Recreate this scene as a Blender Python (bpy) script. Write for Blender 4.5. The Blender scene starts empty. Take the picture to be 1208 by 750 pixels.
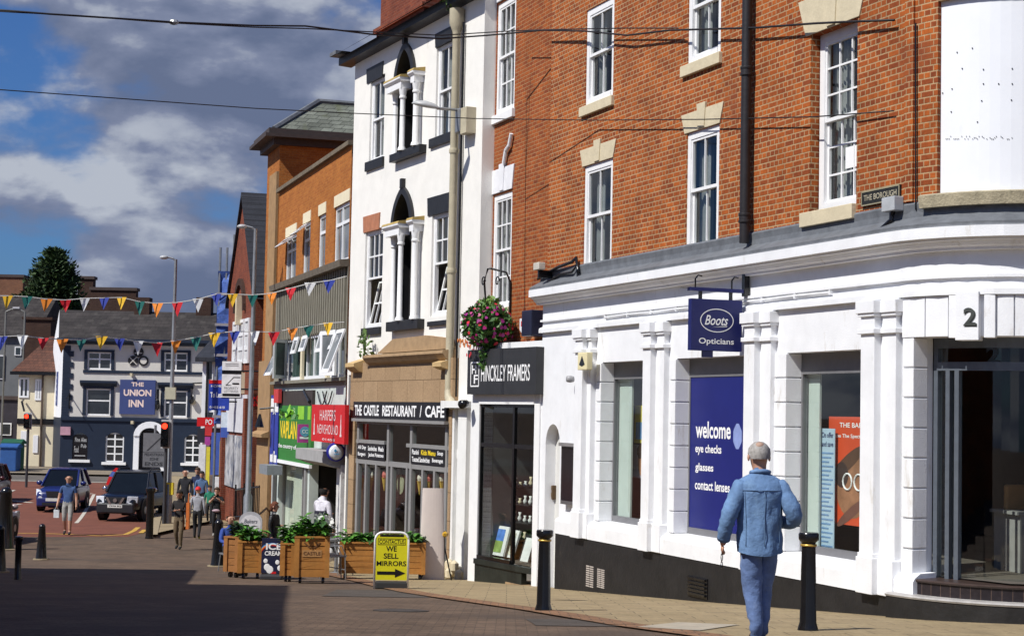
import bpy, bmesh, math, random
from mathutils import Vector, Matrix
random.seed(7)
SC = bpy.context.scene
COL = SC.collection
PI = math.pi
R = math.radians
# ------------------------------------------------------------------ camera
F, CX, CY = 2000.0, 604.0, 375.0        # focal length in photo pixels, image centre
CAMZ = 1.65
PITCH, ROLL = math.atan(112 / F), 0.0200
_f = Vector((0, math.cos(PITCH), math.sin(PITCH)))
_u0 = Vector((0, -math.sin(PITCH), math.cos(PITCH)))
_r0 = Vector((1, 0, 0))
_r = _r0 * math.cos(ROLL) + _u0 * math.sin(ROLL)
_u = _u0 * math.cos(ROLL) - _r0 * math.sin(ROLL)
CAM = Vector((0, 0, CAMZ))
def ray(px, py):
    return _f + _r * ((px - CX) / F) + _u * ((CY - py) / F)
def pd(px, py, d):
    r = ray(px, py)
    return CAM + r * (d / r.y)
GZ = [(-60, 0.0), (0, 0.0), (6, -.02), (11, -.13), (15, -.33), (17.4, -.48), (20.3, -.68), (25, -1.05), (30, -1.42), (36, -1.82),
      (44, -2.22), (50, -2.35), (60, -2.36), (75, -2.12), (90, -1.8), (130, -1.4), (260, -.5), (900, 3)]
def gz(y):
    for (a, za), (b, zb) in zip(GZ, GZ[1:]):
        if y <= b:
            return za + (zb - za) * (y - a) / (b - a)
    return GZ[-1][1]
def gp(px, py):
    r = ray(px, py)
    d = 8.0
    while d < 400:
        p = CAM + r * (d / r.y)
        if p.z <= gz(d):
            return Vector((p.x, p.y, gz(p.y)))
        d += .02
    return CAM + r * (400 / r.y)

# ------------------------------------------------------------------ materials
def _nodes(name):
    m = bpy.data.materials.new(name)
    m.use_nodes = True
    nt = m.node_tree
    return m, nt, nt.nodes, nt.links, nt.nodes['Principled BSDF']
def N(nt, t, **kw):
    n = nt.nodes.new(t)
    for k, v in kw.items():
        if k.startswith('i_'):
            n.inputs[int(k[2:])].default_value = v
        else:
            setattr(n, k, v)
    return n
def c4(c):
    return (c[0], c[1], c[2], 1)
def M(name, col, rough=.6, var=.18, scale=5, bump=.0, metal=0, spec=.4, streak=False, dirt=None, fine=0, coat=0):
    m, nt, nd, lk, b = _nodes(name)
    b.inputs['Roughness'].default_value = rough
    b.inputs['Metallic'].default_value = metal
    b.inputs['Specular IOR Level'].default_value = spec
    if coat:
        b.inputs['Coat Weight'].default_value = coat
        b.inputs['Coat Roughness'].default_value = .05
    tc = N(nt, 'ShaderNodeTexCoord')
    mp = N(nt, 'ShaderNodeMapping')
    if streak:
        mp.inputs['Scale'].default_value = (1, 1, .12)
    lk.new(tc.outputs['Object'], mp.inputs['Vector'])
    nz = N(nt, 'ShaderNodeTexNoise')
    nz.inputs['Scale'].default_value = scale
    nz.inputs['Detail'].default_value = 6
    nz.inputs['Roughness'].default_value = .65
    lk.new(mp.outputs[0], nz.inputs['Vector'])
    rp = N(nt, 'ShaderNodeMapRange')
    rp.inputs[1].default_value = .3; rp.inputs[2].default_value = .7
    rp.inputs[3].default_value = 1 - var; rp.inputs[4].default_value = 1 + var * .6
    lk.new(nz.outputs['Fac'], rp.inputs[0])
    mx = N(nt, 'ShaderNodeMix', data_type='RGBA', blend_type='MULTIPLY')
    mx.inputs[0].default_value = 1
    mx.inputs[6].default_value = c4(col)
    lk.new(rp.outputs[0], mx.inputs[7])
    out = mx.outputs[2]
    if dirt:
        n2 = N(nt, 'ShaderNodeTexNoise')
        n2.inputs['Scale'].default_value = dirt[1]
        n2.inputs['Detail'].default_value = 8
        n2.inputs['Roughness'].default_value = .7
        mp2 = N(nt, 'ShaderNodeMapping')
        mp2.inputs['Scale'].default_value = (1, 1, dirt[3] if len(dirt) > 3 else .35)
        mp2.inputs['Location'].default_value = (3.3, 1.7, 9.1)
        lk.new(tc.outputs['Object'], mp2.inputs['Vector'])
        lk.new(mp2.outputs[0], n2.inputs['Vector'])
        r2 = N(nt, 'ShaderNodeMapRange')
        r2.inputs[1].default_value = dirt[2]; r2.inputs[2].default_value = dirt[2] + .14
        lk.new(n2.outputs['Fac'], r2.inputs[0])
        m2 = N(nt, 'ShaderNodeMix', data_type='RGBA')
        lk.new(r2.outputs[0], m2.inputs[0])
        lk.new(out, m2.inputs[6])
        m2.inputs[7].default_value = c4(dirt[0])
        out = m2.outputs[2]
    lk.new(out, b.inputs['Base Color'])
    if bump:
        bp = N(nt, 'ShaderNodeBump')
        bp.inputs['Strength'].default_value = bump
        bp.inputs['Distance'].default_value = .02
        n3 = N(nt, 'ShaderNodeTexNoise')
        n3.inputs['Scale'].default_value = fine or scale * 4
        n3.inputs['Detail'].default_value = 5
        lk.new(mp.outputs[0], n3.inputs['Vector'])
        lk.new(n3.outputs['Fac'], bp.inputs['Height'])
        lk.new(bp.outputs[0], b.inputs['Normal'])
    return m
def brickmat(name, c1, c2, mortar, bw=.225, bh=.075, ms=.012, rough=.85, ax='wall', off=.5, big=.25, bump=.5, sq=1.0, sqf=2, stain=None):
    m, nt, nd, lk, b = _nodes(name)
    b.inputs['Roughness'].default_value = rough
    b.inputs['Specular IOR Level'].default_value = .25
    tc = N(nt, 'ShaderNodeTexCoord')
    sp = N(nt, 'ShaderNodeSeparateXYZ')
    lk.new(tc.outputs['Object'], sp.inputs[0])
    cb = N(nt, 'ShaderNodeCombineXYZ')
    if ax == 'wall':
        ad = N(nt, 'ShaderNodeMath', operation='ADD')
        lk.new(sp.outputs[0], ad.inputs[0]); lk.new(sp.outputs[1], ad.inputs[1])
        lk.new(ad.outputs[0], cb.inputs[0]); lk.new(sp.outputs[2], cb.inputs[1])
    elif ax == 'floor':
        lk.new(sp.outputs[0], cb.inputs[0]); lk.new(sp.outputs[1], cb.inputs[1])
    elif ax == 'roof':      # courses along x, up-slope measured by z
        lk.new(sp.outputs[0], cb.inputs[0]); lk.new(sp.outputs[2], cb.inputs[1])
    br = N(nt, 'ShaderNodeTexBrick')
    br.offset = off
    br.squash = sq; br.squash_frequency = sqf
    br.inputs['Color1'].default_value = c4(c1)
    br.inputs['Color2'].default_value = c4(c2)
    br.inputs['Mortar'].default_value = c4(mortar)
    br.inputs['Scale'].default_value = 1
    br.inputs['Mortar Size'].default_value = ms
    br.inputs['Mortar Smooth'].default_value = .3
    br.inputs['Brick Width'].default_value = bw
    br.inputs['Row Height'].default_value = bh
    lk.new(cb.outputs[0], br.inputs['Vector'])
    nz = N(nt, 'ShaderNodeTexNoise')
    nz.inputs['Scale'].default_value = 1.3
    nz.inputs['Detail'].default_value = 7
    nz.inputs['Roughness'].default_value = .7
    lk.new(tc.outputs['Object'], nz.inputs['Vector'])
    rp = N(nt, 'ShaderNodeMapRange')
    rp.inputs[1].default_value = .3; rp.inputs[2].default_value = .7
    rp.inputs[3].default_value = 1 - big; rp.inputs[4].default_value = 1 + big * .7
    lk.new(nz.outputs['Fac'], rp.inputs[0])
    mx = N(nt, 'ShaderNodeMix', data_type='RGBA', blend_type='MULTIPLY')
    mx.inputs[0].default_value = 1
    lk.new(br.outputs['Color'], mx.inputs[6]); lk.new(rp.outputs[0], mx.inputs[7])
    n4 = N(nt, 'ShaderNodeTexNoise')
    n4.inputs['Scale'].default_value = 22
    n4.inputs['Detail'].default_value = 3
    lk.new(tc.outputs['Object'], n4.inputs['Vector'])
    r4 = N(nt, 'ShaderNodeMapRange')
    r4.inputs[1].default_value = .3; r4.inputs[2].default_value = .7
    r4.inputs[3].default_value = .82; r4.inputs[4].default_value = 1.14
    lk.new(n4.outputs['Fac'], r4.inputs[0])
    m4 = N(nt, 'ShaderNodeMix', data_type='RGBA', blend_type='MULTIPLY')
    m4.inputs[0].default_value = 1
    lk.new(mx.outputs[2], m4.inputs[6]); lk.new(r4.outputs[0], m4.inputs[7])
    out = m4.outputs[2]
    if stain:
        n5 = N(nt, 'ShaderNodeTexNoise')
        n5.inputs['Scale'].default_value = stain[1]; n5.inputs['Detail'].default_value = 7
        lk.new(tc.outputs['Object'], n5.inputs['Vector'])
        r5 = N(nt, 'ShaderNodeMapRange')
        r5.inputs[1].default_value = stain[2]; r5.inputs[2].default_value = stain[2] + .15
        r5.inputs[4].default_value = .75
        lk.new(n5.outputs['Fac'], r5.inputs[0])
        m5 = N(nt, 'ShaderNodeMix', data_type='RGBA')
        lk.new(r5.outputs[0], m5.inputs[0]); lk.new(out, m5.inputs[6])
        m5.inputs[7].default_value = c4(stain[0])
        out = m5.outputs[2]
    lk.new(out, b.inputs['Base Color'])
    if bump:
        bp = N(nt, 'ShaderNodeBump', invert=True)
        bp.inputs['Strength'].default_value = bump
        bp.inputs['Distance'].default_value = .012
        lk.new(br.outputs['Fac'], bp.inputs['Height'])
        lk.new(bp.outputs[0], b.inputs['Normal'])
    return m
def glassmat(name, tint=(.9, .95, .93), f=.0, wav=.02):
    m, nt, nd, lk, b = _nodes(name)
    nd.remove(b)
    o = nd['Material Output']
    tr = N(nt, 'ShaderNodeBsdfTransparent'); tr.inputs[0].default_value = c4(tint)
    gl = N(nt, 'ShaderNodeBsdfGlossy'); gl.inputs['Roughness'].default_value = .02
    fr = N(nt, 'ShaderNodeFresnel'); fr.inputs[0].default_value = 1.55
    ad = N(nt, 'ShaderNodeMath', operation='ADD'); ad.inputs[1].default_value = f
    mx = N(nt, 'ShaderNodeMixShader')
    nz = N(nt, 'ShaderNodeTexNoise'); nz.inputs['Scale'].default_value = 1.2
    bp = N(nt, 'ShaderNodeBump'); bp.inputs['Strength'].default_value = wav
    lk.new(nz.outputs['Fac'], bp.inputs['Height'])
    lk.new(bp.outputs[0], gl.inputs['Normal'])
    lk.new(fr.outputs[0], ad.inputs[0])
    ge = N(nt, 'ShaderNodeNewGeometry'); iv = N(nt, 'ShaderNodeMath', operation='SUBTRACT'); iv.inputs[0].default_value = 1; lk.new(ge.outputs['Backfacing'], iv.inputs[1])
    ml = N(nt, 'ShaderNodeMath', operation='MULTIPLY'); lk.new(ad.outputs[0], ml.inputs[0]); lk.new(iv.outputs[0], ml.inputs[1])
    lk.new(ml.outputs[0], mx.inputs[0]); lk.new(tr.outputs[0], mx.inputs[1]); lk.new(gl.outputs[0], mx.inputs[2])
    lk.new(mx.outputs[0], o.inputs['Surface'])
    return m
def emitmat(name, col, s):
    m, nt, nd, lk, b = _nodes(name)
    b.inputs['Base Color'].default_value = c4(col)
    b.inputs['Emission Color'].default_value = c4(col)
    b.inputs['Emission Strength'].default_value = s
    return m

# ------------------------------------------------------------------ mesh builder
class MB:
    def __init__(s):
        s.v = []; s.f = []; s.m = []
    def face(s, pts, m=0):
        i = len(s.v)
        s.v += [tuple(p) for p in pts]
        s.f.append(tuple(range(i, i + len(pts)))); s.m.append(m)
    def box(s, x0, x1, y0, y1, z0, z1, m=0, nx=1):
        if x0 > x1: x0, x1 = x1, x0
        if y0 > y1: y0, y1 = y1, y0
        if z0 > z1: z0, z1 = z1, z0
        i = len(s.v)
        for k in range(nx + 1):
            x = x0 + (x1 - x0) * k / nx
            s.v += [(x, y0, z0), (x, y1, z0), (x, y1, z1), (x, y0, z1)]
        for k in range(nx):
            a = i + 4 * k; b = a + 4
            for q in range(4):
                r = (q + 1) % 4
                s.f.append((a + q, a + r, b + r, b + q)); s.m.append(m)
        s.f.append((i + 3, i + 2, i + 1, i)); s.m.append(m)
        e = i + 4 * nx
        s.f.append((e, e + 1, e + 2, e + 3)); s.m.append(m)
        return s
    def mold(s, x0, x1, prof, m=0, nx=1):
        """closed profile [(y,z)...] swept along x"""
        i = len(s.v); n = len(prof)
        for k in range(nx + 1):
            x = x0 + (x1 - x0) * k / nx
            s.v += [(x, p[0], p[1]) for p in prof]
        for k in range(nx):
            for q in range(n):
                r = (q + 1) % n
                s.f.append((i + k * n + q, i + k * n + r, i + (k + 1) * n + r, i + (k + 1) * n + q)); s.m.append(m)
        s.f.append(tuple(range(i + n - 1, i - 1, -1))); s.m.append(m)
        e = i + nx * n
        s.f.append(tuple(range(e, e + n))); s.m.append(m)
        return s
    def prism(s, poly, y0, y1, m=0):
        """polygon in x,z extruded along y"""
        i = len(s.v); n = len(poly)
        s.v += [(p[0], y0, p[1]) for p in poly] + [(p[0], y1, p[1]) for p in poly]
        s.f.append(tuple(range(i, i + n))); s.m.append(m)
        s.f.append(tuple(range(i + 2 * n - 1, i + n - 1, -1))); s.m.append(m)
        for q in range(n):
            r = (q + 1) % n
            s.f.append((i + q, i + n + q, i + n + r, i + r)); s.m.append(m)
        return s
    def slab(s, poly, z0, z1, m=0):
        """polygon in x,y extruded along z"""
        i = len(s.v); n = len(poly)
        s.v += [(p[0], p[1], z0) for p in poly] + [(p[0], p[1], z1) for p in poly]
        s.f.append(tuple(range(i, i + n))); s.m.append(m)
        s.f.append(tuple(range(i + 2 * n - 1, i + n - 1, -1))); s.m.append(m)
        for q in range(n):
            r = (q + 1) % n
            s.f.append((i + q, i + n + q, i + n + r, i + r)); s.m.append(m)
        return s
    def lathe(s, prof, c=(0, 0, 0), n=16, m=0, axis='z'):
        i = len(s.v)
        for (r, z) in prof:
            for k in range(n):
                a = 2 * PI * k / n
                x, y = r * math.cos(a), r * math.sin(a)
                p = (x, y, z) if axis == 'z' else ((x, z, y) if axis == 'y' else (z, x, y))
                s.v.append((c[0] + p[0], c[1] + p[1], c[2] + p[2]))
        for j in range(len(prof) - 1):
            for k in range(n):
                l = (k + 1) % n
                s.f.append((i + j * n + k, i + j * n + l, i + (j + 1) * n + l, i + (j + 1) * n + k)); s.m.append(m)
        s.f.append(tuple(range(i + n - 1, i - 1, -1))); s.m.append(m)
        e = i + (len(prof) - 1) * n
        s.f.append(tuple(range(e, e + n))); s.m.append(m)
        return s
    def tube(s, pts, r, n=8, m=0):
        pts = [Vector(p) for p in pts]
        rs = r if isinstance(r, (list, tuple)) else [r] * len(pts)
        i = len(s.v)
        for j, p in enumerate(pts):
            d = (pts[min(j + 1, len(pts) - 1)] - pts[max(j - 1, 0)]).normalized()
            a = d.cross(Vector((0, 0, 1)))
            if a.length < .05: a = d.cross(Vector((0, 1, 0)))
            a.normalize(); b = d.cross(a)
            for k in range(n):
                t = 2 * PI * k / n
                s.v.append(tuple(p + (a * math.cos(t) + b * math.sin(t)) * rs[j]))
        for j in range(len(pts) - 1):
            for k in range(n):
                l = (k + 1) % n
                s.f.append((i + j * n + k, i + j * n + l, i + (j + 1) * n + l, i + (j + 1) * n + k)); s.m.append(m)
        s.f.append(tuple(range(i + n - 1, i - 1, -1))); s.m.append(m)
        e = i + (len(pts) - 1) * n
        s.f.append(tuple(range(e, e + n))); s.m.append(m)
        return s
    def ball(s, c, r, n=10, m=0):
        r = r if isinstance(r, (list, tuple)) else (r, r, r)
        prof = []
        i = len(s.v); h = n // 2
        for j in range(h + 1):
            t = PI * j / h
            rr, z = max(math.sin(t), .02), -math.cos(t)
            for k in range(n):
                a = 2 * PI * k / n
                s.v.append((c[0] + r[0] * rr * math.cos(a), c[1] + r[1] * rr * math.sin(a), c[2] + r[2] * z))
        for j in range(h):
            for k in range(n):
                l = (k + 1) % n
                s.f.append((i + j * n + k, i + j * n + l, i + (j + 1) * n + l, i + (j + 1) * n + k)); s.m.append(m)
        return s
    def wall(s, u0, u1, z0, z1, holes, dep=.12, y=0, step=0, m=0):
        us = sorted(set([u0, u1] + [h[0] for h in holes] + [h[1] for h in holes]))
        zs = sorted(set([z0, z1] + [h[2] for h in holes] + [h[3] for h in holes]))
        us = [u for u in us if u0 - 1e-6 <= u <= u1 + 1e-6]; zs = [z for z in zs if z0 - 1e-6 <= z <= z1 + 1e-6]
        if step:
            nu = []
            for a, b in zip(us, us[1:]):
                k = max(1, int((b - a) / step)) if b > step_from[0] else 1
                nu += [a + (b - a) * q / k for q in range(k)]
            us = nu + [us[-1]]
        for a, b in zip(us, us[1:]):
            for c, d in zip(zs, zs[1:]):
                mu, mz = (a + b) / 2, (c + d) / 2
                if any(h[0] < mu < h[1] and h[2] < mz < h[3] for h in holes): continue
                s.face([(a, y, c), (b, y, c), (b, y, d), (a, y, d)], m)
        for h in holes:
            e = y + (h[4] if len(h) > 4 else dep)
            a, b, c, d = h[:4]
            s.face([(a, y, c), (a, y, d), (a, e, d), (a, e, c)], m)
            s.face([(b, y, c), (b, e, c), (b, e, d), (b, y, d)], m)
            k = max(1, int((b - a) / step)) if step else 1
            for q in range(k):
                p0, p1 = a + (b - a) * q / k, a + (b - a) * (q + 1) / k
                s.face([(p0, y, d), (p1, y, d), (p1, e, d), (p0, e, d)], m)
                s.face([(p0, y, c), (p0, e, c), (p1, e, c), (p1, y, c)], m)
        return s
    def mesh(s, name, mats, warp=None, merge=True, recalc=True):
        vs = [warp(p) for p in s.v] if warp else s.v
        me = bpy.data.meshes.new(name)
        me.from_pydata(vs, [], s.f)
        for mt in (mats if isinstance(mats, (list, tuple)) else [mats]):
            me.materials.append(mt)
        me.polygons.foreach_set('material_index', s.m)
        if recalc or merge:
            bm = bmesh.new(); bm.from_mesh(me)
            if merge: bmesh.ops.remove_doubles(bm, verts=bm.verts, dist=1e-5)
            if recalc: bmesh.ops.recalc_face_normals(bm, faces=bm.faces)
            bm.to_mesh(me); bm.free()
        return me
    def build(s, name, mats, parent=None, warp=None, smooth=False, bevel=0, mat4=None, recalc=True, merge=True, sub=0, angle=None):
        me = s.mesh(name, mats, warp, merge, recalc)
        if smooth: me.polygons.foreach_set('use_smooth', [True] * len(me.polygons))
        o = bpy.data.objects.new(name, me)
        COL.objects.link(o)
        if parent is not None: o.parent = parent
        if mat4 is not None: o.matrix_world = mat4
        if bevel:
            b = o.modifiers.new('b', 'BEVEL'); b.width = bevel; b.segments = 2; b.limit_method = 'ANGLE'; b.angle_limit = R(35)
        if sub:
            b = o.modifiers.new('s', 'SUBSURF'); b.levels = sub; b.render_levels = sub
        if angle:
            me.polygons.foreach_set('use_smooth', [True] * len(me.polygons))
            b = o.modifiers.new('e', 'EDGE_SPLIT'); b.split_angle = R(angle)
        return o
step_from = [0]
def empty(name, loc=(0, 0, 0), rz=0, mat4=None):
    o = bpy.data.objects.new(name, None)
    COL.objects.link(o)
    o.empty_display_size = .2
    if mat4 is not None: o.matrix_world = mat4
    else:
        o.location = loc; o.rotation_euler = (0, 0, rz)
    return o
def tag(o, label, cat, group=None, kind=None):
    if label: o['label'] = label
    if cat: o['category'] = cat
    if group: o['group'] = group
    if kind: o['kind'] = kind
    return o
def copy_tree(o, parent=None):
    c = o.copy(); COL.objects.link(c)
    if parent is not None: c.parent = parent
    for ch in list(o.children): copy_tree(ch, c)
    return c

# ------------------------------------------------------------------ facades
class Fac:
    """A vertical street front: local x runs along it to the right as seen from the street, y into the building, z up."""
    def __init__(s, px, d, vpx=None, th=None, arc=None):
        s.th = math.atan((CX - vpx) / F) if th is None else th
        s.t = Vector((math.sin(s.th), -math.cos(s.th))); s.n = Vector((math.cos(s.th), math.sin(s.th)))
        p = pd(px, 487 + (px - CX) * ROLL, d)
        s.O = Vector((p.x, p.y)); s.arc = arc
        s.mat = Matrix.Translation((p.x, p.y, 0)) @ Matrix.Rotation(math.atan2(s.t.y, s.t.x), 4, 'Z')
    def loc(s, P):
        d = Vector((P[0], P[1])) - s.O
        return Vector((d.dot(s.t), d.dot(s.n)))
    def uv(s, px, py, off=0):
        r = ray(px, py); o = s.loc(CAM); r2 = Vector((Vector((r.x, r.y)).dot(s.t), Vector((r.x, r.y)).dot(s.n)))
        k = (-off - o.y) / r2.y
        u = o.x + r2.x * k
        if s.arc and u > s.arc[0]:
            ua, Rr = s.arc
            c = o - Vector((ua, Rr)); rad = Rr + off
            A, B, C = r2.dot(r2), 2 * c.dot(r2), c.dot(c) - rad * rad
            D = B * B - 4 * A * C
            if D > 0:
                k = (-B - math.sqrt(D)) / (2 * A)
                q = c + r2 * k
                u = ua + Rr * math.atan2(q.x, -q.y)
        return u, CAM.z + r.z * k
    def rect(s, x0, y0, x1, y1, off=0):
        a = s.uv(x0, y0, off); b = s.uv(x1, y1, off)
        return a[0], b[0], b[1], a[1]          # u0,u1,z0,z1
    def warp(s, p):
        if not s.arc or p[0] <= s.arc[0]: return p
        ua, Rr = s.arc
        f = (p[0] - ua) / Rr
        return (ua + (Rr - p[1]) * math.sin(f), Rr - (Rr - p[1]) * math.cos(f), p[2])
    def xyz(s, u, y, z):
        p = s.warp((u, y, z))
        q = s.O + s.t * p[0] + s.n * p[1]
        return Vector((q.x, q.y, z))
    def gz(s, u, y=0):
        return gz(s.xyz(u, y, 0).y)

_tc = {}
def text_mesh(body, bold=0.0, shear=0, spacing=1.0):
    k = (body, bold, shear, spacing)
    if k in _tc: return _tc[k]
    cu = bpy.data.curves.new('t', 'FONT')
    cu.body = body; cu.offset = bold; cu.shear = shear; cu.space_character = spacing
    cu.align_x = 'CENTER'; cu.resolution_u = 4
    ob = bpy.data.objects.new('t', cu); COL.objects.link(ob)
    bpy.context.view_layer.update()
    me = bpy.data.meshes.new_from_object(ob.evaluated_get(bpy.context.evaluated_depsgraph_get()))
    vs = [tuple(v.co) for v in me.vertices]; fs = [tuple(p.vertices) for p in me.polygons]
    bpy.data.objects.remove(ob); bpy.data.curves.remove(cu); bpy.data.meshes.remove(me)
    _tc[k] = (vs, fs)
    return _tc[k]
def put_text(mb, body, x0, x1, z0, z1, y, m=0, bold=.012, shear=0, keep=False, spacing=1.0):
    vs, fs = text_mesh(body, bold, shear, spacing)
    if not vs: return
    ax, bx = min(v[0] for v in vs), max(v[0] for v in vs)
    az, bz = min(v[1] for v in vs), max(v[1] for v in vs)
    sx, sz = (x1 - x0) / (bx - ax), (z1 - z0) / (bz - az)
    if keep:
        sx = min(sx, sz)
        mid = (x0 + x1) / 2; x0 = mid - sx * (bx - ax) / 2
    i = len(mb.v)
    mb.v += [(x0 + (v[0] - ax) * sx, y, z0 + (v[1] - az) * sz) for v in vs]
    for f in fs:
        mb.f.append(tuple(i + k for k in f)); mb.m.append(m)
def lettering(parent, mat, items, y, warp=None, name='lettering'):
    """items: (body,x0,x1,z0,z1[,bold])"""
    mb = MB()
    for it in items: put_text(mb, it[0], it[1], it[2], it[3], it[4], y, 0, it[5] if len(it) > 5 else .012)
    return mb.build(name, mat, parent, warp=warp, recalc=False, merge=False)
# ------------------------------------------------------------------ palette
brickA = brickmat('brick_orange_red', (.41, .100, .017), (.225, .050, .014), (.42, .28, .15), bw=.225, bh=.075, ms=.0095, big=.30, sq=.5, sqf=2, stain=((.22, .06, .025), .9, .60))
brickA2 = brickmat('brick_framers', (.34, .085, .018), (.22, .052, .017), (.36, .21, .10), ms=.008, big=.3)
brickB = brickmat('brick_tan_orange', (.42, .15, .030), (.33, .105, .022), (.36, .16, .05), ms=.007, big=.15)
brickC = brickmat('brick_dark_red', (.22, .055, .025), (.15, .035, .02), (.20, .10, .07), ms=.007, big=.25)
brickD = brickmat('brick_brown', (.062, .030, .020), (.045, .020, .015), (.07, .05, .04), ms=.007, big=.25)
stucco = M('white_paint', (.80, .81, .83), .6, .07, 3, .18, dirt=((.56, .53, .48), 3.4, .60, .28), fine=60)
stucco2 = M('old_white_render', (.80, .78, .73), .75, .07, 2, .25, dirt=((.55, .50, .40), 1.7, .62, .35), fine=40)
blackp = M('black_paint', (.018, .018, .020), .45, .35, 4, .2, dirt=((.06, .055, .05), 3, .64, .5))
plinthm = M('black_plinth_paint', (.016, .015, .015), .55, .4, 3, .3, dirt=((.07, .06, .05), 2.2, .63, .8))
blackg = M('black_gloss', (.008, .008, .009), .22, .2, 6, .05, spec=.5)
stone = M('cream_stone', (.60, .52, .36), .8, .12, 5, .2, dirt=((.36, .30, .20), 4, .63, .6))
greystone = M('mossy_stone', (.40, .35, .24), .9, .3, 9, .5, dirt=((.16, .15, .10), 6, .56, .8))
tanst = brickmat('tan_stone_tiles', (.37, .25, .145), (.33, .22, .125), (.17, .11, .06), bw=.95, bh=.58, ms=.010, off=.5, big=.12, bump=.3)
tanplain = M('tan_stone', (.36, .24, .13), .8, .2, 5, .2, dirt=((.22, .15, .08), 4, .62, .4))
lead = M('lead_flashing', (.14, .15, .165), .6, .3, 5, .2, dirt=((.10, .10, .10), 3, .6, .6))
whitewood = M('white_frame_paint', (.80, .80, .80), .45, .06, 6, .05, dirt=((.55, .53, .48), 7, .70, .6))
upvc = M('white_plastic_frame', (.82, .83, .84), .35, .03, 6)
greyframe = M('grey_shop_frame', (.25, .245, .24), .5, .1, 6, .05)
steel = M('dark_steel_frame', (.13, .15, .18), .4, .15, 8, metal=.3)
pane = M('window_glass', (.030, .034, .038), .04, .5, 1.1, .03, spec=.9, fine=1.5)
panelt = M('pale_window_glass', (.16, .17, .17), .05, .5, 1.3, .02, spec=.8, fine=1.5)
glass = glassmat('shop_glass', f=.03)
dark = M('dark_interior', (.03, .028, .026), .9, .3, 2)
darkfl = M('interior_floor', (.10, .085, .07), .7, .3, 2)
slate = brickmat('green_slate', (.20, .215, .18), (.135, .145, .12), (.06, .065, .055), bw=.42, bh=.24, ms=.012, ax='roof', big=.3, stain=((.10, .11, .06), 2.2, .55))
slated = brickmat('dark_slate', (.040, .042, .052), (.030, .032, .040), (.015, .015, .018), bw=.35, bh=.2, ms=.008, ax='roof', big=.2)
slateg = brickmat('grey_brown_slate', (.052, .045, .042), (.036, .031, .030), (.025, .022, .02), bw=.4, bh=.2, ms=.01, ax='roof', big=.4, stain=((.085, .078, .07), 1.6, .60))
tileb = brickmat('brown_roof_tile', (.13, .055, .035), (.085, .04, .028), (.04, .02, .015), bw=.25, bh=.16, ms=.01, ax='roof', big=.3)
pipegrey = M('beige_pipe_paint', (.47, .42, .30), .6, .15, 4, .1, dirt=((.25, .22, .15), 4, .64, .3))
pipedark = M('dark_iron_pipe', (.022, .020, .022), .45, .3, 5, .1)
galv = M('galvanised_steel', (.30, .31, .32), .45, .2, 6, metal=.6)
navy = M('navy_sign_paint', (.009, .013, .105), .4, .08, 3)
white = M('white_lettering', (.85, .85, .85), .5, .02, 3)
cream = M('cream_paint', (.74, .66, .47), .7, .08, 3, .1, dirt=((.5, .42, .28), 3, .66, .4))
yellowl = M('yellow_lettering', (.85, .62, .02), .5, .02, 3)
red = M('red_paint', (.60, .012, .014), .45, .1, 4)
green = M('green_paint', (.035, .20, .035), .5, .15, 4)
wood = M('planter_wood', (.40, .175, .038), .6, .3, 3, .2, streak=False, dirt=((.26, .11, .03), 5, .62, .5))
# ------------------------------------------------------------------ camera, sun, sky
cd = bpy.data.cameras.new('camera'); cam = bpy.data.objects.new('camera', cd); COL.objects.link(cam)
rot = Matrix((( _r.x, _u.x, -_f.x), (_r.y, _u.y, -_f.y), (_r.z, _u.z, -_f.z))).to_4x4()
cam.matrix_world = Matrix.Translation(CAM) @ rot
cd.sensor_width = 36; cd.sensor_fit = 'HORIZONTAL'; cd.lens = 36 * F / 1208
cd.clip_start = .1; cd.clip_end = 6000
SC.camera = cam
SUN_EL = R(49)
SUN_H = Vector((-.80, -.60)).normalized()      # horizontal direction towards the sun
sd = Vector((SUN_H.x * math.cos(SUN_EL), SUN_H.y * math.cos(SUN_EL), math.sin(SUN_EL)))
sl = bpy.data.lights.new('sun', 'SUN'); sl.energy = 5.0; sl.angle = R(.53); sl.color = (1, .965, .90)
so = bpy.data.objects.new('sun', sl); COL.objects.link(so)
so.rotation_euler = sd.to_track_quat('Z', 'Y').to_euler()
w = bpy.data.worlds.new('World'); SC.world = w; w.use_nodes = True
nt = w.node_tree; nd = nt.nodes; lk = nt.links
bg = nd['Background']; bg.inputs[1].default_value = .062
sky = N(nt, 'ShaderNodeTexSky', sky_type='NISHITA', sun_disc=False)
sky.sun_elevation = SUN_EL
sky.sun_rotation = math.atan2(SUN_H.x, SUN_H.y)
tc = N(nt, 'ShaderNodeTexCoord')
def cloudnoise(scale, det, rough, zs, locv, dist=0):
    mp = N(nt, 'ShaderNodeMapping')
    mp.inputs['Scale'].default_value = (1, 1, zs); mp.inputs['Location'].default_value = locv
    nz = N(nt, 'ShaderNodeTexNoise')
    nz.inputs['Scale'].default_value = scale; nz.inputs['Detail'].default_value = det; nz.inputs['Roughness'].default_value = rough
    nz.inputs['Distortion'].default_value = dist
    lk.new(tc.outputs['Generated'], mp.inputs['Vector']); lk.new(mp.outputs[0], nz.inputs['Vector'])
    return nz.outputs['Fac']
def mrange(src, a, b, c=0, d=1, smooth=True):
    r = N(nt, 'ShaderNodeMapRange')
    if smooth: r.interpolation_type = 'SMOOTHSTEP'
    for i, v in enumerate((a, b, c, d)): r.inputs[i + 1].default_value = v
    lk.new(src, r.inputs[0]); return r.outputs[0]
CLOUD_LOC = (1.35, .2, 3.1)
CS = dict(scale=8.5, det=10, rough=.52, zs=2.0, dist=.12)
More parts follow.
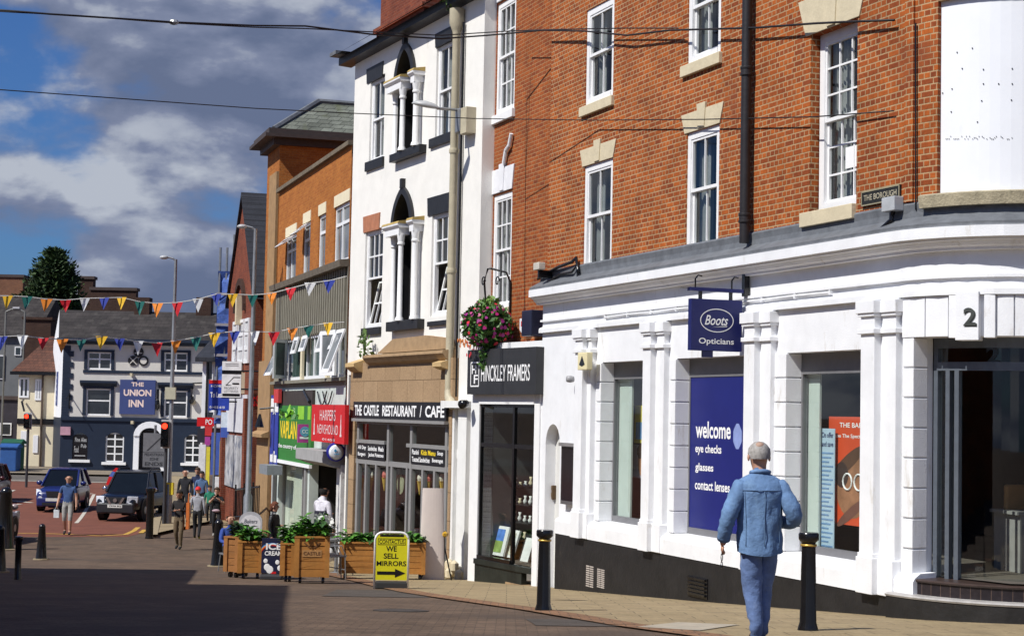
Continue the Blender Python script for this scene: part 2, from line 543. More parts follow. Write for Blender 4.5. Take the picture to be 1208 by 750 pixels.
d0 = cloudnoise(CS['scale'], CS['det'], CS['rough'], CS['zs'], CLOUD_LOC, CS['dist'])
d1 = cloudnoise(CS['scale'], CS['det'], CS['rough'], CS['zs'], (CLOUD_LOC[0] - .012, CLOUD_LOC[1], CLOUD_LOC[2] + .045), CS['dist'])
big = cloudnoise(3.2, 3, .5, 2.4, (7.7, 2.2, 4.4))
ad_ = N(nt, 'ShaderNodeMath', operation='MULTIPLY_ADD'); lk.new(big, ad_.inputs[0]); ad_.inputs[1].default_value = .75; lk.new(d0, ad_.inputs[2])
mask = mrange(ad_.outputs[0], .71, .86)
sb = N(nt, 'ShaderNodeMath', operation='SUBTRACT'); lk.new(d0, sb.inputs[0]); lk.new(d1, sb.inputs[1])
lit_ = mrange(sb.outputs[0], -.12, .16)
s2_ = mrange(big, .35, .65, .30, -.22, False)
ad2 = N(nt, 'ShaderNodeMath', operation='ADD', use_clamp=True); lk.new(lit_, ad2.inputs[0]); lk.new(s2_, ad2.inputs[1]); shade = ad2.outputs[0]
cr = N(nt, 'ShaderNodeValToRGB')
e = cr.color_ramp.elements
e[0].position = 0; e[0].color = (1.95, 2.5, 4.1, 1)
e[1].position = 1; e[1].color = (6.9, 7.5, 8.7, 1)
x = cr.color_ramp.elements.new(.5); x.color = (3.1, 3.65, 5.4, 1)
lk.new(shade, cr.inputs[0])
blue = N(nt, 'ShaderNodeMix', data_type='RGBA', blend_type='MULTIPLY')
blue.inputs[0].default_value = 1; blue.inputs[7].default_value = (.40, .72, 1.30, 1)
lk.new(sky.outputs[0], blue.inputs[6])
mx = N(nt, 'ShaderNodeMix', data_type='RGBA')
sx_ = N(nt, 'ShaderNodeSeparateXYZ'); lk.new(tc.outputs['Generated'], sx_.inputs[0])
hi = mrange(sx_.outputs[2], .24, .36, 1, .08); mm = N(nt, 'ShaderNodeMath', operation='MULTIPLY'); lk.new(mask, mm.inputs[0]); lk.new(hi, mm.inputs[1]); mask = mm.outputs[0]
lk.new(mask, mx.inputs[0]); lk.new(blue.outputs[2], mx.inputs[6]); lk.new(cr.outputs[0], mx.inputs[7])
lk.new(mx.outputs[2], bg.inputs[0])
SC.view_settings.view_transform = 'Standard'; SC.view_settings.look = 'None'
SC.view_settings.exposure = .10; SC.view_settings.gamma = 1; SC.view_settings.use_curve_mapping = False
SC.cycles.max_bounces = 8; SC.cycles.transparent_max_bounces = 12
try:
    SC.cycles.use_denoising = True
except Exception: pass
# ------------------------------------------------------------------ ground
def patch(name, poly, lift, mt, kind='structure', label=None, cat=None, step=1.0):
    """flat polygon (x,y) draped over the ground slope"""
    bm = bmesh.new()
    vs = [bm.verts.new((p[0], p[1], 0)) for p in poly]
    bm.faces.new(vs)
    y0, y1 = min(p[1] for p in poly), max(p[1] for p in poly)
    cuts = [a for a, _ in GZ if y0 < a < y1]
    for y in cuts:
        bmesh.ops.bisect_plane(bm, geom=bm.verts[:] + bm.edges[:] + bm.faces[:], plane_co=(0, y, 0), plane_no=(0, 1, 0))
    for v in bm.verts: v.co.z = gz(v.co.y) + lift
    bmesh.ops.triangulate(bm, faces=bm.faces)
    bmesh.ops.recalc_face_normals(bm, faces=bm.faces)
    if sum(f.normal.z for f in bm.faces) < 0: bmesh.ops.reverse_faces(bm, faces=bm.faces)
    me = bpy.data.meshes.new(name); bm.to_mesh(me); bm.free()
    me.materials.append(mt)
    o = bpy.data.objects.new(name, me); COL.objects.link(o)
    return tag(o, label, cat, kind=kind)
pavers = brickmat('block_paving', (.150, .102, .070), (.105, .072, .050), (.065, .047, .034), bw=.20, bh=.10, ms=.006, ax='floor', big=.35, bump=.3, stain=((.075, .055, .042), .5, .50))
slabs = brickmat('pavement_slabs', (.33, .255, .145), (.29, .22, .125), (.13, .10, .06), bw=.6, bh=.45, ms=.008, ax='floor', big=.25, bump=.3, stain=((.19, .145, .085), 1.3, .56))
redroad = M('red_asphalt', (.165, .055, .032), .9, .25, 1.2, .4, dirt=((.11, .045, .03), 1.2, .58, 1), fine=120)
greyroad = M('grey_asphalt', (.12, .105, .09), .9, .25, 1.2, .4, fine=120)
kerbst = M('kerb_stone', (.30, .24, .15), .85, .25, 5, .2)
roadpaint = M('white_road_paint', (.55, .50, .42), .8, .3, 6, dirt=((.2, .14, .1), 8, .60, 1))
yelpaint = M('yellow_road_paint', (.50, .30, .05), .8, .3, 6, dirt=((.2, .13, .06), 8, .60, 1))
patch('ground', [(-900, -60), (900, -60), (900, 900), (-900, 900)], 0, pavers)
def gxy(px, py):
    p = gp(px, py); return (p.x, p.y)
pts = [gxy(-160, 634), gxy(60, 633), gxy(150, 633), gxy(166, 629), gxy(176, 618), gxy(180, 600), gxy(188, 572), gxy(192, 556)]
a = patch('road', pts + [(-12, 92), (-60, 92), (-60, pts[0][1])], .004, redroad)
patch('junction_road', [(-80, 80.0), (20, 80.0), (20, 87.2), (-80, 87.2)], .008, greyroad)
curtm = M('grey_net_curtain', (.24, .24, .24), .9, .25, 5)
# ------------------------------------------------------------------ window helper
def sash(parent, fc, rc, cols, rows, y=.10, fw=.075, bar=.022, mat=None, name='window', sillm=None, sill=None, lint=None, lintm=None, glassm=None, split=.5, curtain=None, openlow=0, lowcols=None, lowrows=None):
    u0, u1, z0, z1 = rc
    mat = mat or whitewood
    b = MB(); zm = z0 + (z1 - z0) * (1 - split)
    b.box(u0, u0 + fw, y, y + .09, z0, z1); b.box(u1 - fw, u1, y, y + .09, z0, z1)
    b.box(u0 + fw, u1 - fw, y, y + .09, z1 - fw, z1); b.box(u0 + fw, u1 - fw, y - .02, y + .09, z0, z0 + fw * .9)
    iu0, iu1 = u0 + fw, u1 - fw
    s = .04
    def panes(za, zb, yy, cc, rr):
        b.box(iu0, iu0 + s, yy, yy + .04, za, zb); b.box(iu1 - s, iu1, yy, yy + .04, za, zb)
        b.box(iu0 + s, iu1 - s, yy, yy + .04, za, za + s * 1.2); b.box(iu0 + s, iu1 - s, yy, yy + .04, zb - s, zb)
        for k in range(1, cc):
            x = iu0 + s + (iu1 - iu0 - 2 * s) * k / cc
            b.box(x - bar / 2, x + bar / 2, yy + .004, yy + .03, za + s, zb - s)
        for k in range(1, rr):
            z = za + (zb - za) * k / rr
            b.box(iu0 + s, iu1 - s, yy + .006, yy + .028, z - bar / 2, z + bar / 2)
    panes(zm, z1 - fw, y + .012, cols, rows)
    g = MB()
    g.face([(iu0, y + .04, zm), (iu1, y + .04, zm), (iu1, y + .04, z1 - fw), (iu0, y + .04, z1 - fw)])
    if not openlow:
        panes(z0 + fw * .9, zm + s, y + .052, lowcols or cols, lowrows or rows)
        g.face([(iu0, y + .082, z0), (iu1, y + .082, z0), (iu1, y + .082, zm), (iu0, y + .082, zm)])
    win = b.build(name, mat, parent, warp=fc.warp)
    if openlow:      # lower sash tipped into the room about its foot
        c = MB(); h = zm - z0 - fw; cc = lowcols or cols; rr = lowrows or rows
        for k in range(cc + 1):
            x = iu0 + (iu1 - iu0 - .03) * k / cc
            c.box(x, x + (.05 if k in (0, cc) else .025), 0, .04, 0, h)
        for k in range(rr + 1):
            c.box(iu0, iu1, .001, .039, h * k / rr * .96, h * k / rr * .96 + .04)
        cs, sn = math.cos(openlow), math.sin(openlow)
        c.v = [(p[0], y + .05 + p[1] * cs + p[2] * sn, z0 + fw + p[2] * cs - p[1] * sn) for p in c.v]
        c.build('opening_sash', mat, win)
        q = MB(); q.box(iu0 - .02, iu1 + .02, y + .9, y + 1.0, z0 - .1, zm)
        q.build('room_wall', M('ochre_room', (.40, .28, .10), .9), win)
    g.build('pane', glass if not glassm else glassm, win, warp=fc.warp, recalc=False)
    if not openlow and glassm is None or glassm is panelt:
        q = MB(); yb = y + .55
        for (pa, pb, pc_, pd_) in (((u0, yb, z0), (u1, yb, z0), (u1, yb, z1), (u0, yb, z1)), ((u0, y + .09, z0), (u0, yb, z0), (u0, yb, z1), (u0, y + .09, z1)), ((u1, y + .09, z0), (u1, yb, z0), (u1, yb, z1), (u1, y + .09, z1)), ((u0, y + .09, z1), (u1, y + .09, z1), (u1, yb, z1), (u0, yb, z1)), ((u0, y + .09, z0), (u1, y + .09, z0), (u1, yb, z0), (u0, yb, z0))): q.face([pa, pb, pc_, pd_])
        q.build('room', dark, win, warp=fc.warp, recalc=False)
        for (f0, f1) in ((.02, .42), (.74, .98)):
            q = MB(); n_ = 16; X_ = lambda k: u0 + (u1 - u0) * (f0 + (f1 - f0) * k / n_); Y_ = lambda k: y + .20 + .035 * math.sin(k * 1.9) + .015 * math.sin(k * .7 + u0)
            for k in range(n_): q.face([(X_(k), Y_(k), z0 + .03), (X_(k + 1), Y_(k + 1), z0 + .03), (X_(k + 1), Y_(k + 1), z1), (X_(k), Y_(k), z1)])
            q.build('curtain', curtm, win, warp=fc.warp, recalc=False)
    if curtain:
        q = MB(); q.box(iu0, iu0 + (iu1 - iu0) * curtain[0], y + .10, y + .12, z0, z1)
        q.build('curtain', curtain[1], win, warp=fc.warp)
    if sill:
        q = MB(); q.box(*sill[:2], -sill[4] if len(sill) > 4 else -.06, y + .02, sill[2], sill[3])
        q.build('sill', sillm or stone, win, warp=fc.warp, bevel=.008)
    if lint:
        q = MB(); a0, a1, b0, b1, sp = lint
        q.prism([(a0, b0), (a1, b0), (a1 + sp, b1), (a0 - sp, b1)], -.015, .06)
        q.build('lintel', lintm or stone, win, warp=fc.warp)
    return win
# ------------------------------------------------------------------ opticians' corner building
B = Fac(663, 30, -164)
B.arc = None
ua = B.uv(1063, 500)[0]
RAD = 1.6
B.arc = (ua, RAD)
_w0 = B.warp
PHM = 1.95
def bw(p):
    ue = ua + RAD * PHM
    if p[0] <= ue: return _w0(p)
    q = _w0((ue, p[1], p[2])); l = p[0] - ue
    return (q[0] + l * math.cos(PHM), q[1] + l * math.sin(PHM), p[2])
B.warp = bw
UE = ua + RAD * PHM + 5
SEG = .12
bb = empty('corner_shop_building', mat4=B.mat)
tag(bb, 'red brick corner building with a white painted ground floor opticians shop', 'building')
zfl = B.uv(840, 290)[1]; zfa1 = B.uv(840, 306, .33)[1]; zfa0 = B.uv(840, 316.5, .33)[1]; zcy = B.uv(840, 331, .08)[1]
zar = B.uv(930, 364, .06)[1]; zli = B.uv(914, 417)[1]; zsi = B.uv(950, 651, -.22)[1]; zpl = B.uv(663, 630, .12)[1]
ZT = CAMZ + 9.6
uL = B.uv(647, 250)[0]; uL2 = B.uv(640, 400)[0]
# upper windows (holes)
wAl = B.rect(689.5, 197, 721, 314); wBl = B.rect(810.5, 161.5, 847, 292)
wAu = B.rect(693, -40, 723, 113); wBu = B.rect(813, -70, 850, 57)
dz = wAl[3] - wAl[2]
wAu = (wAu[0], wAu[1], wAu[2], wAu[2] + dz * .93); wBu = (wBu[0], wBu[1], wAu[2], wAu[3])
wBl = (wBl[0], wBl[1], wAl[2], wAl[3])
wC = B.rect(957, 42, 1010, 240)
blank = (B.uv(1106, 150)[0], B.uv(1206, 150)[0] + .25, B.uv(1120, 228)[1], B.uv(1120, 4)[1] + .05)
holes = [wAl + (.1,), wBl + (.1,), wAu + (.1,), wBu + (.1,), wC + (.16,), blank + (.10,)]
wb = MB()
step_from[0] = ua - .01
wb.wall(uL, UE, zfl - .05, ZT, holes, .1, step=SEG)
# flank and back of the block
for (x, y0, y1) in ((uL, 0, 9),):
    wb.face([(x, y0, zfl - 3.5), (x, y1, zfl - 3.5), (x, y1, ZT), (x, y0, ZT)])
wb.build('wall', brickA, bb, warp=B.warp, recalc=False)
q = MB(); q.mold(uL - .1, UE, [(-.18, ZT), (-.18, ZT + .12), (.3, ZT + .12), (.3, ZT)], nx=60); q.build('coping', stone, bb, warp=B.warp)
q = MB(); q.face([(uL, .1, ZT + .1), (ua + 1.2, .1 + .6, ZT + .1), (ua + 3, 9, ZT + .1), (uL, 9, ZT + .1)]); q.face([(uL, 9, -2), (uL, 9, ZT), (ua + 3, 9, ZT), (ua + 3, 9, -2)])
q.build('roof', lead, bb)
# a straight joint pier beside the corner
q = MB(); up = B.uv(1070, 150)[0]; q.box(up - .02, up + .14, -.028, .02, zfl + .1, ZT - .01, nx=3); q.build('brick_pier', brickA, bb, warp=B.warp)
curt = M('grey_curtain', (.30, .30, .30), .9, .4, 14, streak=True)
sl_ = lambda r, o0, o1, h, pr=.06: (r[0] - o0, r[1] + o1, r[2] - h, r[2] + .0, pr)
sash(bb, B, wAl, 2, 1, y=.02, fw=.10)
sash(bb, B, wBl, 2, 1, y=.02, fw=.10)
sash(bb, B, wAu, 2, 1, y=.02, fw=.11, sill=sl_(wAu, .14, .06, .17))
sash(bb, B, wBu, 2, 1, y=.02, fw=.11, sill=sl_(wBu, .14, .06, .17))
sc = B.uv(948, 268)
sash(bb, B, (wC[0] + .02, wC[1] + .1, wC[2], wC[3]), 3, 3, y=.13, fw=.12, bar=.025, sill=(B.uv(948, 260)[0], B.uv(1010, 250)[0], wC[2] - .19, wC[2] - .0, .07))
wins = [o for o in bb.children if o.name.startswith('window')]
def voussoir(win, u0, u1, z0, h, sp, key=True):
    q = MB(); q.prism([(u0, z0), (u1, z0), (u1 + sp, z0 + h), (u0 - sp, z0 + h)], -.018, .05)
    if key:
        m = (u0 + u1) / 2; q.prism([(m - .10, z0 + .02), (m + .10, z0 + .02), (m + .14, z0 + h + .09), (m - .14, z0 + h + .09)], -.035, .05)
    q.build('lintel', stone, win, warp=B.warp, bevel=.005)
voussoir(wins[0], wAl[0] - .06, wAl[1] + .02, wAl[3] + .005, .30, .12)
voussoir(wins[1], wBl[0] - .06, wBl[1] + .02, wBl[3] + .005, .30, .12)
voussoir(wins[4], wC[0] - .12, wC[1] + .05, wC[3] + .005, .50, .2)
# paper notice in the upper right window
q = MB(); a = B.rect(994, 174, 1007, 196, -.15); q.box(a[0], a[1], .195, .197, a[2], a[3]); q.build('notice', white, wins[4], warp=B.warp)
# blocked window panel and its sill
q = MB(); q.wall(blank[0], blank[1], blank[2], blank[3], [], y=.06, step=SEG)
pn = q.build('blocked_window_panel', M('white_panel', (.80, .82, .86), .5, .03, 2, dirt=((.62, .63, .66), 1.2, .62, .4)), bb, warp=B.warp)
rnd = random.Random(3)
q = MB()
for (px, py) in [(1129, 62), (1147, 57), (1135, 81), (1160, 82), (1194, 81), (1160, 99), (1178, 99), (1194, 99), (1123, 105), (1112, 110), (1158, 119), (1193, 118), (1153, 144), (1122, 132)] + [(1116 + k * 1.85, 161 + rnd.choice([0, 1.5, 3])) for k in range(43) if rnd.random() < .75]:
    u, z = B.uv(px, py, -.055); r_ = .0035 if py > 155 else .006; q.box(u - r_, u + r_, .05, .062, z - r_, z + r_)
q.build('screw_hole', blackp, pn, warp=B.warp)
zs = blank[2]
q = MB(); q.mold(B.uv(1091, 240)[0], blank[1] + .1, [(-.10, zs - .16), (-.12, zs - .02), (-.08, zs), (.1, zs + .01), (.1, zs - .16)], nx=16)
q.build('sill', greystone, pn, warp=B.warp)
# cornice
cornm = stucco
P = .25
prof = [(.15, zfl - .02), (-.02, zfl - .02), (-.03, zfl - .10), (-P + .02, zfa1 + .05), (-P + .02, zfa1 + .02), (-P, zfa1), (-P, zfa0), (-P + .04, zfa0), (-P + .05, zfa0 - .03), (-.17, zcy + .10), (-.13, zcy + .05), (-.10, zcy + .03), (-.09, zcy), (.15, zcy)]
q = MB(); q.mold(uL2 - .1, UE, prof, nx=70)
ob = q.build('cornice', [stucco, lead], bb, warp=B.warp)
for p in ob.data.polygons:
    if p.normal.z > .35 or p.center.z > zfa1 + .005: p.material_index = 1
q = MB(); q.mold(uL, UE, [(-.012, zfl - .10), (-.03, zfl + .06), (-.004, zfl + .09), (.02, zfl - .1)], nx=70); q.build('lead_flashing', lead, bb, warp=B.warp)
# ground floor front with its openings
def opn(pq, pr, zlo):     # opening: quoin right edge px -> px of next pilaster
    return (B.uv(pq, 500)[0], B.uv(pr, 500)[0], zlo, zli)
o1 = opn(709, 768, zsi); o2 = opn(797, 890, zsi); o3 = opn(927.5, 1029, zsi)
zst = B.uv(1077, 681, 0)[1]
zdh = B.uv(1110, 397)[1]
ud0 = B.uv(1077.5, 500)[0]; ud1 = ud0 + 1.95
o4 = (ud0, ud1, zst, zdh)
al0, al1 = B.uv(643, 560)[0], B.uv(660, 560)[0]
za = B.uv(655, 500)[1]
nich = (al0, al1, B.uv(650, 692)[1] - .3, za)
q = MB(); q.wall(uL2, UE, zpl - 1.4, zcy + .02, [o1 + (.26,), o2 + (.26,), o3 + (.26,), o4 + (.30,), nich + (.25,)], .26, step=SEG)
q.face([(uL2, 0, -3), (uL2, 9, -3), (uL2, 9, zcy), (uL2, 0, zcy)])
q.build('shopfront_wall', stucco, bb, warp=B.warp, recalc=False)
# arched side doorway: arch head and door
mid = (al0 + al1) / 2; hw = (al1 - al0) / 2; rz = hw * 1.1
q = MB()
pts = [(al0, za)] + [(mid - hw * math.cos(t), za - rz + rz * math.sin(t)) for t in [PI * k / 12 for k in range(13)]] + [(al1, za)]
for k in range(12):
    pa, pb = pts[k + 1], pts[k + 2]
    q.face([(pa[0], -.001, pa[1]), (pb[0], -.001, pb[1]), (pb[0], -.001, za), (pa[0], -.001, za)])
    q.face([(pa[0], -.001, pa[1]), (pa[0], .2, pa[1]), (pb[0], .2, pb[1]), (pb[0], -.001, pb[1])])
q.build('arch', stucco, bb, recalc=False)
q = MB(); q.box(al0, al1, .2, .24, nich[2], za)
for k in range(2):
    q.box(al0 + .05 + k * .3, al0 + .27 + k * .3, .185, .2, nich[2] + .5, nich[2] + 1.3); 
dr = q.build('side_door', M('pale_door_paint', (.62, .62, .60), .5, .06, 4), bb)
# architrave string and base course
q = MB(); q.mold(uL2 - .02, UE, [(-.07, zar), (-.07, zar + .07), (-.05, zar + .09), (.0, zar + .11), (.05, zar + .11), (.05, zar)], nx=60)
q.mold(uL2 - .02, UE, [(-.045, zar + .20), (-.045, zar + .235), (.05, zar + .25), (.05, zar + .2)], nx=60); q.build('string_course', stucco, bb, warp=B.warp)
un = B.uv(662, 640)[0]
uq4 = B.uv(1077, 690, .13)[0]
q = MB(); q.mold(un, uq4, [(-.13, zpl), (-.13, zsi - .10), (-.10, zsi - .06), (-.01, zsi - .01), (.26, zsi - .003), (.26, zpl)], nx=50); q.build('base_course', stucco, bb, warp=B.warp)
q = MB(); q.mold(un, UE, [(-.115, zpl - 1.6), (-.115, zpl - .003), (.2, zpl - .003), (.2, zpl - 1.6)], nx=60); pl = q.build('plinth', plinthm, bb, warp=B.warp)
for (x0, y0, x1, y1) in ((691.5, 665, 700, 693), (704.5, 669, 713, 694)):
    a = B.rect(x0, y0, x1, y1, .12); v = MB()
    for k in range(10):
        z = a[2] + (a[3] - a[2]) * k / 10
        for h in (0, .5): v.box(a[0] + (a[1] - a[0]) * h + .01, a[0] + (a[1] - a[0]) * (h + .5) - .01, -.125, -.11, z, z + (a[3] - a[2]) * .055)
    v.build('air_vent', M('pale_vent', (.45, .40, .36), .7), pl)
a = B.rect(811.5, 678, 834, 707, .13); v = MB(); v.box(a[0], a[1], -.13, -.11, a[2], a[3])
for k in range(5): v.box(a[0] + .03, a[1] - .03, -.16, -.13, a[2] + .03 + (a[3] - a[2]) * k / 5.3, a[2] + .06 + (a[3] - a[2]) * k / 5.3)
v.build('air_vent', blackg, pl)
# pilasters
def pil(a0, a1, b1):
    A0, A1, B1 = B.uv(a0, 500, .2)[0], B.uv(a1, 500, .2)[0], B.uv(b1, 500, .1)[0]
    q = MB(); zt = zar
    q.box(A0, A1, -.20, .02, zsi - .10, zt, nx=2); q.box(A0 - .05, B1, -.10, .02, zsi - .10, zt - .002, nx=2)
    for (e, zl, zh) in ((.05, zt - .17, zt - .02), (.03, zt - .21, zt - .17), (.035, zt - .42, zt - .36)):
        q.box(A0 - e, A1 + e, -.20 - e, .02, zl, zh, nx=2); q.box(A0 - .05 - e, B1 + e, -.10 - e, .021, zl, zh, nx=2)
    q.box(A0 - .03, A1 + .03, -.23, .02, zpl + .003, zsi + .12, nx=2); q.box(A0 - .07, B1 + .03, -.15, .021, zpl + .004, zsi + .11, nx=2)
    q.box(A0 - .015, A1 + .015, -.215, .02, zsi + .12, zsi + .17, nx=2)
    q.build('pilaster', stucco, bb, warp=B.warp, bevel=.006)
for p in ((677, 685.5, 696), (757, 766, 782), (876.5, 888.5, 908), (1014.5, 1030.5, 1056)): pil(*p)
# rusticated jamb blocks
def quoins(pl_, pr_, zlo, zhi, rev):
    u0, u1 = B.uv(pl_, 500)[0], B.uv(pr_, 500)[0]
    q = MB(); n = max(4, round((zhi - zlo) / .345)); h = (zhi - zlo) / n
    for k in range(n):
        q.box(u0, u1 + .025, -.03, rev, zlo + k * h + .009, zlo + (k + 1) * h - .009, nx=2)
    q.build('jamb_block', stucco, bb, warp=B.warp, bevel=.008)
quoins(704, 709, zsi, zli, .22); quoins(791, 797, zsi, zli, .22); quoins(915, 927.5, zsi, zli, .22); quoins(1066.5, 1077.5, zst - .02, zdh, .2)
# shop windows
def shopwin(o, nm='window', y=.24):
    b = MB(); f = .06; u0, u1, z0, z1 = o[:4]; z1 -= .0
    b.box(u0, u0 + f, y - .03, y + .05, z0, z1); b.box(u1 - f, u1, y - .03, y + .05, z0, z1)
    b.box(u0 + f, u1 - f, y - .03, y + .05, z1 - .28, z1); b.box(u0 + f, u1 - f, y - .03, y + .05, z0, z0 + .10)
    w_ = b.build(nm, M('grey_window_frame', (.16, .16, .17), .4, .1), bb)
    g = MB(); g.face([(u0 + f, y, z0 + .1), (u1 - f, y, z0 + .1), (u1 - f, y, z1 - .28), (u0 + f, y, z1 - .28)])
    g.build('pane', glass, w_, recalc=False)
    return w_
s1 = shopwin(o1); s2 = shopwin(o2); s3 = shopwin(o3)
# interior shell
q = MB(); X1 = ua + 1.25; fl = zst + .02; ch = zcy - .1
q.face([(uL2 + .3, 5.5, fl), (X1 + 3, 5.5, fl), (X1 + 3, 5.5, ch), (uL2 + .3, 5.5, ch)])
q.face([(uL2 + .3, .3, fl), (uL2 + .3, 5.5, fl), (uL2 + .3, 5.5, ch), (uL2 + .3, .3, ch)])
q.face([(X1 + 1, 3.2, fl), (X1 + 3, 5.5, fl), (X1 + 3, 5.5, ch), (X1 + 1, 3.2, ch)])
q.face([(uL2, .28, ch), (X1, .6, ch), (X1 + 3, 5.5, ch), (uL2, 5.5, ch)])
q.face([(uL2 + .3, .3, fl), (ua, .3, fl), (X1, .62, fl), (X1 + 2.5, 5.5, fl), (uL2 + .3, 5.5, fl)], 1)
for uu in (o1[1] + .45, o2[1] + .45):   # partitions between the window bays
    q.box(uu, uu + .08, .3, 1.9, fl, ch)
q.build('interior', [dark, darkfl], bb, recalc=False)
# entrance doors
y = .3
b = MB(); zt = B.uv(1112, 432, -.3)[1]
b.box(ud0 + .02, ud0 + .10, y, y + .08, zst, zdh, nx=1); b.box(ud0 + .1, ud1, y - .02, y + .08, zt - .05, zt + .05, nx=10)
b.box(ud0 + .1, ud1, y, y + .08, zdh - .12, zdh, nx=10)
for px in (1118.5, 1129): 
    u = B.uv(px, 540, -.3)[0]; b.box(u - .035, u + .035, y - .02, y + .06, zst, zt - .05)
dr = b.build('entrance_door', steel, bb, warp=B.warp)
g = MB()
for (za_, zb_) in ((zst, zt - .05), (zt + .05, zdh - .12)): g.wall(ud0 + .1, ud1, za_, zb_, [], y=y + .03, step=SEG)
g.build('pane', glass, dr, warp=B.warp, recalc=False)
q = MB(); a = B.rect(1163, 408, 1179, 431, -.3); put_text(q, '2', a[0], a[1], a[2] + .02, a[3], y + .01, bold=.03); q.build('door_number', blackg, dr, warp=B.warp, recalc=False)
# flat arch with keystone over the door
q = MB(); zk = zar - .005
us = [B.uv(px, 380)[0] for px in (1067, 1093, 1120, 1131)]
q2 = [B.uv(px, 380)[0] for px in (1157, 1160, 1176, 1196)]
for (a0, a1, sp) in ((us[0], us[1], 0), (us[1] + .012, us[2] - .0, .0), (q2[2] + .01, q2[3], 0), (q2[3] + .015, q2[3] + .35, 0), (q2[3] + .365, ud1 + .1, 0)):
    q.box(a0, a1, -.035, .1, zdh - .001, zk, nx=3)
for (a0, a1) in ((us[2] + .02, us[3] - .01), (q2[1] + .02, q2[2] - .01)): q.box(a0, a1, -.06, .1, zdh - .02, zk - .002, nx=2)
q.box(us[3], q2[0], -.10, .1, zdh - .05, zk + .04, nx=4)
ks = q.build('flat_arch', stucco, bb, warp=B.warp, bevel=.006)
q = MB(); a = B.rect(1136.5, 363, 1151, 384, .11); put_text(q, '2', a[0], a[1], a[2], a[3], -.112, bold=.02)
put_text(q, '2', a[0] + .012, a[1] + .012, a[2] - .012, a[3] - .012, -.105, bold=.02)
q.build('house_number', M('dark_number', (.06, .065, .06), .4), ks, warp=B.warp, recalc=False)
# tiled step
tile = brickmat('black_step_tile', (.022, .018, .022), (.030, .024, .026), (.11, .075, .06), bw=.165, bh=.2, ms=.006, off=0, big=.2, rough=.3)
q = MB(); ust = B.uv(1079, 690, .05)[0]
q.mold(ust, UE - 3, [(-.06, zpl - .4), (-.06, zst - .035), (.3, zst - .035), (.3, zpl - .4)], nx=30); q.build('step', tile, bb, warp=B.warp)
q = MB(); q.mold(ust, UE - 3, [(-.08, zst - .034), (-.09, zst - .015), (-.07, zst), (.6, zst + .002), (.6, zst - .034)], nx=30); q.build('step_edge', M('brown_tile_nosing', (.05, .032, .026), .35, .2), bb, warp=B.warp)
zn = B.uv(1150, 711, .25)[1]
q = MB(); q.mold(ust - .25, UE - 3, [(-.26, zn - .02), (-.27, zn), (-.24, zn + .015), (.1, zn + .02), (.1, zn - .02)], nx=30); q.build('lower_step', M('worn_step_edge', (.42, .40, .38), .5, .3, 6), bb, warp=B.warp)
q = MB(); q.mold(ust - .25, UE - 3, [(-.25, zpl - 1.6), (-.25, zn - .021), (.1, zn - .021), (.1, zpl - 1.6)], nx=30); q.build('step_riser', plinthm, bb, warp=B.warp)
# iron downpipe
pt = B.uv(887, 283); u = pt[0]; q = MB(); cy = -.12
q.lathe([(.072, pt[1] - .05), (.072, ZT)], (u, cy, 0), 14)
for z in (pt[1] + .3, B.uv(890, 85)[1], ZT - .6): q.lathe([(.074, z - .07), (.09, z - .06), (.09, z - .035), (.08, z - .03), (.08, z + .03), (.09, z + .035), (.09, z + .06), (.074, z + .07)], (u, cy, 0), 14)
q.build('drainpipe', pipedark, bb, smooth=True, angle=40)

# ---- things fixed to or standing in the opticians' front
def fmesh(mb, name, mats, fc, label, cat, group=None, **kw):
    o = mb.build(name, mats, None, warp=fc.warp if fc.arc else None, mat4=fc.mat, **kw)
    return tag(o, label, cat, group)
def board(name, fc, px, off, th, mt, label, cat, group=None, bevel=0):
    a = fc.rect(*px, off) if len(px) == 4 and px[1] < px[3] and max(px) > 20 else px
    b = MB(); b.box(a[0], a[1], -off, -off + th, a[2], a[3])
    return fmesh(b, name, mt, fc, label, cat, group, bevel=bevel), a
# blue vinyl and posters in the windows
vin = M('blue_window_vinyl', (.008, .013, .15), .35, .08, 2, spec=.4)
u0, u1, z0, z1 = o2[0] + .06, o2[1] - .06, o2[2] + .1, o2[3] - .28
b = MB(); b.box(u0, u1, .222, .236, z0, z1); v = fmesh(b, 'window_poster', vin, B, 'blue welcome poster covering the middle shop window', 'poster')
y = .221
tx = []
for (s, x0, y0, x1, y1) in (('welcome', 821, 498, 862, 518), ('eye checks', 820.5, 525, 851, 538), ('glasses', 820.5, 547, 841.5, 559), ('contact lenses', 820, 567, 861, 581)):
    a = B.rect(x0, y0 + (0), x1, y1, -y); tx.append((s, a[0], a[1], a[2], a[3] + .02, .02))
lettering(v, white, tx, y - .002)
a = B.rect(870, 505, 890, 525, -y); q = MB(); q.ball(((a[0]), y + .004, (a[2] + a[3]) / 2), (.16, .006, .22)); q.build('bubble', M('pale_blue', (.25, .32, .62)), v)
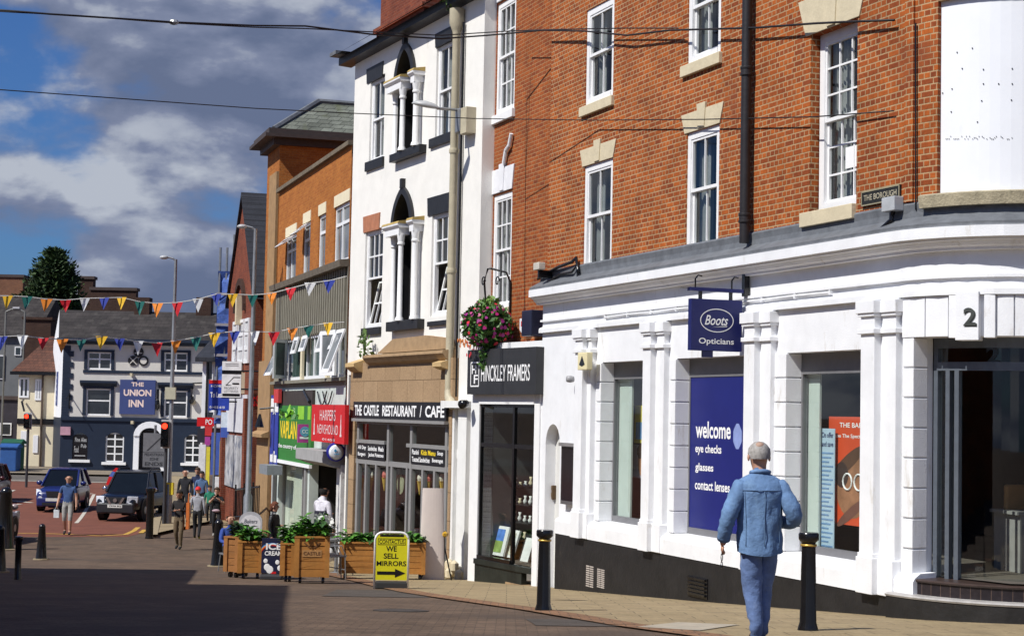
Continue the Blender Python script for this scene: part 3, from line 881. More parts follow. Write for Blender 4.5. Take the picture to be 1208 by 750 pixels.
# red poster
a = B.rect(978, 491, 1024, 622, -.42)
b = MB(); b.box(a[0], a[1], .42, .43, a[2], a[3])
pr = fmesh(b, 'window_poster', M('red_poster', (.62, .075, .022), .5, .1, 2), B, 'red poster with a bespectacled face standing in the right shop window', 'poster')
w_, h_ = a[1] - a[0], a[3] - a[2]
lettering(pr, white, [('THE BARN', a[0] + w_ * .28, a[0] + w_ * .95, a[2] + h_ * .90, a[2] + h_ * .945), ('Qube The Spectacle', a[0] + w_ * .06, a[0] + w_ * .98, a[2] + h_ * .795, a[2] + h_ * .84)], .417)
skin = M('poster_skin', (.36, .17, .09), .6, .5, 3)
def ell(cx, cz, rx, rz, y, mt, nm, rr=0):
    q = MB(); n = 20
    q.face([(a[0] + w_ * cx + w_ * (rx * math.cos(t) * math.cos(rr)) - h_ * rz * math.sin(t) * math.sin(rr), y, a[2] + h_ * cz + w_ * rx * math.cos(t) * math.sin(rr) + h_ * rz * math.sin(t) * math.cos(rr)) for t in [2 * PI * k / n for k in range(n)]])
    return q.build(nm, mt, pr, recalc=False)
ell(.62, .36, .42, .30, .4185, skin, 'face', -.35)
ell(.50, .58, .44, .07, .4175, M('poster_brow', (.10, .05, .03)), 'hat_brim', .5)
ell(.34, .46, .17, .12, .417, M('poster_hair', (.05, .03, .025)), 'hair')
ell(.60, .12, .42, .05, .417, M('poster_mouth', (.16, .07, .05)), 'scarf', .5)
for cx in (.5, .78):
    q = MB(); c = Vector((a[0] + w_ * cx, .41, a[2] + h_ * .40))
    q.tube([c + Vector((w_ * .11 * math.cos(t), 0, w_ * .11 * math.sin(t))) for t in [2 * PI * k / 14 for k in range(15)]], .012, 6); q.build('spectacle_lens', white, pr)
a2 = B.rect(970, 505, 985, 660, -.38)
b = MB(); b.box(a2[0], a2[1], .36, .37, a2[2], a2[3])
pb = fmesh(b, 'window_banner', M('pale_blue_banner', (.42, .55, .66), .5, .1, 3), B, 'narrow pale blue banner in the right shop window beside the red poster', 'banner')
h2 = (a2[3] - a2[2]); tx = [('On offer', a2[0] + .03, a2[1] - .03, a2[3] - .12, a2[3] - .05), ('and save', a2[0] + .03, a2[1] - .03, a2[3] - .24, a2[3] - .17)]
lettering(pb, navy, tx, .357)
q = MB()
for k in range(26):
    zz = a2[3] - .32 - k * .058
    q.box(a2[0] + .03, a2[1] - .03 - .05 * (k % 3), .356, .359, zz - .014, zz + .006)
q.build('print_line', M('print_blue', (.16, .28, .48)), pb)
a3 = B.rect(749, 478, 770, 523, -.5); b = MB(); b.box(a3[0], a3[1], .5, .51, a3[2], a3[3])
p3 = fmesh(b, 'window_poster', M('yellow_poster', (.60, .50, .06)), B, 'yellow and blue poster in the left shop window above the portrait', 'poster')
q = MB(); q.box(a3[0] + .06, a3[1] - .05, .494, .499, a3[2] + .06, a3[2] + (a3[3] - a3[2]) * .55); q.build('picture', M('poster_blue', (.10, .25, .5)), p3)
a3 = B.rect(747, 524, 770, 565, -.5); b = MB(); b.box(a3[0], a3[1], .5, .51, a3[2], a3[3])
p3 = fmesh(b, 'window_poster', M('portrait_poster', (.30, .28, .34)), B, 'portrait poster in the left shop window below the yellow one', 'poster')
q = MB(); cc = ((a3[0] + a3[1]) / 2, .497, (a3[2] + a3[3]) / 2); q.ball(cc, (.2, .006, .26)); q.build('face', skin, p3)
q = MB(); q.ball((cc[0] - .04, .495, cc[2] + .16), (.19, .006, .14)); q.build('hair', brickD, p3)
q = MB(); q.ball((cc[0] + .06, .491, cc[2] - .12), (.07, .004, .03)); q.build('lips', red, p3)
# hanging sign
def fac_at(P, th):
    f = Fac.__new__(Fac); f.th = th; f.t = Vector((math.sin(th), -math.cos(th))); f.n = Vector((math.cos(th), math.sin(th)))
    f.O = Vector((P[0], P[1])); f.arc = None
    f.mat = Matrix.Translation((P[0], P[1], 0)) @ Matrix.Rotation(math.atan2(f.t.y, f.t.x), 4, 'Z')
    return f
def proj_sign(fc, px, py):
    u, z = fc.uv(px, py)
    return fac_at(fc.xyz(u, 0, 0), fc.th + PI / 2)
H = proj_sign(B, 884, 345)
a = H.rect(814, 352, 873, 415); th = .05
b = MB(); b.box(a[0], a[1], -th, th, a[2], a[3]); b.box(a[0] + .25 * (a[1] - a[0]), a[0] + .45 * (a[1] - a[0]), -.02, .02, a[2] - .09, a[2])
hs = fmesh(b, 'hanging_sign', navy, H, 'navy blue hanging opticians sign with a white oval emblem on a bracket', 'sign')
t = H.rect(803, 338, 878, 346)
c = MB(); c.box(a[0] - .02, a[1] + .02, -.045, .045, t[2], t[3]); c.box(t[0], 0, -.02, .02, t[2] + .04, t[3] - .02, 1)
c.box(-.10, -.02, -.04, .04, H.uv(884, 350)[1], H.uv(884, 324)[1], 1)
for f in (.2, .8): c.box(a[0] + (a[1] - a[0]) * f - .02, a[0] + (a[1] - a[0]) * f + .02, -.02, .02, a[3], t[2], 1)
c.build('bracket', [navy, blackg], hs)
for f in (.1, .82):
    x = a[0] + (a[1] - a[0]) * f; c = MB(); c.tube([(x, 0, t[3]), (x, 0, t[3] + .12), (x + .04, 0, t[3] + .17), (x + .1, 0, t[3] + .16)], .012, 6); c.build('sign_light', blackg, hs)
w_, h_ = a[1] - a[0], a[3] - a[2]
e_ = MB(); cx_, cz_ = a[0] + w_ * .5, a[3] - h_ * .41
for k in range(32):
    t0, t1 = 2 * PI * k / 32, 2 * PI * (k + 1) / 32
    e_.face([(cx_ + w_ * .33 * r_ * math.cos(q_), -th - .003, cz_ + h_ * .23 * (r_ if r_ > .99 else .93) * math.sin(q_)) for (q_, r_) in ((t0, 1), (t1, 1), (t1, .95), (t0, .95))])
put_text(e_, 'Boots', cx_ - w_ * .24, cx_ + w_ * .22, cz_ - h_ * .09, cz_ + h_ * .10, -th - .003, 0, .01, .35)
e_.face([(cx_ - w_ * .10, -th - .003, cz_ - h_ * .13), (cx_ + w_ * .2, -th - .003, cz_ - h_ * .10), (cx_ + w_ * .2, -th - .003, cz_ - h_ * .115)])
put_text(e_, 'Opticians', a[0] + w_ * .15, a[1] - w_ * .16, a[2] + h_ * .10, a[2] + h_ * .245, -th - .003, 0, .012)
e_.build('lettering', white, hs, recalc=False)
# noticeboard, alarm, intercom, floodlight, street name, cctv
a = B.rect(662, 523, 682, 597, .12)
b = MB(); b.box(a[0], a[1], -.12, .05, a[2], a[3]); o = fmesh(b, 'noticeboard', M('noticeboard_frame', (.16, .15, .15), .4, .1, 4, metal=.4), B, 'black glazed noticeboard on the white wall by the arched side door', 'noticeboard', bevel=.01)
b = MB(); b.box(a[0] + .05, a[1] - .05, -.126, -.1, a[2] + .07, a[3] - .06); b.build('panel', M('notice_panel', (.012, .010, .014), .12, .3, 3), o)
b = MB(); b.box(a[0], a[1], -.17, -.121, a[3] - .04, a[3] + .02); b.build('hood', M('notice_hood', (.22, .21, .21), .4), o)
a = B.rect(684, 416, 694.5, 436, .26)
b = MB(); b.box(a[0], a[1], -.30, -.19, a[2], a[3]); o = fmesh(b, 'alarm_box', M('cream_alarm', (.74, .66, .40), .5, .06), B, 'cream intruder alarm box on the leftmost white pilaster', 'alarm', bevel=.012)
b = MB(); w_ = a[1] - a[0]; h_ = a[3] - a[2]
b.prism([(a[0] + w_ * .2, a[2] + h_ * .3), (a[0] + w_ * .5, a[2] + h_ * .2), (a[0] + w_ * .8, a[2] + h_ * .3), (a[0] + w_ * .5, a[2] + h_ * .8)], -.305, -.30); b.build('emblem', blackg, o)
a = B.rect(645.5, 571, 656, 589, -.2)
b = MB(); b.box(a[0], a[1], .13, .2, a[2], a[3]); o = fmesh(b, 'letter_box', M('bronze_box', (.12, .075, .04), .4, .2, 8, metal=.4), B, 'brown intercom box on the side door under the arch', 'intercom', bevel=.01)
for k in (0, 1):
    b = MB(); b.box(a[0] + .05, a[1] - .05, .122, .13, a[2] + .05 + k * (a[3] - a[2]) * .5, a[2] + .12 + k * (a[3] - a[2]) * .5); b.build('button_panel', M('brass_plate', (.35, .27, .16), .4, .1, metal=.5), o)
a = B.rect(1017, 225, 1062, 231, .02); za_, zb_ = B.uv(1040, 239.5, .02)[1], B.uv(1040, 222, .02)[1]
b = MB(); b.box(a[0], a[1], -.03, -.004, za_, zb_); o = fmesh(b, 'street_sign', M('black_cast_plate', (.02, .02, .018), .5, .2, 8), B, 'black street name plate THE BOROUGH high on the brick corner', 'sign')
lettering(o, M('worn_letters', (.42, .38, .28), .7, .2, 12), [('THE BOROUGH', a[0] + .06, a[1] - .06, za_ + .06, zb_ - .05)], -.034)
b = MB()
for (x0, x1, z0, z1) in ((a[0], a[1], zb_ - .015, zb_), (a[0], a[1], za_, za_ + .015), (a[0], a[0] + .015, za_, zb_), (a[1] - .015, a[1], za_, zb_)): b.box(x0, x1, -.036, -.03, z0, z1)
b.build('border', M('worn_border', (.30, .27, .18), .7), o)
a = B.rect(1043, 234, 1058, 248, .12)
b = MB(); b.box(a[0], a[1], -.16, -.02, a[2], a[3]); o = fmesh(b, 'junction_box', M('grey_box', (.42, .44, .46), .5), B, 'small grey junction box under the street name plate', 'box', bevel=.01)
b = MB(); b.tube([((a[0] + a[1]) / 2, -.08, a[2]), ((a[0] + a[1]) / 2, -.1, a[2] - .1), (a[0] - .02, -.14, a[2] - .2)], .03, 8); b.build('cable_tail', blackg, o)
a = B.uv(674, 447, .1); b = MB(); b.lathe([(.01, -.07), (.055, -.06), (.065, 0), (.05, .06), (.02, .07)], (a[0], -.12, a[1]), 10, axis='y'); fmesh(b, 'security_light', M('grey_lamp', (.35, .35, .36), .4), B, 'small round security light on the white wall above the arched door', 'light', smooth=True)
# white conduit clipped along the frieze and dark cables over the ledge
b = MB(); zc = B.uv(930, 350.5, .03)[1]; u0, u1 = B.uv(716, 370)[0], B.uv(982, 342)[0]
b.tube([(u0, -.035, zc)] + [(u0 + (u1 - u0) * k / 8, -.035, zc + .008 * (k % 2)) for k in range(1, 9)], .016, 6)
for k in range(9): b.box(u0 + (u1 - u0) * k / 8 - .015, u0 + (u1 - u0) * k / 8 + .015, -.05, 0, zc - .03, zc + .035)
fmesh(b, 'cable_conduit', stucco, B, 'white painted conduit clipped along the opticians frieze', 'conduit')
b = MB(); L_ = [B.uv(x, y, .05) for x, y in ((636, 329), (642, 325), (660, 315), (676, 309), (681, 304), (683, 318), (684, 322))]
b.tube([(p[0], -.07, p[1]) for p in L_], .03, 6)
b.tube([(p[0], -.05 - .02 * (k % 2), p[1] - .13 - .05 * (k % 2)) for k, p in enumerate(L_)], .02, 6)
fmesh(b, 'cable', blackg, B, 'tangle of black cables along the brick above the white cornice end', 'cable', smooth=True)
a = B.uv(635, 315, .25); b = MB(); b.box(a[0] - .05, a[0] + .22, -.33, -.2, a[1] - .06, a[1] + .07); b.box(a[0] + .06, a[0] + .12, -.29, -.0, a[1] - .2, a[1] - .061, 1); fmesh(b, 'security_camera', [M('camera_cream', (.55, .52, .45)), blackg], B, 'small cream security camera at the end of the white cornice', 'camera', bevel=.01)
b = MB(); b.tube([B.warp((B.uv(1082.5, y)[0], -.03, B.uv(1082.5, y)[1])) for y in (28, 90, 150, 210, 248)], .010, 6)
tag(b.build('cable', blackg, None, mat4=B.mat), 'black cable running down the brick joint beside the blocked window', 'cable')
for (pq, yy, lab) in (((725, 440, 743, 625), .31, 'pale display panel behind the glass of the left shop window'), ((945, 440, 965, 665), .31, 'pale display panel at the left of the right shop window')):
    a = B.rect(*pq, -yy); b = MB(); b.box(a[0], a[1], yy, yy + .03, a[2], a[3]); fmesh(b, 'reflection_panel', M('pale_green_reflection', (.50, .56, .52), .6, .1, 2), B, lab, 'panel')  # added panel: its pale green stands in for the white jamb mirrored in the glass
# furniture inside the entrance
e = empty('office_chair', mat4=Matrix.Translation(B.xyz(B.uv(1195, 600, -1)[0] - 1.0, 2.0, fl)) @ Matrix.Rotation(.4, 4, 'Z')); tag(e, 'tan office chair inside the opticians doorway', 'chair')
orange = M('tan_chair', (.42, .20, .06), .6)
q = MB(); q.box(-.24, .24, -.24, .24, .44, .52); q.build('seat', orange, e, bevel=.03)
q = MB(); q.box(-.22, .22, .2, .26, .6, 1.05); q.build('backrest', orange, e, bevel=.03)
q = MB(); q.lathe([(.03, .06), (.03, .44)], n=8)
for k in range(5): q.tube([(0, 0, .1), (.26 * math.cos(k * 1.257), .26 * math.sin(k * 1.257), .04)], .02, 6)
q.build('base', blackg, e)
dsk = M('dim_white_desk', (.30, .29, .28), .6)
e = empty('reception_desk', mat4=Matrix.Translation(B.xyz(B.uv(1172, 600, -1)[0] - .75, 2.3, fl)) @ Matrix.Rotation(.2, 4, 'Z')); tag(e, 'white reception desk with drawers inside the opticians doorway', 'desk')
q = MB(); q.box(-.7, .7, -.35, .35, .7, .74); q.build('top', dsk, e); q = MB(); q.box(-.65, -.2, -.33, .33, 0, .698); q.box(.6, .66, -.33, .33, 0, .699); q.build('drawer_unit', dsk, e)
q = MB(); q.box(-.3, .3, -.02, .03, .88, 1.28); q.box(-.05, .05, 0, .04, .744, .88); q.box(-.12, .12, -.1, .1, .741, .755)
o = q.build('computer_monitor', blackg, None, mat4=Matrix.Translation(B.xyz(B.uv(1172, 600, -1)[0] - .75, 2.3, fl)) @ Matrix.Rotation(.2, 4, 'Z')); tag(o, 'black computer monitor on the desk inside the opticians', 'monitor')
def shell(mb, u0, u1, D, z0, z1, m=0, top=True, left=True, right=True):
    if left: mb.face([(u0, 0, z0), (u0, D, z0), (u0, D, z1), (u0, 0, z1)], m)
    if right: mb.face([(u1, 0, z0), (u1, D, z0), (u1, D, z1), (u1, 0, z1)], m)
    mb.face([(u0, D, z0), (u1, D, z0), (u1, D, z1), (u0, D, z1)], m)
    if top: mb.face([(u0, 0, z1), (u1, 0, z1), (u1, D, z1), (u0, D, z1)], m)
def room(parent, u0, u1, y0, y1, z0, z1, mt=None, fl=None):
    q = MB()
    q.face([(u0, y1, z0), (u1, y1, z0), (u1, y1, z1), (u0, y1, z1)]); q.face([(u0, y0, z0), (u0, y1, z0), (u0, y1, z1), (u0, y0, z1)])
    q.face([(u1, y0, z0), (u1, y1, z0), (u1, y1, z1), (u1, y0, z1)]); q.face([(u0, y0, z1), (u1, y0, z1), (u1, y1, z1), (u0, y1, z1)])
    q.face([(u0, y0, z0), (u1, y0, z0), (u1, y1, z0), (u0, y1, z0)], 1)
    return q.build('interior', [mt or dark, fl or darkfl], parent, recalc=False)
def slabwin(parent, fc, rc, y=.03, fw=.06, name='window', mat=None, vs=(), hs=(), gm=None):
    """simple framed window with glazing bars at given fractions"""
    u0, u1, z0, z1 = rc; b = MB()
    b.box(u0, u0 + fw, y, y + .07, z0, z1); b.box(u1 - fw, u1, y, y + .07, z0, z1)
    b.box(u0 + fw, u1 - fw, y, y + .07, z0, z0 + fw); b.box(u0 + fw, u1 - fw, y, y + .07, z1 - fw, z1)
    for v in vs:
        x = u0 + (u1 - u0) * v; b.box(x - fw / 2, x + fw / 2, y + .003, y + .066, z0 + fw, z1 - fw)
    for h in hs:
        z = z0 + (z1 - z0) * h; b.box(u0 + fw, u1 - fw, y + .006, y + .063, z - fw / 2, z + fw / 2)
    w_ = b.build(name, mat or upvc, parent, warp=fc.warp)
    g = MB(); g.face([(u0, y + .04, z0), (u1, y + .04, z0), (u1, y + .04, z1), (u0, y + .04, z1)])
    g.build('pane', gm or pane, w_, recalc=False, warp=fc.warp)
    return w_
# ================================================================== framers' shop (narrow brick house)
FB = fac_at(B.xyz(0, .22, 0), B.th)
fu0, fu1 = FB.uv(566, 300)[0], FB.uv(648.5, 300)[0]
fb = tag(empty('terraced_shop_building', mat4=FB.mat), 'narrow red brick house with a dark picture framing shop below, beside the white opticians', 'building')
w1 = FB.rect(587, 14, 606.5, 128); w2 = FB.rect(582.5, 232, 601, 362)
w1 = (w1[0], w1[1], w1[2], w1[2] + (w2[3] - w2[2])); w2 = (w1[0], w1[1], w2[2], w2[3])
q = MB(); zb = FB.uv(600, 408)[1]
q.wall(fu0, fu1 + .1, zb - .3, ZT - .3, [w1, w2], .08); shell(q, fu0, fu1 + .1, 8, zb - 4, ZT - .3)
q.build('wall', brickA2, fb, recalc=False)
for i_, w_ in enumerate((w1, w2)):
    s_ = (w_[0] - .12, w_[1] + .05, w_[2] - .17, w_[2], .07)
    W_ = sash(fb, FB, w_, 3, 2, y=.02, fw=.10, bar=.03, sill=s_, sillm=whitewood if i_ == 0 else stone)
    q = MB(); q.prism([(w_[0] - .04, w_[3] + .04), (w_[1] + .02, w_[3] + .04), (w_[1] + .12, w_[3] + .52), (w_[0] - .14, w_[3] + .52)], -.03, .05)
    m_ = (w_[0] + w_[1]) / 2; q.prism([(m_ - .1, w_[3] + .06), (m_ + .1, w_[3] + .06), (m_ + .15, w_[3] + .60), (m_ - .15, w_[3] + .60)], -.05, .05)
    q.build('lintel', M('white_lintel', (.76, .76, .78), .7, .1, 4, .1), W_, bevel=.006)
# shopfront, angled slightly into the street
S2 = Fac(633, 31.0, -450)
sa = S2.rect(556, 467, 632, 690); gS = S2.gz(sa[0]) - .4
sfz1 = S2.uv(600, 466)[1]; wz0 = S2.uv(600, 664)[1]
S2o = Matrix(FB.mat).inverted() @ S2.mat
def sub(mb, name, mats, parent, M4, **kw):
    o = mb.build(name, mats, parent, **kw); o.matrix_local = M4; return o
q = MB(); wx0, wx1 = S2.uv(564, 560)[0], S2.uv(629, 560)[0]
q.box(sa[0], wx0, 0, .3, gS, sfz1 + .6); q.box(wx1, sa[1] + .02, 0, .3, gS, sfz1 + .6); q.box(wx0, wx1, -.02, .3, sfz1 - .17, sfz1 + .02)
q.box(sa[0], sa[1] + .02, .05, 1.0, sfz1 + .02, sfz1 + 1.0)
sub(q, 'shopfront_frame', whitewood, fb, S2o)
q = MB(); du = S2.uv(603, 560)[0]
for x in (wx0, du, wx1): q.box(x - .035, x + .035, .03, .10, wz0, sfz1 - .17)
q.box(wx0, wx1, .035, .095, S2.uv(600, 526)[1] - .04, S2.uv(600, 526)[1] + .04); q.box(wx0, wx1, .034, .096, sfz1 - .23, sfz1 - .171); q.box(wx0, du, .0, .1, wz0 - .02, wz0 + .05)
wf = sub(q, 'window', blackg, fb, S2o)
q = MB(); q.face([(wx0, .06, wz0), (wx1, .06, wz0), (wx1, .06, sfz1 - .2), (wx0, .06, sfz1 - .2)]); q.build('pane', glass, wf, recalc=False)
q = MB(); q.box(wx0 - .05, wx1 + .0, -.04, .10, wz0 - .12, wz0 - .02); q.box(wx0 - .05, du + .5, -.01, .1, gS, wz0 - .12); sub(q, 'stall_riser', M('dark_green_riser', (.018, .022, .018), .5, .4, 3, .2), fb, S2o)
q = MB(); q.box(du - .1, wx1 - .02, -.03, .3, gS, S2.uv(618, 690)[1]); sub(q, 'doorstep', tanplain, fb, S2o)
rm = room(fb, wx0, wx1, .12, 2.2, wz0 - .01, sfz1, M('shop_back_wall', (.10, .10, .10), .9, .2, 2)); rm.matrix_local = S2o
def s2thing(mb, nm, mats, label, cat, group=None, **kw):
    return tag(mb.build(nm, mats, None, mat4=S2.mat, **kw), label, cat, group)
# sign
a = S2.rect(553, 413, 633, 465, .12)
b = MB(); b.box(a[0], a[1], -.14, .02, a[2], a[3]); fs = s2thing(b, 'shop_sign', M('charcoal_sign', (.030, .031, .034), .5, .2, 3), 'charcoal fascia board lettered for the picture framers', 'sign')
t = S2.rect(568, 431, 625, 449, .14); y = -.144
lettering(fs, white, [('HINCKLEY', t[0], t[0] + (t[1] - t[0]) * .52, t[2], t[3], .006), ('FRAMERS', t[0] + (t[1] - t[0]) * .56, t[1], t[2], t[3], .006)], y)
t = S2.rect(555.5, 427, 565, 456, .14); b = MB(); l = .025
for (x0, x1, z0, z1) in ((t[0], t[1], t[3] - l, t[3]), (t[0], t[1], t[2], t[2] + l), (t[0], t[0] + l, t[2], t[3]), (t[1] - l, t[1], t[2], t[3])): b.box(x0, x1, y, y + .004, z0, z1)
put_text(b, 'H', t[0] + .06, t[1] - .13, t[2] + .25, t[3] - .06, y); put_text(b, 'F', t[0] + .15, t[1] - .05, t[2] + .06, t[3] - .25, y)
b.build('logo', white, fs, recalc=False)
b = MB(); b.tube([((a[0] + .02), -.16, a[2] - .17), (a[0] + .1, -.3, a[2] - .2)], [.07, .09], 10); s2thing(b, 'floodlight', blackg, 'round black floodlight below the left end of the framers sign', 'light', smooth=True)
# goods in the framers' window
gm = [M('picture_white', (.72, .72, .70)), M('picture_frame_black', (.02, .02, .02), .4), M('picture_blue', (.10, .22, .60), .5, .5, 6), M('picture_green', (.25, .36, .10), .5, .5, 6)]
def framed(px, yy, mts, label, tilt=0, name='framed_picture'):
    a = S2.rect(*px, -yy); b = MB(); w_, h_ = a[1] - a[0], a[3] - a[2]
    b.box(0, w_, 0, .04, 0, h_); m4 = S2.mat @ Matrix.Translation((a[0], yy, a[2])) @ Matrix.Rotation(-tilt, 4, 'X')
    o = tag(b.build(name, mts[0], None, mat4=m4), label, 'picture')
    c = MB(); k = .15
    c.box(w_ * k, w_ * (1 - k), -.006, -.001, h_ * .5, h_ * (1 - k * .7), 0); c.box(w_ * k, w_ * (1 - k), -.006, -.001, h_ * k * .7, h_ * .5, 1)
    c.build('picture', mts[1], o)
    if len(mts) > 2:
        c = MB(); c.box(w_ * .3, w_ * .7, -.012, -.006, h_ * .32, h_ * .68); c.build('print', mts[2], o)
framed((572, 543, 585, 566), 1.2, [gm[1], [gm[0], gm[0]], gm[1]], 'small black framed picture higher on the framers window wall')
framed((572, 570, 585, 594), 1.2, [gm[1], [gm[0], gm[0]], gm[1]], 'small black framed picture lower on the framers window wall')
framed((571, 508, 587, 527), 1.2, [gm[1], [gm[0], gm[0]]], 'pale mounted print at the top of the framers window')
framed((607, 540, 620, 585), 1.2, [gm[1], [gm[1], gm[1]], gm[0]], 'tall dark frame hanging at the right of the framers window')
framed((571, 617, 593, 656), .35, [gm[0], [gm[2], gm[3]]], 'white framed blue landscape picture leaning in the framers window', .25)
framed((589, 622, 604, 658), .45, [gm[0], [M('picture_pale', (.55, .52, .42), .6, .3, 4)] * 2], 'pale framed picture leaning behind the landscape in the framers window', .3)
framed((611, 628, 623, 668), .5, [gm[1], [gm[0], gm[0]]], 'black framed white picture leaning behind the right pane of the framers window', .3)
a = S2.rect(570, 597, 586, 650, -1.3); b = MB(); b.box(a[0], a[1], 1.3, 1.6, wz0, a[3]); s2thing(b, 'display_plinth', M('plinth_grey', (.45, .45, .43)), 'pale grey display plinth inside the framers window', 'plinth')
rnd = random.Random(5)
b = MB(); t = S2.rect(606, 565, 628, 640, -.8)
for k in range(4):
    z = t[2] + (t[3] - t[2]) * k / 3.4; b.box(t[0], t[1], .7, 1.0, z, z + .02)
s_ = s2thing(b, 'shelf_unit', gm[1], 'dark shelves of ornaments behind the right pane of the framers shop', 'shelves')
for k in range(4):
    z = t[2] + (t[3] - t[2]) * k / 3.4 + .02
    for j in range(4):
        b = MB(); x = t[0] + .08 + (t[1] - t[0] - .12) * j / 3.3; h = rnd.uniform(.08, .2)
        b.lathe([(.03, 0), (.05, h * .4), (.02, h * .7), (.035, h)], (x, .8, z), 8); tag(b.build('ornament', gm[0] if rnd.random() < .6 else stone, None, mat4=S2.mat, smooth=True), 'small pale ornament on the shelves behind the right pane of the framers shop', 'ornament', 'ornaments on the framers shelves')
# alarm box and blue box beside the basket
a = FB.rect(616, 376, 622, 394, .1); b = MB(); b.prism([(a[0], a[2] + .1), ((a[0] + a[1]) / 2, a[2]), (a[1], a[2] + .1), (a[1], a[3]), (a[0], a[3])], -.15, -.0)
o = tag(b.build('alarm_box', M('white_alarm', (.75, .76, .8), .4), None, mat4=FB.mat), 'white alarm box on the brick wall above the framers sign', 'alarm')
b = MB(); b.box(a[0] + .08, a[1] - .08, -.154, -.15, a[2] + .25, a[3] - .15); b.build('lettering', red, o, recalc=False)
a = FB.rect(624, 367, 635, 396, .15); b = MB(); b.box(a[0], a[1], -.3, 0, a[2], a[3]); tag(b.build('speaker_box', M('dark_blue_box', (.016, .02, .045), .4), None, mat4=FB.mat, bevel=.02), 'dark blue box on the brick wall above the right end of the framers sign', 'box')
L_ = [FB.uv(*p) for p in ((606.5, 158), (604, 172), (600, 178), (597.5, 193))]
b = MB(); b.tube([(p[0], -.06, p[1]) for p in L_], .04, 8); tag(b.build('waste_pipe', stucco, None, mat4=FB.mat), 'short white bent pipe on the framers brick wall', 'pipe')

# ================================================================== white rendered restaurant house
W = Fac(565, 33.9, -305)
wu0, wu1 = W.uv(413.5, 300)[0], W.uv(566, 300)[0]
we = W.uv(418, 77)[1]
wbd = tag(empty('restaurant_building', mat4=W.mat), 'tall white rendered house with black arched niches and a tan stone restaurant front', 'building')
R_ = lambda *p, off=0: W.rect(*p, off)
ul, ur, ll, lr = R_(437.5, 95, 452, 187), R_(515.5, 54, 534.5, 160), R_(431.5, 273, 449.5, 386), R_(510, 252, 532.5, 371)
# same size pairs: keep columns aligned
def niche_rc(xl, xr, ya, ysp, yb):
    u0, u1 = W.uv(xl, ysp)[0], W.uv(xr, ysp)[0]
    return u0, u1, W.uv((xl + xr) / 2, yb)[1], W.uv((xl + xr) / 2, ysp)[1], W.uv((xl + xr) / 2, ya)[1]
nu, nl = niche_rc(470, 488, 59, 98, 185), niche_rc(466.5, 486, 229, 269, 383)
q = MB(); zsf = W.uv(470, 419)[1]
q.wall(wu0, wu1, zsf - 5.5, we, [ul, ur, ll, lr, (nu[0], nu[1], nu[2], nu[4] + .02, .4), (nl[0], nl[1], nl[2], nl[4] + .02, .4), (wu0 + .1, W.uv(532, 480)[0], zsf - 5.5, W.uv(470, 440)[1], .05)], .12)
shell(q, wu0, wu1, 9, zsf - 5.5, we)
q.build('wall', stucco2, wbd, recalc=False)
for k, (w_, c, r, ol) in enumerate(((ul, 2, 1, 0), (ur, 2, 1, 0), (ll, 3, 2, .22), (lr, 3, 2, .22))):
    sash(wbd, W, w_, c, r, y=.05, fw=.09, bar=.035, openlow=ol)
ws = [o for o in wbd.children if o.name.startswith('window')]
def lint(win, px, m, sp=.04):
    a = R_(*px); q = MB(); q.prism([(a[0], a[2]), (a[1] - sp, a[2]), (a[1], a[3]), (a[0] - sp, a[3])], -.025, .05); q.build('lintel', m, win)
def sillb(win, px, pr=.06):
    a = R_(*px, off=pr); q = MB(); q.box(a[0], a[1], -pr, .1, a[2], a[3]); q.build('sill', blackp, win, bevel=.01)
terra = M('terracotta_lintel', (.42, .17, .09), .8, .25, 5, .1, dirt=((.3, .2, .15), 5, .6, .5))
lint(ws[0], (434, 82, 452.5, 90), blackp); lint(ws[1], (515, 40.5, 534.5, 47), blackp); lint(ws[2], (430, 256, 448.5, 270), terra); lint(ws[3], (506, 234, 533.5, 248), blackp)
sillb(ws[0], (430, 192, 450.5, 195.5)); sillb(ws[1], (505.5, 164.5, 533, 165.5)); sillb(ws[2], (425.5, 387.5, 447, 394)); sillb(ws[3], (503.5, 379.5, 530.5, 382.5))
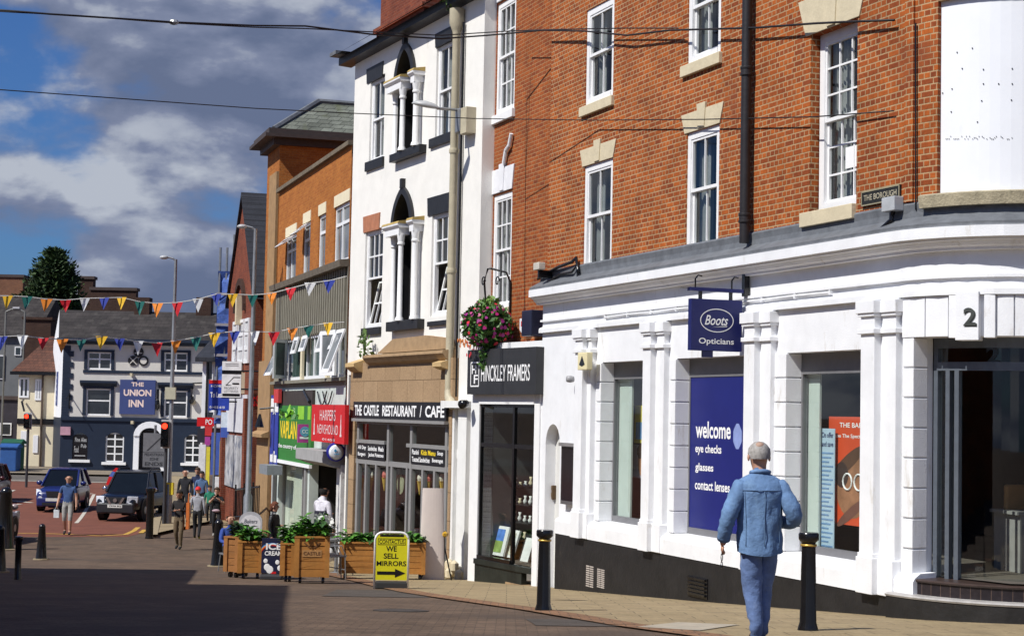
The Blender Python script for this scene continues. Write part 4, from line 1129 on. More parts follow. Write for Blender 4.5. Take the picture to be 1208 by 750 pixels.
def niche(n, sill_px, cpx, yy):
    u0, u1, z0, zs_, z1 = n; m = (u0 + u1) / 2; hw = (u1 - u0) / 2
    root = MB(); root.box(u0, u0 + .012, -.003, .36, z0, zs_ + .02); root.box(u1 - .012, u1, -.003, .36, z0, zs_ + .02); root.box(u0 + .001, u1 - .001, .36, .42, z0, z1 + .02)
    nb = root.build('niche', blackp, wbd)
    # pointed arch: spandrels and black moulded ring
    def arc_(t, k=1.0, e=0):    # t in 0..1 along left foot -> apex -> right foot
        s = -1 if t <= .5 else 1
        a = (t if t <= .5 else 1 - t) * 2
        ang = a * R(66)
        h = z1 - zs_
        x = 1 - (1 - math.cos(ang)) / (1 - math.cos(R(66)))
        return m + s * x * (hw + e), zs_ + math.sin(ang) / math.sin(R(66)) * (h + e)
    n_ = 24; P0 = [arc_(k / n_) for k in range(n_ + 1)]; P1 = [arc_(k / n_, 1, .17) for k in range(n_ + 1)]
    q = MB()
    for k in range(n_):
        a, b = P0[k], P0[k + 1]
        q.face([(a[0], -.002, a[1]), (b[0], -.002, b[1]), (b[0], -.002, z1 + .02), (a[0], -.002, z1 + .02)])
        q.face([(a[0], -.002, a[1]), (b[0], -.002, b[1]), (b[0], .36, b[1]), (a[0], .36, a[1])], 1)
    q.build('arch_wall', [stucco2, blackp], nb, recalc=False)
    q = MB()
    for k in range(n_):
        a, b, c, d = P0[k], P0[k + 1], P1[k + 1], P1[k]
        q.face([(a[0], -.07, a[1]), (b[0], -.07, b[1]), (c[0], -.07, c[1]), (d[0], -.07, d[1])])
        q.face([(d[0], -.07, d[1]), (c[0], -.07, c[1]), (c[0], 0, c[1]), (d[0], 0, d[1])]); q.face([(a[0], -.07, a[1]), (b[0], -.07, b[1]), (b[0], .0, b[1]), (a[0], .0, a[1])])
    q.box(m - .06, m + .06, -.10, 0, z1 + .12, z1 + .34)
    q.build('arch_moulding', blackp, nb)
    a = R_(*sill_px, off=.15); q = MB(); q.box(a[0], a[1], -.17, .1, a[2], a[3]); q.build('sill', blackp, nb, bevel=.01)
    zb = a[3]
    for sgn in (-1, 1):
        xf, xr = (W.uv(cpx[0 if sgn < 0 else 2], cpx[4], .17)[0], W.uv(cpx[1 if sgn < 0 else 3], cpx[4], .03)[0])
        e0, e1 = min(xf, xr) - .075, max(xf, xr) + .075
        q = MB()
        for j, (px_, py_) in enumerate(((xf, -.15), (xr, -.02))):
            q.lathe([(.10, zb + .002), (.09, zb + .06), (.065, zb + .10), (.058, zs_ - .42), (.085, zs_ - .40), (.085, zs_ - .36), (.07, zs_ - .35), (.09, zs_ - .22), (.095, zs_ - .18)], (px_, py_, 0), 12)
        q.build('column', whitewood, nb, smooth=True, angle=35)
        q = MB(); q.box(e0, e1, -.235, .02, zs_ - .18, zs_ - .02); q.mold(e0 - .06, e1 + .06, [(-.29, zs_ + .06), (-.29, zs_ + .02), (-.25, zs_ - .03), (.02, zs_ - .03), (.02, zs_ + .06)])
        q.build('capital', whitewood, nb)
        q = MB(); q.mold(e0 - .07, e1 + .07, [(-.295, zs_ + .061), (-.27, zs_ + .11), (.02, zs_ + .16), (.02, zs_ + .061)]); q.build('cap_stone', M('lichen_stone', (.42, .30, .10), .9, .3, 6), nb)
niche(nu, (460, 183, 495.5, 179.5), (474, 466.5, 489.5, 495, 130), 0); niche(nl, (456, 380, 493, 387.5), (471.3, 464, 488, 493.3, 320), 0)
# eaves, roof, chimney
q = MB(); q.mold(wu0 - .45, wu1 + .1, [(-.28, we + .02), (-.28, we + .20), (.0, we + .26), (.05, we - .0)]); q.build('eaves', blackp, wbd)
q = MB(); D = 9; rz_ = we + .28 + 3.2
q.face([(wu0 - .45, -.5, we + .2), (wu1 + .1, -.5, we + .2), (wu1 + .1, D / 2, rz_), (wu0 - .45, D / 2, rz_)]); q.face([(wu0 - .45, D + .4, we + .2), (wu1 + .1, D + .4, we + .2), (wu1 + .1, D / 2, rz_), (wu0 - .45, D / 2, rz_)])
for x in (wu0, wu1): q.face([(x, 0, we), (x, D, we), (x, D / 2, rz_ - .1)])
q.build('roof', slateg, wbd, recalc=False)
c0 = W.rect(447, 36, 489, 20, -2.2)
q = MB(); cz = W.uv(450, 45, -2.4)[1]; cu0, cu1 = W.uv(449, 20, -2.4)[0], W.uv(502, 20, -2.4)[0]
q.box(cu0, cu1, 2.4, 3.4, we + .6, cz + 3.0); q.box(cu0 - .08, cu1 + .08, 2.32, 3.48, cz - .0, cz + .12); q.box(cu0 - .16, cu1 + .16, 2.24, 3.56, cz + .12, cz + .26)
q.build('chimney', brickC, wbd)
q = MB(); q.box(wu0 - .45, wu0 + .02, -.52, 3, we + .21, we + .30); q.build('verge_flashing', lead, wbd)
# beige downpipe with hopper
pu = W.uv(541.5, 250)[0]; zt = W.uv(543, 14)[1]; zb_ = W.uv(537, 462)[1]
q = MB(); q.lathe([(.085, zb_), (.085, zt - .5), (.10, zt - .45), (.16, zt - .3), (.16, zt)], (pu, -.14, 0), 12)
for z in (W.uv(540, 320)[1], W.uv(540, 180)[1]): q.lathe([(.1, z - .05), (.11, z), (.1, z + .05)], (pu, -.14, 0), 12)
q.tube([(pu, -.14, zb_ + .02), (pu + .05, -.16, zb_ - .12), (pu + .3, -.16, zb_ - .3)], .09, 10)
q.build('drainpipe', pipegrey, wbd, smooth=True, angle=40)
q = MB(); q.tube([(pu + .17, -.05, zb_ - .1), (pu + .17, -.05, zt - .3)], .025, 6); q.build('cable', blackg, wbd)
# tan stone shopfront
su0, su1 = W.uv(413, 480, .14)[0], W.uv(533, 480, .14)[0]
op = R_(418.5, 500, 526, 675, off=.14); gW = W.gz(su0) - .5
q = MB(); zc0 = W.uv(470, 426)[1]
op = (op[0], op[1], gW, W.uv(470, 497, .14)[1])
q.box(su0, op[0], -.14, .1, gW, zc0); q.box(op[1], su1, -.14, .1, gW, zc0); q.box(op[0], op[1], -.139, .1, op[3], zc0 - .002)
q.build('stone_front', tanst, wbd)
z1_, z2_ = W.uv(470, 418)[1], W.uv(470, 427)[1]
a0, a1 = W.uv(424, 420, .4)[0], W.uv(518, 420, .4)[0]
q = MB(); q.mold(a0, a1, [(-.32, z1_), (-.33, z1_ - .06), (-.28, z1_ - .12), (-.24, z2_), (-.14, z2_ - .06), (.0, z2_ - .06), (.0, z1_ + .04)]); q.build('cornice', tanplain, wbd)
q = MB(); m_ = (a0 + a1) / 2; q.prism([(a0 + .5, z1_ + .04), (a1 - .0, z1_ + .04), (a1 - .2, z1_ + .26), (m_ + 1.0, z1_ + .36), (m_ - 1.0, z1_ + .34)], -.14, .0); q.build('parapet', tanplain, wbd)
for (x0, x1, yt, yb) in ((410, 420, 429, 438), (513, 523, 428, 435)):
    a = R_(x0, yt, x1, yb, off=.3); q = MB(); q.mold(a[0], a[1], [(-.36, a[3]), (-.36, a[3] - .08), (-.22, a[2]), (.0, a[2] - .04), (.0, a[3] + .12)]); q.build('console', M('ochre_stone', (.52, .36, .17), .85, .25, 5, .2), wbd)
# restaurant window frames and door
y = -.10; b = MB(); zt_ = op[3]
def VB(px, w, z0, z1): 
    u = W.uv(px, 600, -y)[0]; b.box(u - w / 2, u + w / 2, y, y + .1, z0, z1)
zr = [W.uv(470, yy, .02)[1] for yy in (523, 548, 668)]
zt1, zt2, zb3 = zr
b.box(op[0], op[1], y + .004, y + .11, zt2 - .05, zt2 + .06)
ud_ = W.uv(456, 600)[0]; ue_ = W.uv(482, 600)[0]
b.box(op[0], ud_, y + .006, y + .108, zt1 - .04, zt1 + .04); b.box(ue_, op[1], y + .006, y + .108, zt1 - .06, zt1 + .02)
b.box(op[0], op[1], y + .002, y + .112, zt_ - .08, zt_); b.box(op[0], ud_, y + .003, y + .11, zb3 - .1, zb3); b.box(ue_, op[1], y + .003, y + .11, zb3 - .1, zb3)
for px in (420, 455.5, 483, 524.5): VB(px, .13, zb3 - .6, zt_)
for px in (430, 442, 497, 511): VB(px, .10, zb3, zt2)
VB(460.5, .12, gW, zt2); VB(478.5, .10, gW, zt2)
wf = b.build('window', greyframe, wbd)
q = MB(); q.face([(op[0], y + .05, zb3), (op[1], y + .05, zb3), (op[1], y + .05, zt_), (op[0], y + .05, zt_)]); q.build('pane', glass, wf, recalc=False)
q = MB(); q.box(op[0], ud_, y, y + .15, gW, zb3 - .1); q.box(ue_, op[1], y, y + .15, gW, zb3 - .1); q.build('stall_riser', greyframe, wbd)
q = MB(); q.box(ud_, ue_, y + .03, y + .09, gW, zb3 + .35); q.build('door_panel', greyframe, wbd)
zfW = W.gz(wu0) + .1
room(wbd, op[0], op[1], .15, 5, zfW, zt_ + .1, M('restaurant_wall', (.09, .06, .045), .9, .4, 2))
# right white door beside the restaurant
q = MB(); d0, d1 = W.uv(534, 600)[0], W.uv(553, 600)[0]; dz1 = W.uv(545, 481)[1]
q.box(d0, d0 + .28, -.12, .05, gW, dz1); q.box(d1 - .32, d1 + .12, -.14, .05, gW, dz1); q.box(d0 + .28, d1 - .32, -.05, .05, W.uv(545, 541)[1], W.uv(545, 536)[1] + .1); q.box(d0 - .05, d1 + .2, -.30, .05, dz1, dz1 + .14); q.box(d0 + .28, d1 - .32, -.03, .05, gW, W.uv(545, 541)[1])
q.build('side_door_surround', M('peeling_white', (.76, .76, .74), .65, .08, 3, .1, dirt=((.40, .34, .27), 9, .64, .5)), wbd)
q = MB(); q.box(d0 + .28, d1 - .32, .0, .03, W.uv(545, 536)[1] + .1, dz1); q.build('fanlight', pane, wbd)
rnd = random.Random(2)
q = MB(); g_ = W.gz(d0)
for k in range(7): q.ball((d0 + .15 + k * .13, -.22 - .05 * (k % 2), g_ + .15 + .08 * (k % 3)), (.13, .1, .14), 7)
q.build('broken_stone_base', stone, wbd)
# restaurant sign
a = R_(417, 473.5, 526, 496.5, off=.2)
b = MB(); b.box(a[0], a[1], -.20, -.139, a[2], a[3]); sg = tag(b.build('shop_sign', M('black_sign', (.012, .012, .014), .4, .2, 3), None, mat4=W.mat), 'long black restaurant fascia sign with white capitals on the tan stone front', 'sign')
w_, h_ = a[1] - a[0], a[3] - a[2]; x = lambda f: a[0] + w_ * f
lettering(sg, white, [(s, x(f0), x(f1), a[2] + h_ * .17, a[3] - h_ * .2, .03) for (s, f0, f1) in (('THE', .02, .105), ('CASTLE', .13, .305), ('RESTAURANT', .345, .71), ('/', .745, .765), ('CAFE', .80, .985))], -.204)
b = MB(); b.box(a[0], a[1], -.24, -.139, a[2] - .07, a[2] - .004); b.build('trim', greyframe, sg)
for (px, lines, lab) in (((421.5, 525, 454, 539), [[('All Day', 0, .32, 0), ('Sandwiches', .4, .74, 0), ('Meals', .8, 1, 0)], [('Burgers', 0, .3, 0), ('Jacket Potatoes', .42, 1, 0)]], 'black menu panel with white lettering above the left restaurant window'),
                         ((485, 530.5, 524.5, 547), [[('Panini', 0, .22, 0), ('Kids Menu', .3, .76, 1), ('Soup', .82, 1, 0)], [('Toasted Sandwiches', 0, .58, 0), ('Beverages', .66, 1, 0)]], 'black menu panel with yellow Kids Menu lettering above the right restaurant window')):
    a = R_(*px, off=.11); b = MB(); b.box(a[0], a[1], -.115, -.10, zt2 + .07, zt1 - .05 if px[0] < 450 else zt1 - .07)
    o = tag(b.build('menu_sign', M('menu_black', (.012, .012, .014), .4), None, mat4=W.mat), lab, 'sign'); z0, z1 = zt2 + .07, zt1 - .06
    b = MB(); w_, h_ = a[1] - a[0], z1 - z0
    for r_, row in enumerate(lines):
        for (s, f0, f1, mm) in row: put_text(b, s, a[0] + w_ * (.04 + f0 * .92), a[0] + w_ * (.04 + f1 * .92), z1 - h_ * (.42 + .46 * r_), z1 - h_ * (.10 + .46 * r_), -.118, mm, .025)
    b.build('lettering', [white, yellowl], o, recalc=False)
# ice-cream pictures along the glass, a round menu disc and some tables inside
for k, px in enumerate((424, 434.5, 450, 491.5, 502, 517.5)):
    u, z = W.uv(px, 562 if px < 460 else 566, .02); b = MB()
    b.lathe([(.01, -.32), (.06, -.05), (.075, -.02)], (u, .055, z), 8); o = tag(b.build('ice_cream_sticker', M('cone_wafer', (.55, .36, .06), .6), None, mat4=W.mat), 'ice cream picture hanging in the restaurant window, %s' % ['first from the left end', 'second from the left end', 'just left of the door', 'just right of the door', 'fifth from the left end', 'behind the white rolled panel'][k], 'picture')
    b = MB(); b.ball((u, .055, z + .04), (.085, .06, .10), 8); b.build('scoop', [M('scoop_a', (.6, .15, .12)), M('scoop_b', (.65, .6, .5))][k % 2], o)
u, z = W.uv(471, 571, -.1); b = MB(); b.lathe([(.42, .12), (.42, .14)], (u, 0, z), 20, axis='y'); o = tag(b.build('menu_disc', blackg, None, mat4=W.mat), 'round black emblem disc in the restaurant doorway', 'sign')
b = MB(); b.lathe([(.22, .10), (.22, .115)], (u + .06, 0, z), 16, axis='y'); b.build('picture', M('disc_picture', (.32, .33, .22), .6, .5, 6), o)
for k, (px, dd) in enumerate(((432, 1.2), (448, 2.4), (490, 1.4), (508, 2.6))):
    u = W.uv(px, 620, -dd)[0]; e = tag(empty('cafe_table', mat4=W.mat @ Matrix.Translation((u, dd, zfW))), 'small table inside the restaurant, %s' % ['behind the left window', 'deeper behind the left window', 'behind the right window', 'deeper behind the right window'][k], 'table')
    b = MB(); b.box(-.4, .4, -.35, .35, .72, .75); b.build('top', M('table_top', (.42, .40, .36)), e); b = MB(); b.lathe([(.25, 0), (.04, .04), (.04, .72)], n=10); b.build('leg', blackg, e)
    b = MB(); b.lathe([(.06, .75), (.09, .80), (.09, .83)], (.1, 0, 0), 8); tag(b.build('cup', white, None, mat4=W.mat @ Matrix.Translation((u, dd, zfW))), 'white cup on the restaurant table, %s' % ['behind the left window', 'deeper behind the left window', 'behind the right window', 'deeper behind the right window'][k], 'cup')
# street lamp bracket on the white house and its control boxes
u, z = W.uv(544, 130); Lm = proj_sign(W, 545, 130)
e = tag(empty('wall_lamp', mat4=W.mat), 'grey street lamp on an arm from the white house wall', 'street lamp')
def wp(px, py, off): u_, z_ = W.uv(px, py, off); return Vector((u_, -off, z_))
A_, B1, C1 = wp(545, 130, .1), wp(516, 128, .8), wp(486, 122, 1.25)
b = MB(); b.tube([A_, B1], .03, 8); b.build('arm', galv, e, smooth=True)
b = MB(); dv = (C1 - B1)
b.tube([B1 + dv * f for f in (-.05, .0, .15, .5, .85, 1.0)], [.03, .05, .085, .11, .08, .02], 12); zc_ = (B1.z + C1.z) / 2
b.v = [(p[0], p[1], p[2] + (B1.z + dv.z * .5 - p[2]) * .0 - max(0, (B1.z + dv.z * ((Vector(p) - B1).dot(dv) / dv.length_squared)) - p[2]) * -.75) for p in b.v]
b.build('lamp_head', M('lamp_grey', (.42, .43, .43), .4), e, smooth=True)
a = R_(549, 129, 556, 157, off=.1); b = MB(); b.box(a[0], a[1], -.22, 0, a[2], a[3]); tag(b.build('control_box', pipegrey, None, mat4=W.mat, bevel=.01), 'beige control box beside the beige downpipe', 'box')
a = R_(545, 130, 549.5, 157, off=.1); b = MB(); b.box(a[0], a[1], -.26, 0, a[2], a[3]); tag(b.build('control_box', galv, None, mat4=W.mat, bevel=.03), 'narrow grey control box hugging the beige downpipe', 'box')
# weeds on the stone cornice
leafm = M('weed_leaf', (.10, .17, .04), .7, .4, 8)
def leafcloud(b, c, rad, n, s, rnd, mm=(0,), up=.0):
    for k in range(n):
        while True:
            p = Vector((rnd.uniform(-1, 1), rnd.uniform(-1, 1), rnd.uniform(-1, 1)))
            if .25 < p.length < 1: break
        p = Vector((c[0] + p.x * rad[0], c[1] + p.y * rad[1], c[2] + p.z * rad[2]))
        d = Vector((rnd.uniform(-1, 1), rnd.uniform(-1, 1), rnd.uniform(-1, 1) + up)).normalized(); e_ = d.cross(Vector((rnd.uniform(-1, 1), rnd.uniform(-1, 1), .3))).normalized()
        ss = s * rnd.uniform(.6, 1.4)
        b.face([p - d * ss, p + e_ * ss * .5, p + d * ss, p - e_ * ss * .5], rnd.choice(mm))
rnd = random.Random(11); u, z = W.uv(430, 412, .3); b = MB()
for k in range(6): b.tube([(u, -.3, z - .2), (u + rnd.uniform(-.3, .5), -.3 + rnd.uniform(-.1, .1), z + rnd.uniform(0, .5))], .012, 4)
leafcloud(b, (u + .05, -.3, z + .1), (.45, .15, .35), 45, .07, rnd); tag(b.build('weed', leafm, None, mat4=W.mat, recalc=False), 'straggly green weed growing on the left end of the tan cornice', 'plant')
rnd = random.Random(12); u, z = W.uv(548, 3, .1); b = MB(); leafcloud(b, (u - .5, -.2, we + .2), (.35, .2, .25), 60, .07, rnd); tag(b.build('weed', leafm, None, mat4=W.mat, recalc=False), 'green weed sprouting from the gutter above the beige downpipe', 'plant')
# ================================================================== tan-orange brick block with shops
O = Fac(411.5, 41.3, -37)
ou0, ou1 = O.uv(325, 400)[0], O.uv(412, 300)[0]
zp = O.uv(325, 231)[1]; zbd = O.uv(365, 324)[1]; zst_ = O.uv(365, 330)[1]; zwt = O.uv(365, 395)[1]; zwb = O.uv(365, 447)[1]; zsb = O.uv(365, 456)[1]; gO = O.gz(ou0) - .5
ob = tag(empty('shop_block_building', mat4=O.mat), 'tan orange brick block with a fluted grey panel band and shops below', 'building')
def orc(*p, off=0): return O.rect(*p, off)
wA = [orc(337.5, 283, 348.5, 330), orc(358, 270, 365, 322), orc(376.2, 260, 383, 314), orc(395, 246, 411, 306)]
z0_, z1_ = wA[1][2], wA[1][3]
wA = [(a[0], a[1], zbd + .02, z1_ + .12) for a in wA]
wA[0] = (wA[0][0], wA[0][1], zbd + .02, z1_ - .02); 
strip = (O.uv(331, 420)[0], O.uv(408, 420)[0], zwb, zwt)
shop1 = (O.uv(329, 560)[0], O.uv(361.5, 560)[0], gO + .5, O.uv(345, 546)[1]); shop2 = (O.uv(365, 560)[0], O.uv(398, 560)[0], gO, O.uv(380, 545)[1])
q = MB(); q.wall(ou0, ou1, zst_, zp, wA, .1); shell(q, ou0, ou1, 10, gO, zp - .3); q.build('wall', brickB, ob, recalc=False)
q = MB(); q.mold(ou0 - .05, ou1, [(-.10, zp), (-.10, zp + .11), (.35, zp + .13), (.35, zp)]); q.build('coping', M('dark_coping', (.16, .13, .09), .9, .3, 4, .2), ob)
for k, w_ in enumerate(wA):
    ww = slabwin(ob, O, w_, .04, .08, vs=(.45,) if k in (0, 3) else (), hs=(.68,), gm=panelt)
    q = MB(); q.box(w_[0] - .03, w_[1] + .03, -.02, .05, w_[3] + .004, w_[3] + .30); q.build('lintel', cream, ww)
    if k in (0, 1):
        u0, u1 = w_[0] + .03, w_[1] - .03; h = (w_[3] - w_[2]) * .30; q = MB()
        for (a, b, c, d) in ((0, 1, 0, .08), (0, 1, h - .08, h), (0, .08 / (u1 - u0), 0, h), (1 - .08 / (u1 - u0), 1, 0, h)):
            q.box(u0 + (u1 - u0) * a, u0 + (u1 - u0) * b, 0, .05, -c, -d)
        q.box(u0, u1, .02, .03, -h, 0, 1)
        an = R(50); q.v = [(p[0], -.02 - math.sin(an) * (-p[2]) - p[1], w_[3] - .05 + math.cos(an) * p[2]) for p in q.v]
        q.build('open_fanlight', [upvc, panelt], ww)
q = MB(); q.mold(ou0, ou1, [(-.22, zst_ - .02), (-.25, zbd), (.1, zbd + .05), (.1, zst_ - .02)]); q.build('concrete_ledge', M('dark_concrete', (.15, .125, .095), .9, .3, 4, .2), ob)
flm = M('fluted_grey_panel', (.22, .205, .16), .8, .15, 3, .1, dirt=((.12, .11, .09), 3, .6, .2))
q = MB(); n = 34; q.box(ou0 + .2, ou1, .02, .1, zwt - .02, zst_ - .02)
for k in range(n):
    x = ou0 + .3 + (ou1 - ou0 - .4) * k / n; q.box(x, x + .14, -.05, .02, zwt + .001, zst_ - .03)
q.build('fluted_panel', flm, ob)
q = MB(); q.box(ou0, strip[0], -.02, .2, zsb, zst_ - .021); q.box(strip[1], ou1, -.02, .2, zsb, zst_ - .022)
q.box(strip[0], strip[1], -.02, .2, zsb, zwb - .001); q.mold(ou0, ou1, [(-.14, zwb - .1), (-.14, zwb - .02), (-.02, zwb), (-.02, zwb - .1)])
q.build('window_surround', flm, ob)
# first floor strip window with open casements
su = lambda f: strip[0] + (strip[1] - strip[0]) * f
ww = slabwin(ob, O, strip, .05, .09, vs=(.115, .33, .42, .53, .72, .79, .88), hs=(), gm=M('green_room_glass', (.05, .09, .075), .06, .4, 1.5, .02, spec=.7))
for f in (.375, .755):
    q = MB(); q.box(su(f) - .12, su(f) + .12, -.03, .04, zwb, zwt); q.build('mullion_post', cream, ww)
def case(f0, f1, zlo, zhi, ang, hinge='top'):
    u0, u1 = su(f0), su(f1); q = MB(); h = zhi - zlo; t = .10
    q.box(0, u1 - u0, -.05, 0, 0, t); q.box(0, u1 - u0, -.05, 0, h - t, h); q.box(0, t, -.05, 0, t, h - t); q.box(u1 - u0 - t, u1 - u0, -.05, 0, t, h - t); q.box(t, u1 - u0 - t, -.03, -.02, t, h - t, 1)
    c, s = math.cos(ang), math.sin(ang)
    if hinge == 'top': q.v = [(u0 + p[0], -.0 + p[1] * c - (h - p[2]) * s, zlo + h - (h - p[2]) * c) for p in q.v]
    elif hinge == 'left': q.v = [(u0 + p[0] * c, p[1] - p[0] * s, zlo + p[2]) for p in q.v]
    else: q.v = [(u1 - (u1 - u0 - p[0]) * c, p[1] - (u1 - u0 - p[0]) * s, zlo + p[2]) for p in q.v]
    q.build('open_casement', [upvc, panelt], ww)
H_ = zwt - zwb
case(.0, .12, zwb + .05, zwt - .02, R(24)); case(.26, .335, zwb + H_ * .6, zwt, R(14)); case(.40, .48, zwb + H_ * .62, zwt, R(16))
case(.66, .74, zwb + H_ * .55, zwt, R(14)); case(.78, .87, zwb + H_ * .58, zwt, R(14)); case(.80, .88, zwb + .05, zwt - .03, R(20), 'right'); case(.90, 1.0, zwb + .03, zwt - .02, R(20)); case(.12, .20, zwb + .05, zwt - .02, R(40), 'left')
# shop level
zft = O.uv(365, 460)[1]
q = MB(); q.wall(ou0, ou1, gO, zsb, [shop1 + (.25,), shop2 + (.25,)], .25); q.build('shopfront_wall', M('pale_green_fascia', (.56, .62, .58), .6, .2, 2, .1, dirt=((.30, .30, .28), 3, .6, .4)), ob, recalc=False)
slabwin(ob, O, shop1, .12, .09, vs=(.72,), mat=greyframe, gm=glass, name='shop_window'); room(ob, shop1[0], shop1[1], .3, 3, gO + .5, shop1[3]); room(ob, shop2[0], shop2[1], .3, 3, gO + .5, shop2[3])
slabwin(ob, O, (shop2[0] + .2, shop2[1] - .2, shop2[2], shop2[3]), .9, .09, vs=(.25, .5), hs=(.7,), mat=galv, gm=glass, name='shop_door')
q = MB(); q.box(shop1[0] + .1, shop1[0] + (shop1[1] - shop1[0]) * .66, .2, .24, gO + .8, shop1[3] - .05); q.build('window_blind', M('pale_blind', (.74, .77, .64), .8, .08, 2), ob)
q = MB(); q.box(O.uv(362, 560)[0] - .12, O.uv(362, 560)[0] + .12, -.06, .2, gO, shop1[3] + .1); q.box(O.uv(326, 560)[0] - .1, O.uv(326, 560)[0] + .12, -.10, .2, gO, zft); q.build('pilaster', greyframe, ob)
q = MB(); u_ = O.uv(403, 600)[0]; q.box(u_ - .22, u_ + .3, -.10, .2, gO, O.uv(400, 547)[1]); q.build('pilaster', M('peeling_white_post', (.66, .65, .63), .7, .2, 5, .2, dirt=((.25, .22, .2), 7, .55, .4)), ob)
a = orc(350, 527, 407, 548); q = MB(); q.mold(O.uv(349, 530, .55)[0], O.uv(381, 530, .55)[0], [(-.55, O.uv(365, 530, .55)[1]), (-.55, O.uv(365, 543, .55)[1]), (-.2, O.uv(365, 549, .55)[1]), (-.02, O.uv(365, 549, .55)[1]), (-.02, O.uv(365, 530, .55)[1])]); q.build('canopy', M('concrete_canopy', (.34, .335, .33), .8, .15, 4, .1), ob)
q = MB(); cu_ = O.uv(369, 462)[0]
q.tube([(cu_ - .9, -.06, zft - .02), (cu_ + .2, -.12, O.uv(369, 474)[1])], .05, 6); 
for c_ in (0, 1.7): q.tube([(cu_ + .9 + c_ * .4 + .6 * t / 8 * 2, -.05, zft - .05 - .35 * math.sin(PI * t / 8)) for t in range(9)], .018, 5)
q.build('loose_cable', blackg, ob)
def osign(px, off, mt, label, th=.08, name='shop_sign', fc=None):
    fc = fc or O; a = fc.rect(*px, off); b = MB(); b.box(a[0], a[1], -off, -off + th, a[2], a[3])
    return tag(b.build(name, mt, None, mat4=fc.mat), label, 'sign'), a
gs, a = osign((328, 478, 366, 548), .09, green, 'tall green shop fascia with yellow lettering beside the red sign', .08)
w_, h_ = a[1] - a[0], a[3] - a[2]
b = MB(); y = -.095
put_text(b, 'VAPLAN', a[0] + w_ * .09, a[0] + w_ * .60, a[2] + h_ * .40, a[2] + h_ * .72, y, 0, .03); put_text(b, 'the country of', a[0] + w_ * .04, a[0] + w_ * .6, a[2] + h_ * .20, a[2] + h_ * .30, y, 1, .02)
b.box(a[0] + w_ * .62, a[0] + w_ * .8, y - .002, y, a[2] + h_ * .76, a[2] + h_ * .99, 2); b.box(a[0] + w_ * .9, a[0] + w_ * .98, y - .002, y, a[2] + h_ * .76, a[2] + h_ * .99, 2); b.box(a[0], a[1], y - .03, y + .05, a[2] - .1, a[2] - .003, 1)
rnd = random.Random(8)
leafcloud(b, (a[0] + w_ * .35, y - .004, a[2] + h_ * .84), (w_ * .32, .002, h_ * .1), 26, .13, rnd, (2, 3)); b.build('lettering', [yellowl, white, M('bright_green', (.25, .55, .04)), M('pale_green', (.2, .38, .16))], gs, recalc=False)
b = MB(); b.box(a[0], a[1], -.08, -.004, a[3] + .004, a[3] + .42); b.build('shutter_box', M('dark_shutter_box', (.05, .04, .035), .6, .3), gs)
rs, a = osign((368, 477, 406, 524), .30, red, 'red fascia sign with white lettering over the concrete canopy', .1)
w_, h_ = a[1] - a[0], a[3] - a[2]; b = MB(); y = -.305
put_text(b, 'HARPERS', a[0] + w_ * .27, a[0] + w_ * .74, a[2] + h_ * .58, a[2] + h_ * .86, y, 0, .0); put_text(b, 'NEWSHOUND', a[0] + w_ * .20, a[0] + w_ * .82, a[2] + h_ * .22, a[2] + h_ * .47, y, 0, .0)
put_text(b, '01455', a[0] + w_ * .36, a[0] + w_ * .74, a[2] + h_ * .05, a[2] + h_ * .11, y)
for f in (.10, .90):
    x = a[0] + w_ * f; b.box(x - .06, x + .06, y - .002, y, a[2] + h_ * .24, a[2] + h_ * .48); b.box(x - .04, x + .04, y - .002, y, a[2] + h_ * .48, a[2] + h_ * .62); b.box(x - .10, x + .10, y - .002, y, a[2] + h_ * .18, a[2] + h_ * .24); b.box(x - .02, x + .02, y - .002, y, a[2] + h_ * .62, a[2] + h_ * .74)
b.build('lettering', M('pinkish_white', (.80, .62, .62)), rs, recalc=False)
Pg = proj_sign(O, 367.5, 510); a = Pg.rect(351.5, 500, 367, 522)
b = MB(); b.box(a[0], a[1], -.04, .04, a[2], a[3]); ps = tag(b.build('hanging_sign', M('magenta_sign', (.42, .05, .26)), None, mat4=Pg.mat), 'small magenta projecting sign with a blue disc between the green and red fascias', 'sign')
b = MB(); m_ = ((a[0] + a[1]) / 2, -.05, a[2] + (a[3] - a[2]) * .6); rr = (a[1] - a[0]) * .36; b.lathe([(rr, -.005), (rr, .005)], m_, 20, axis='y'); d_ = b.build('disc', M('teal_disc', (.12, .35, .50)), ps)
b = MB(); put_text(b, 'CC', m_[0] - rr * .6, m_[0] + rr * .6, m_[2] - rr * .35, m_[2] + rr * .35, -.06); b.box(a[0] + .05, a[1] - .05, -.046, -.041, a[2] + .1, a[2] + .16); b.build('lettering', white, ps, recalc=False)
bs, a = osign((320, 466, 326.5, 549), .13, M('blue_sign', (.03, .05, .32)), 'tall narrow blue vertical sign at the left end of the green shop', .02)
b = MB(); w_, h_ = a[1] - a[0], a[3] - a[2]; put_text(b, 'A', a[0] + w_ * .3, a[0] + w_ * .7, a[2] + h_ * .72, a[2] + h_ * .78, -.135); put_text(b, 'J', a[0] + w_ * .3, a[0] + w_ * .7, a[2] + h_ * .15, a[2] + h_ * .2, -.135); b.box(a[0] + .1, a[1] - .1, -.134, -.131, a[2] + .08, a[2] + .3); b.box(a[0] + .02, a[1] - .02, -.134, -.131, a[3] - .5, a[3] - .1); b.build('lettering', white, bs, recalc=False)
a = orc(324, 459, 329, 471, off=.2); b = MB(); b.box(a[0], a[1], -.22, -.12, a[2] - .1, a[3]); tag(b.build('alarm_box', M('red_alarm', (.55, .05, .05)), None, mat4=O.mat), 'red alarm box above the green shop fascia', 'alarm')
Pr = proj_sign(O, 408, 533); u, z = Pr.uv(396, 533); b = MB()
rr = abs(Pr.uv(407, 533)[0] - u)
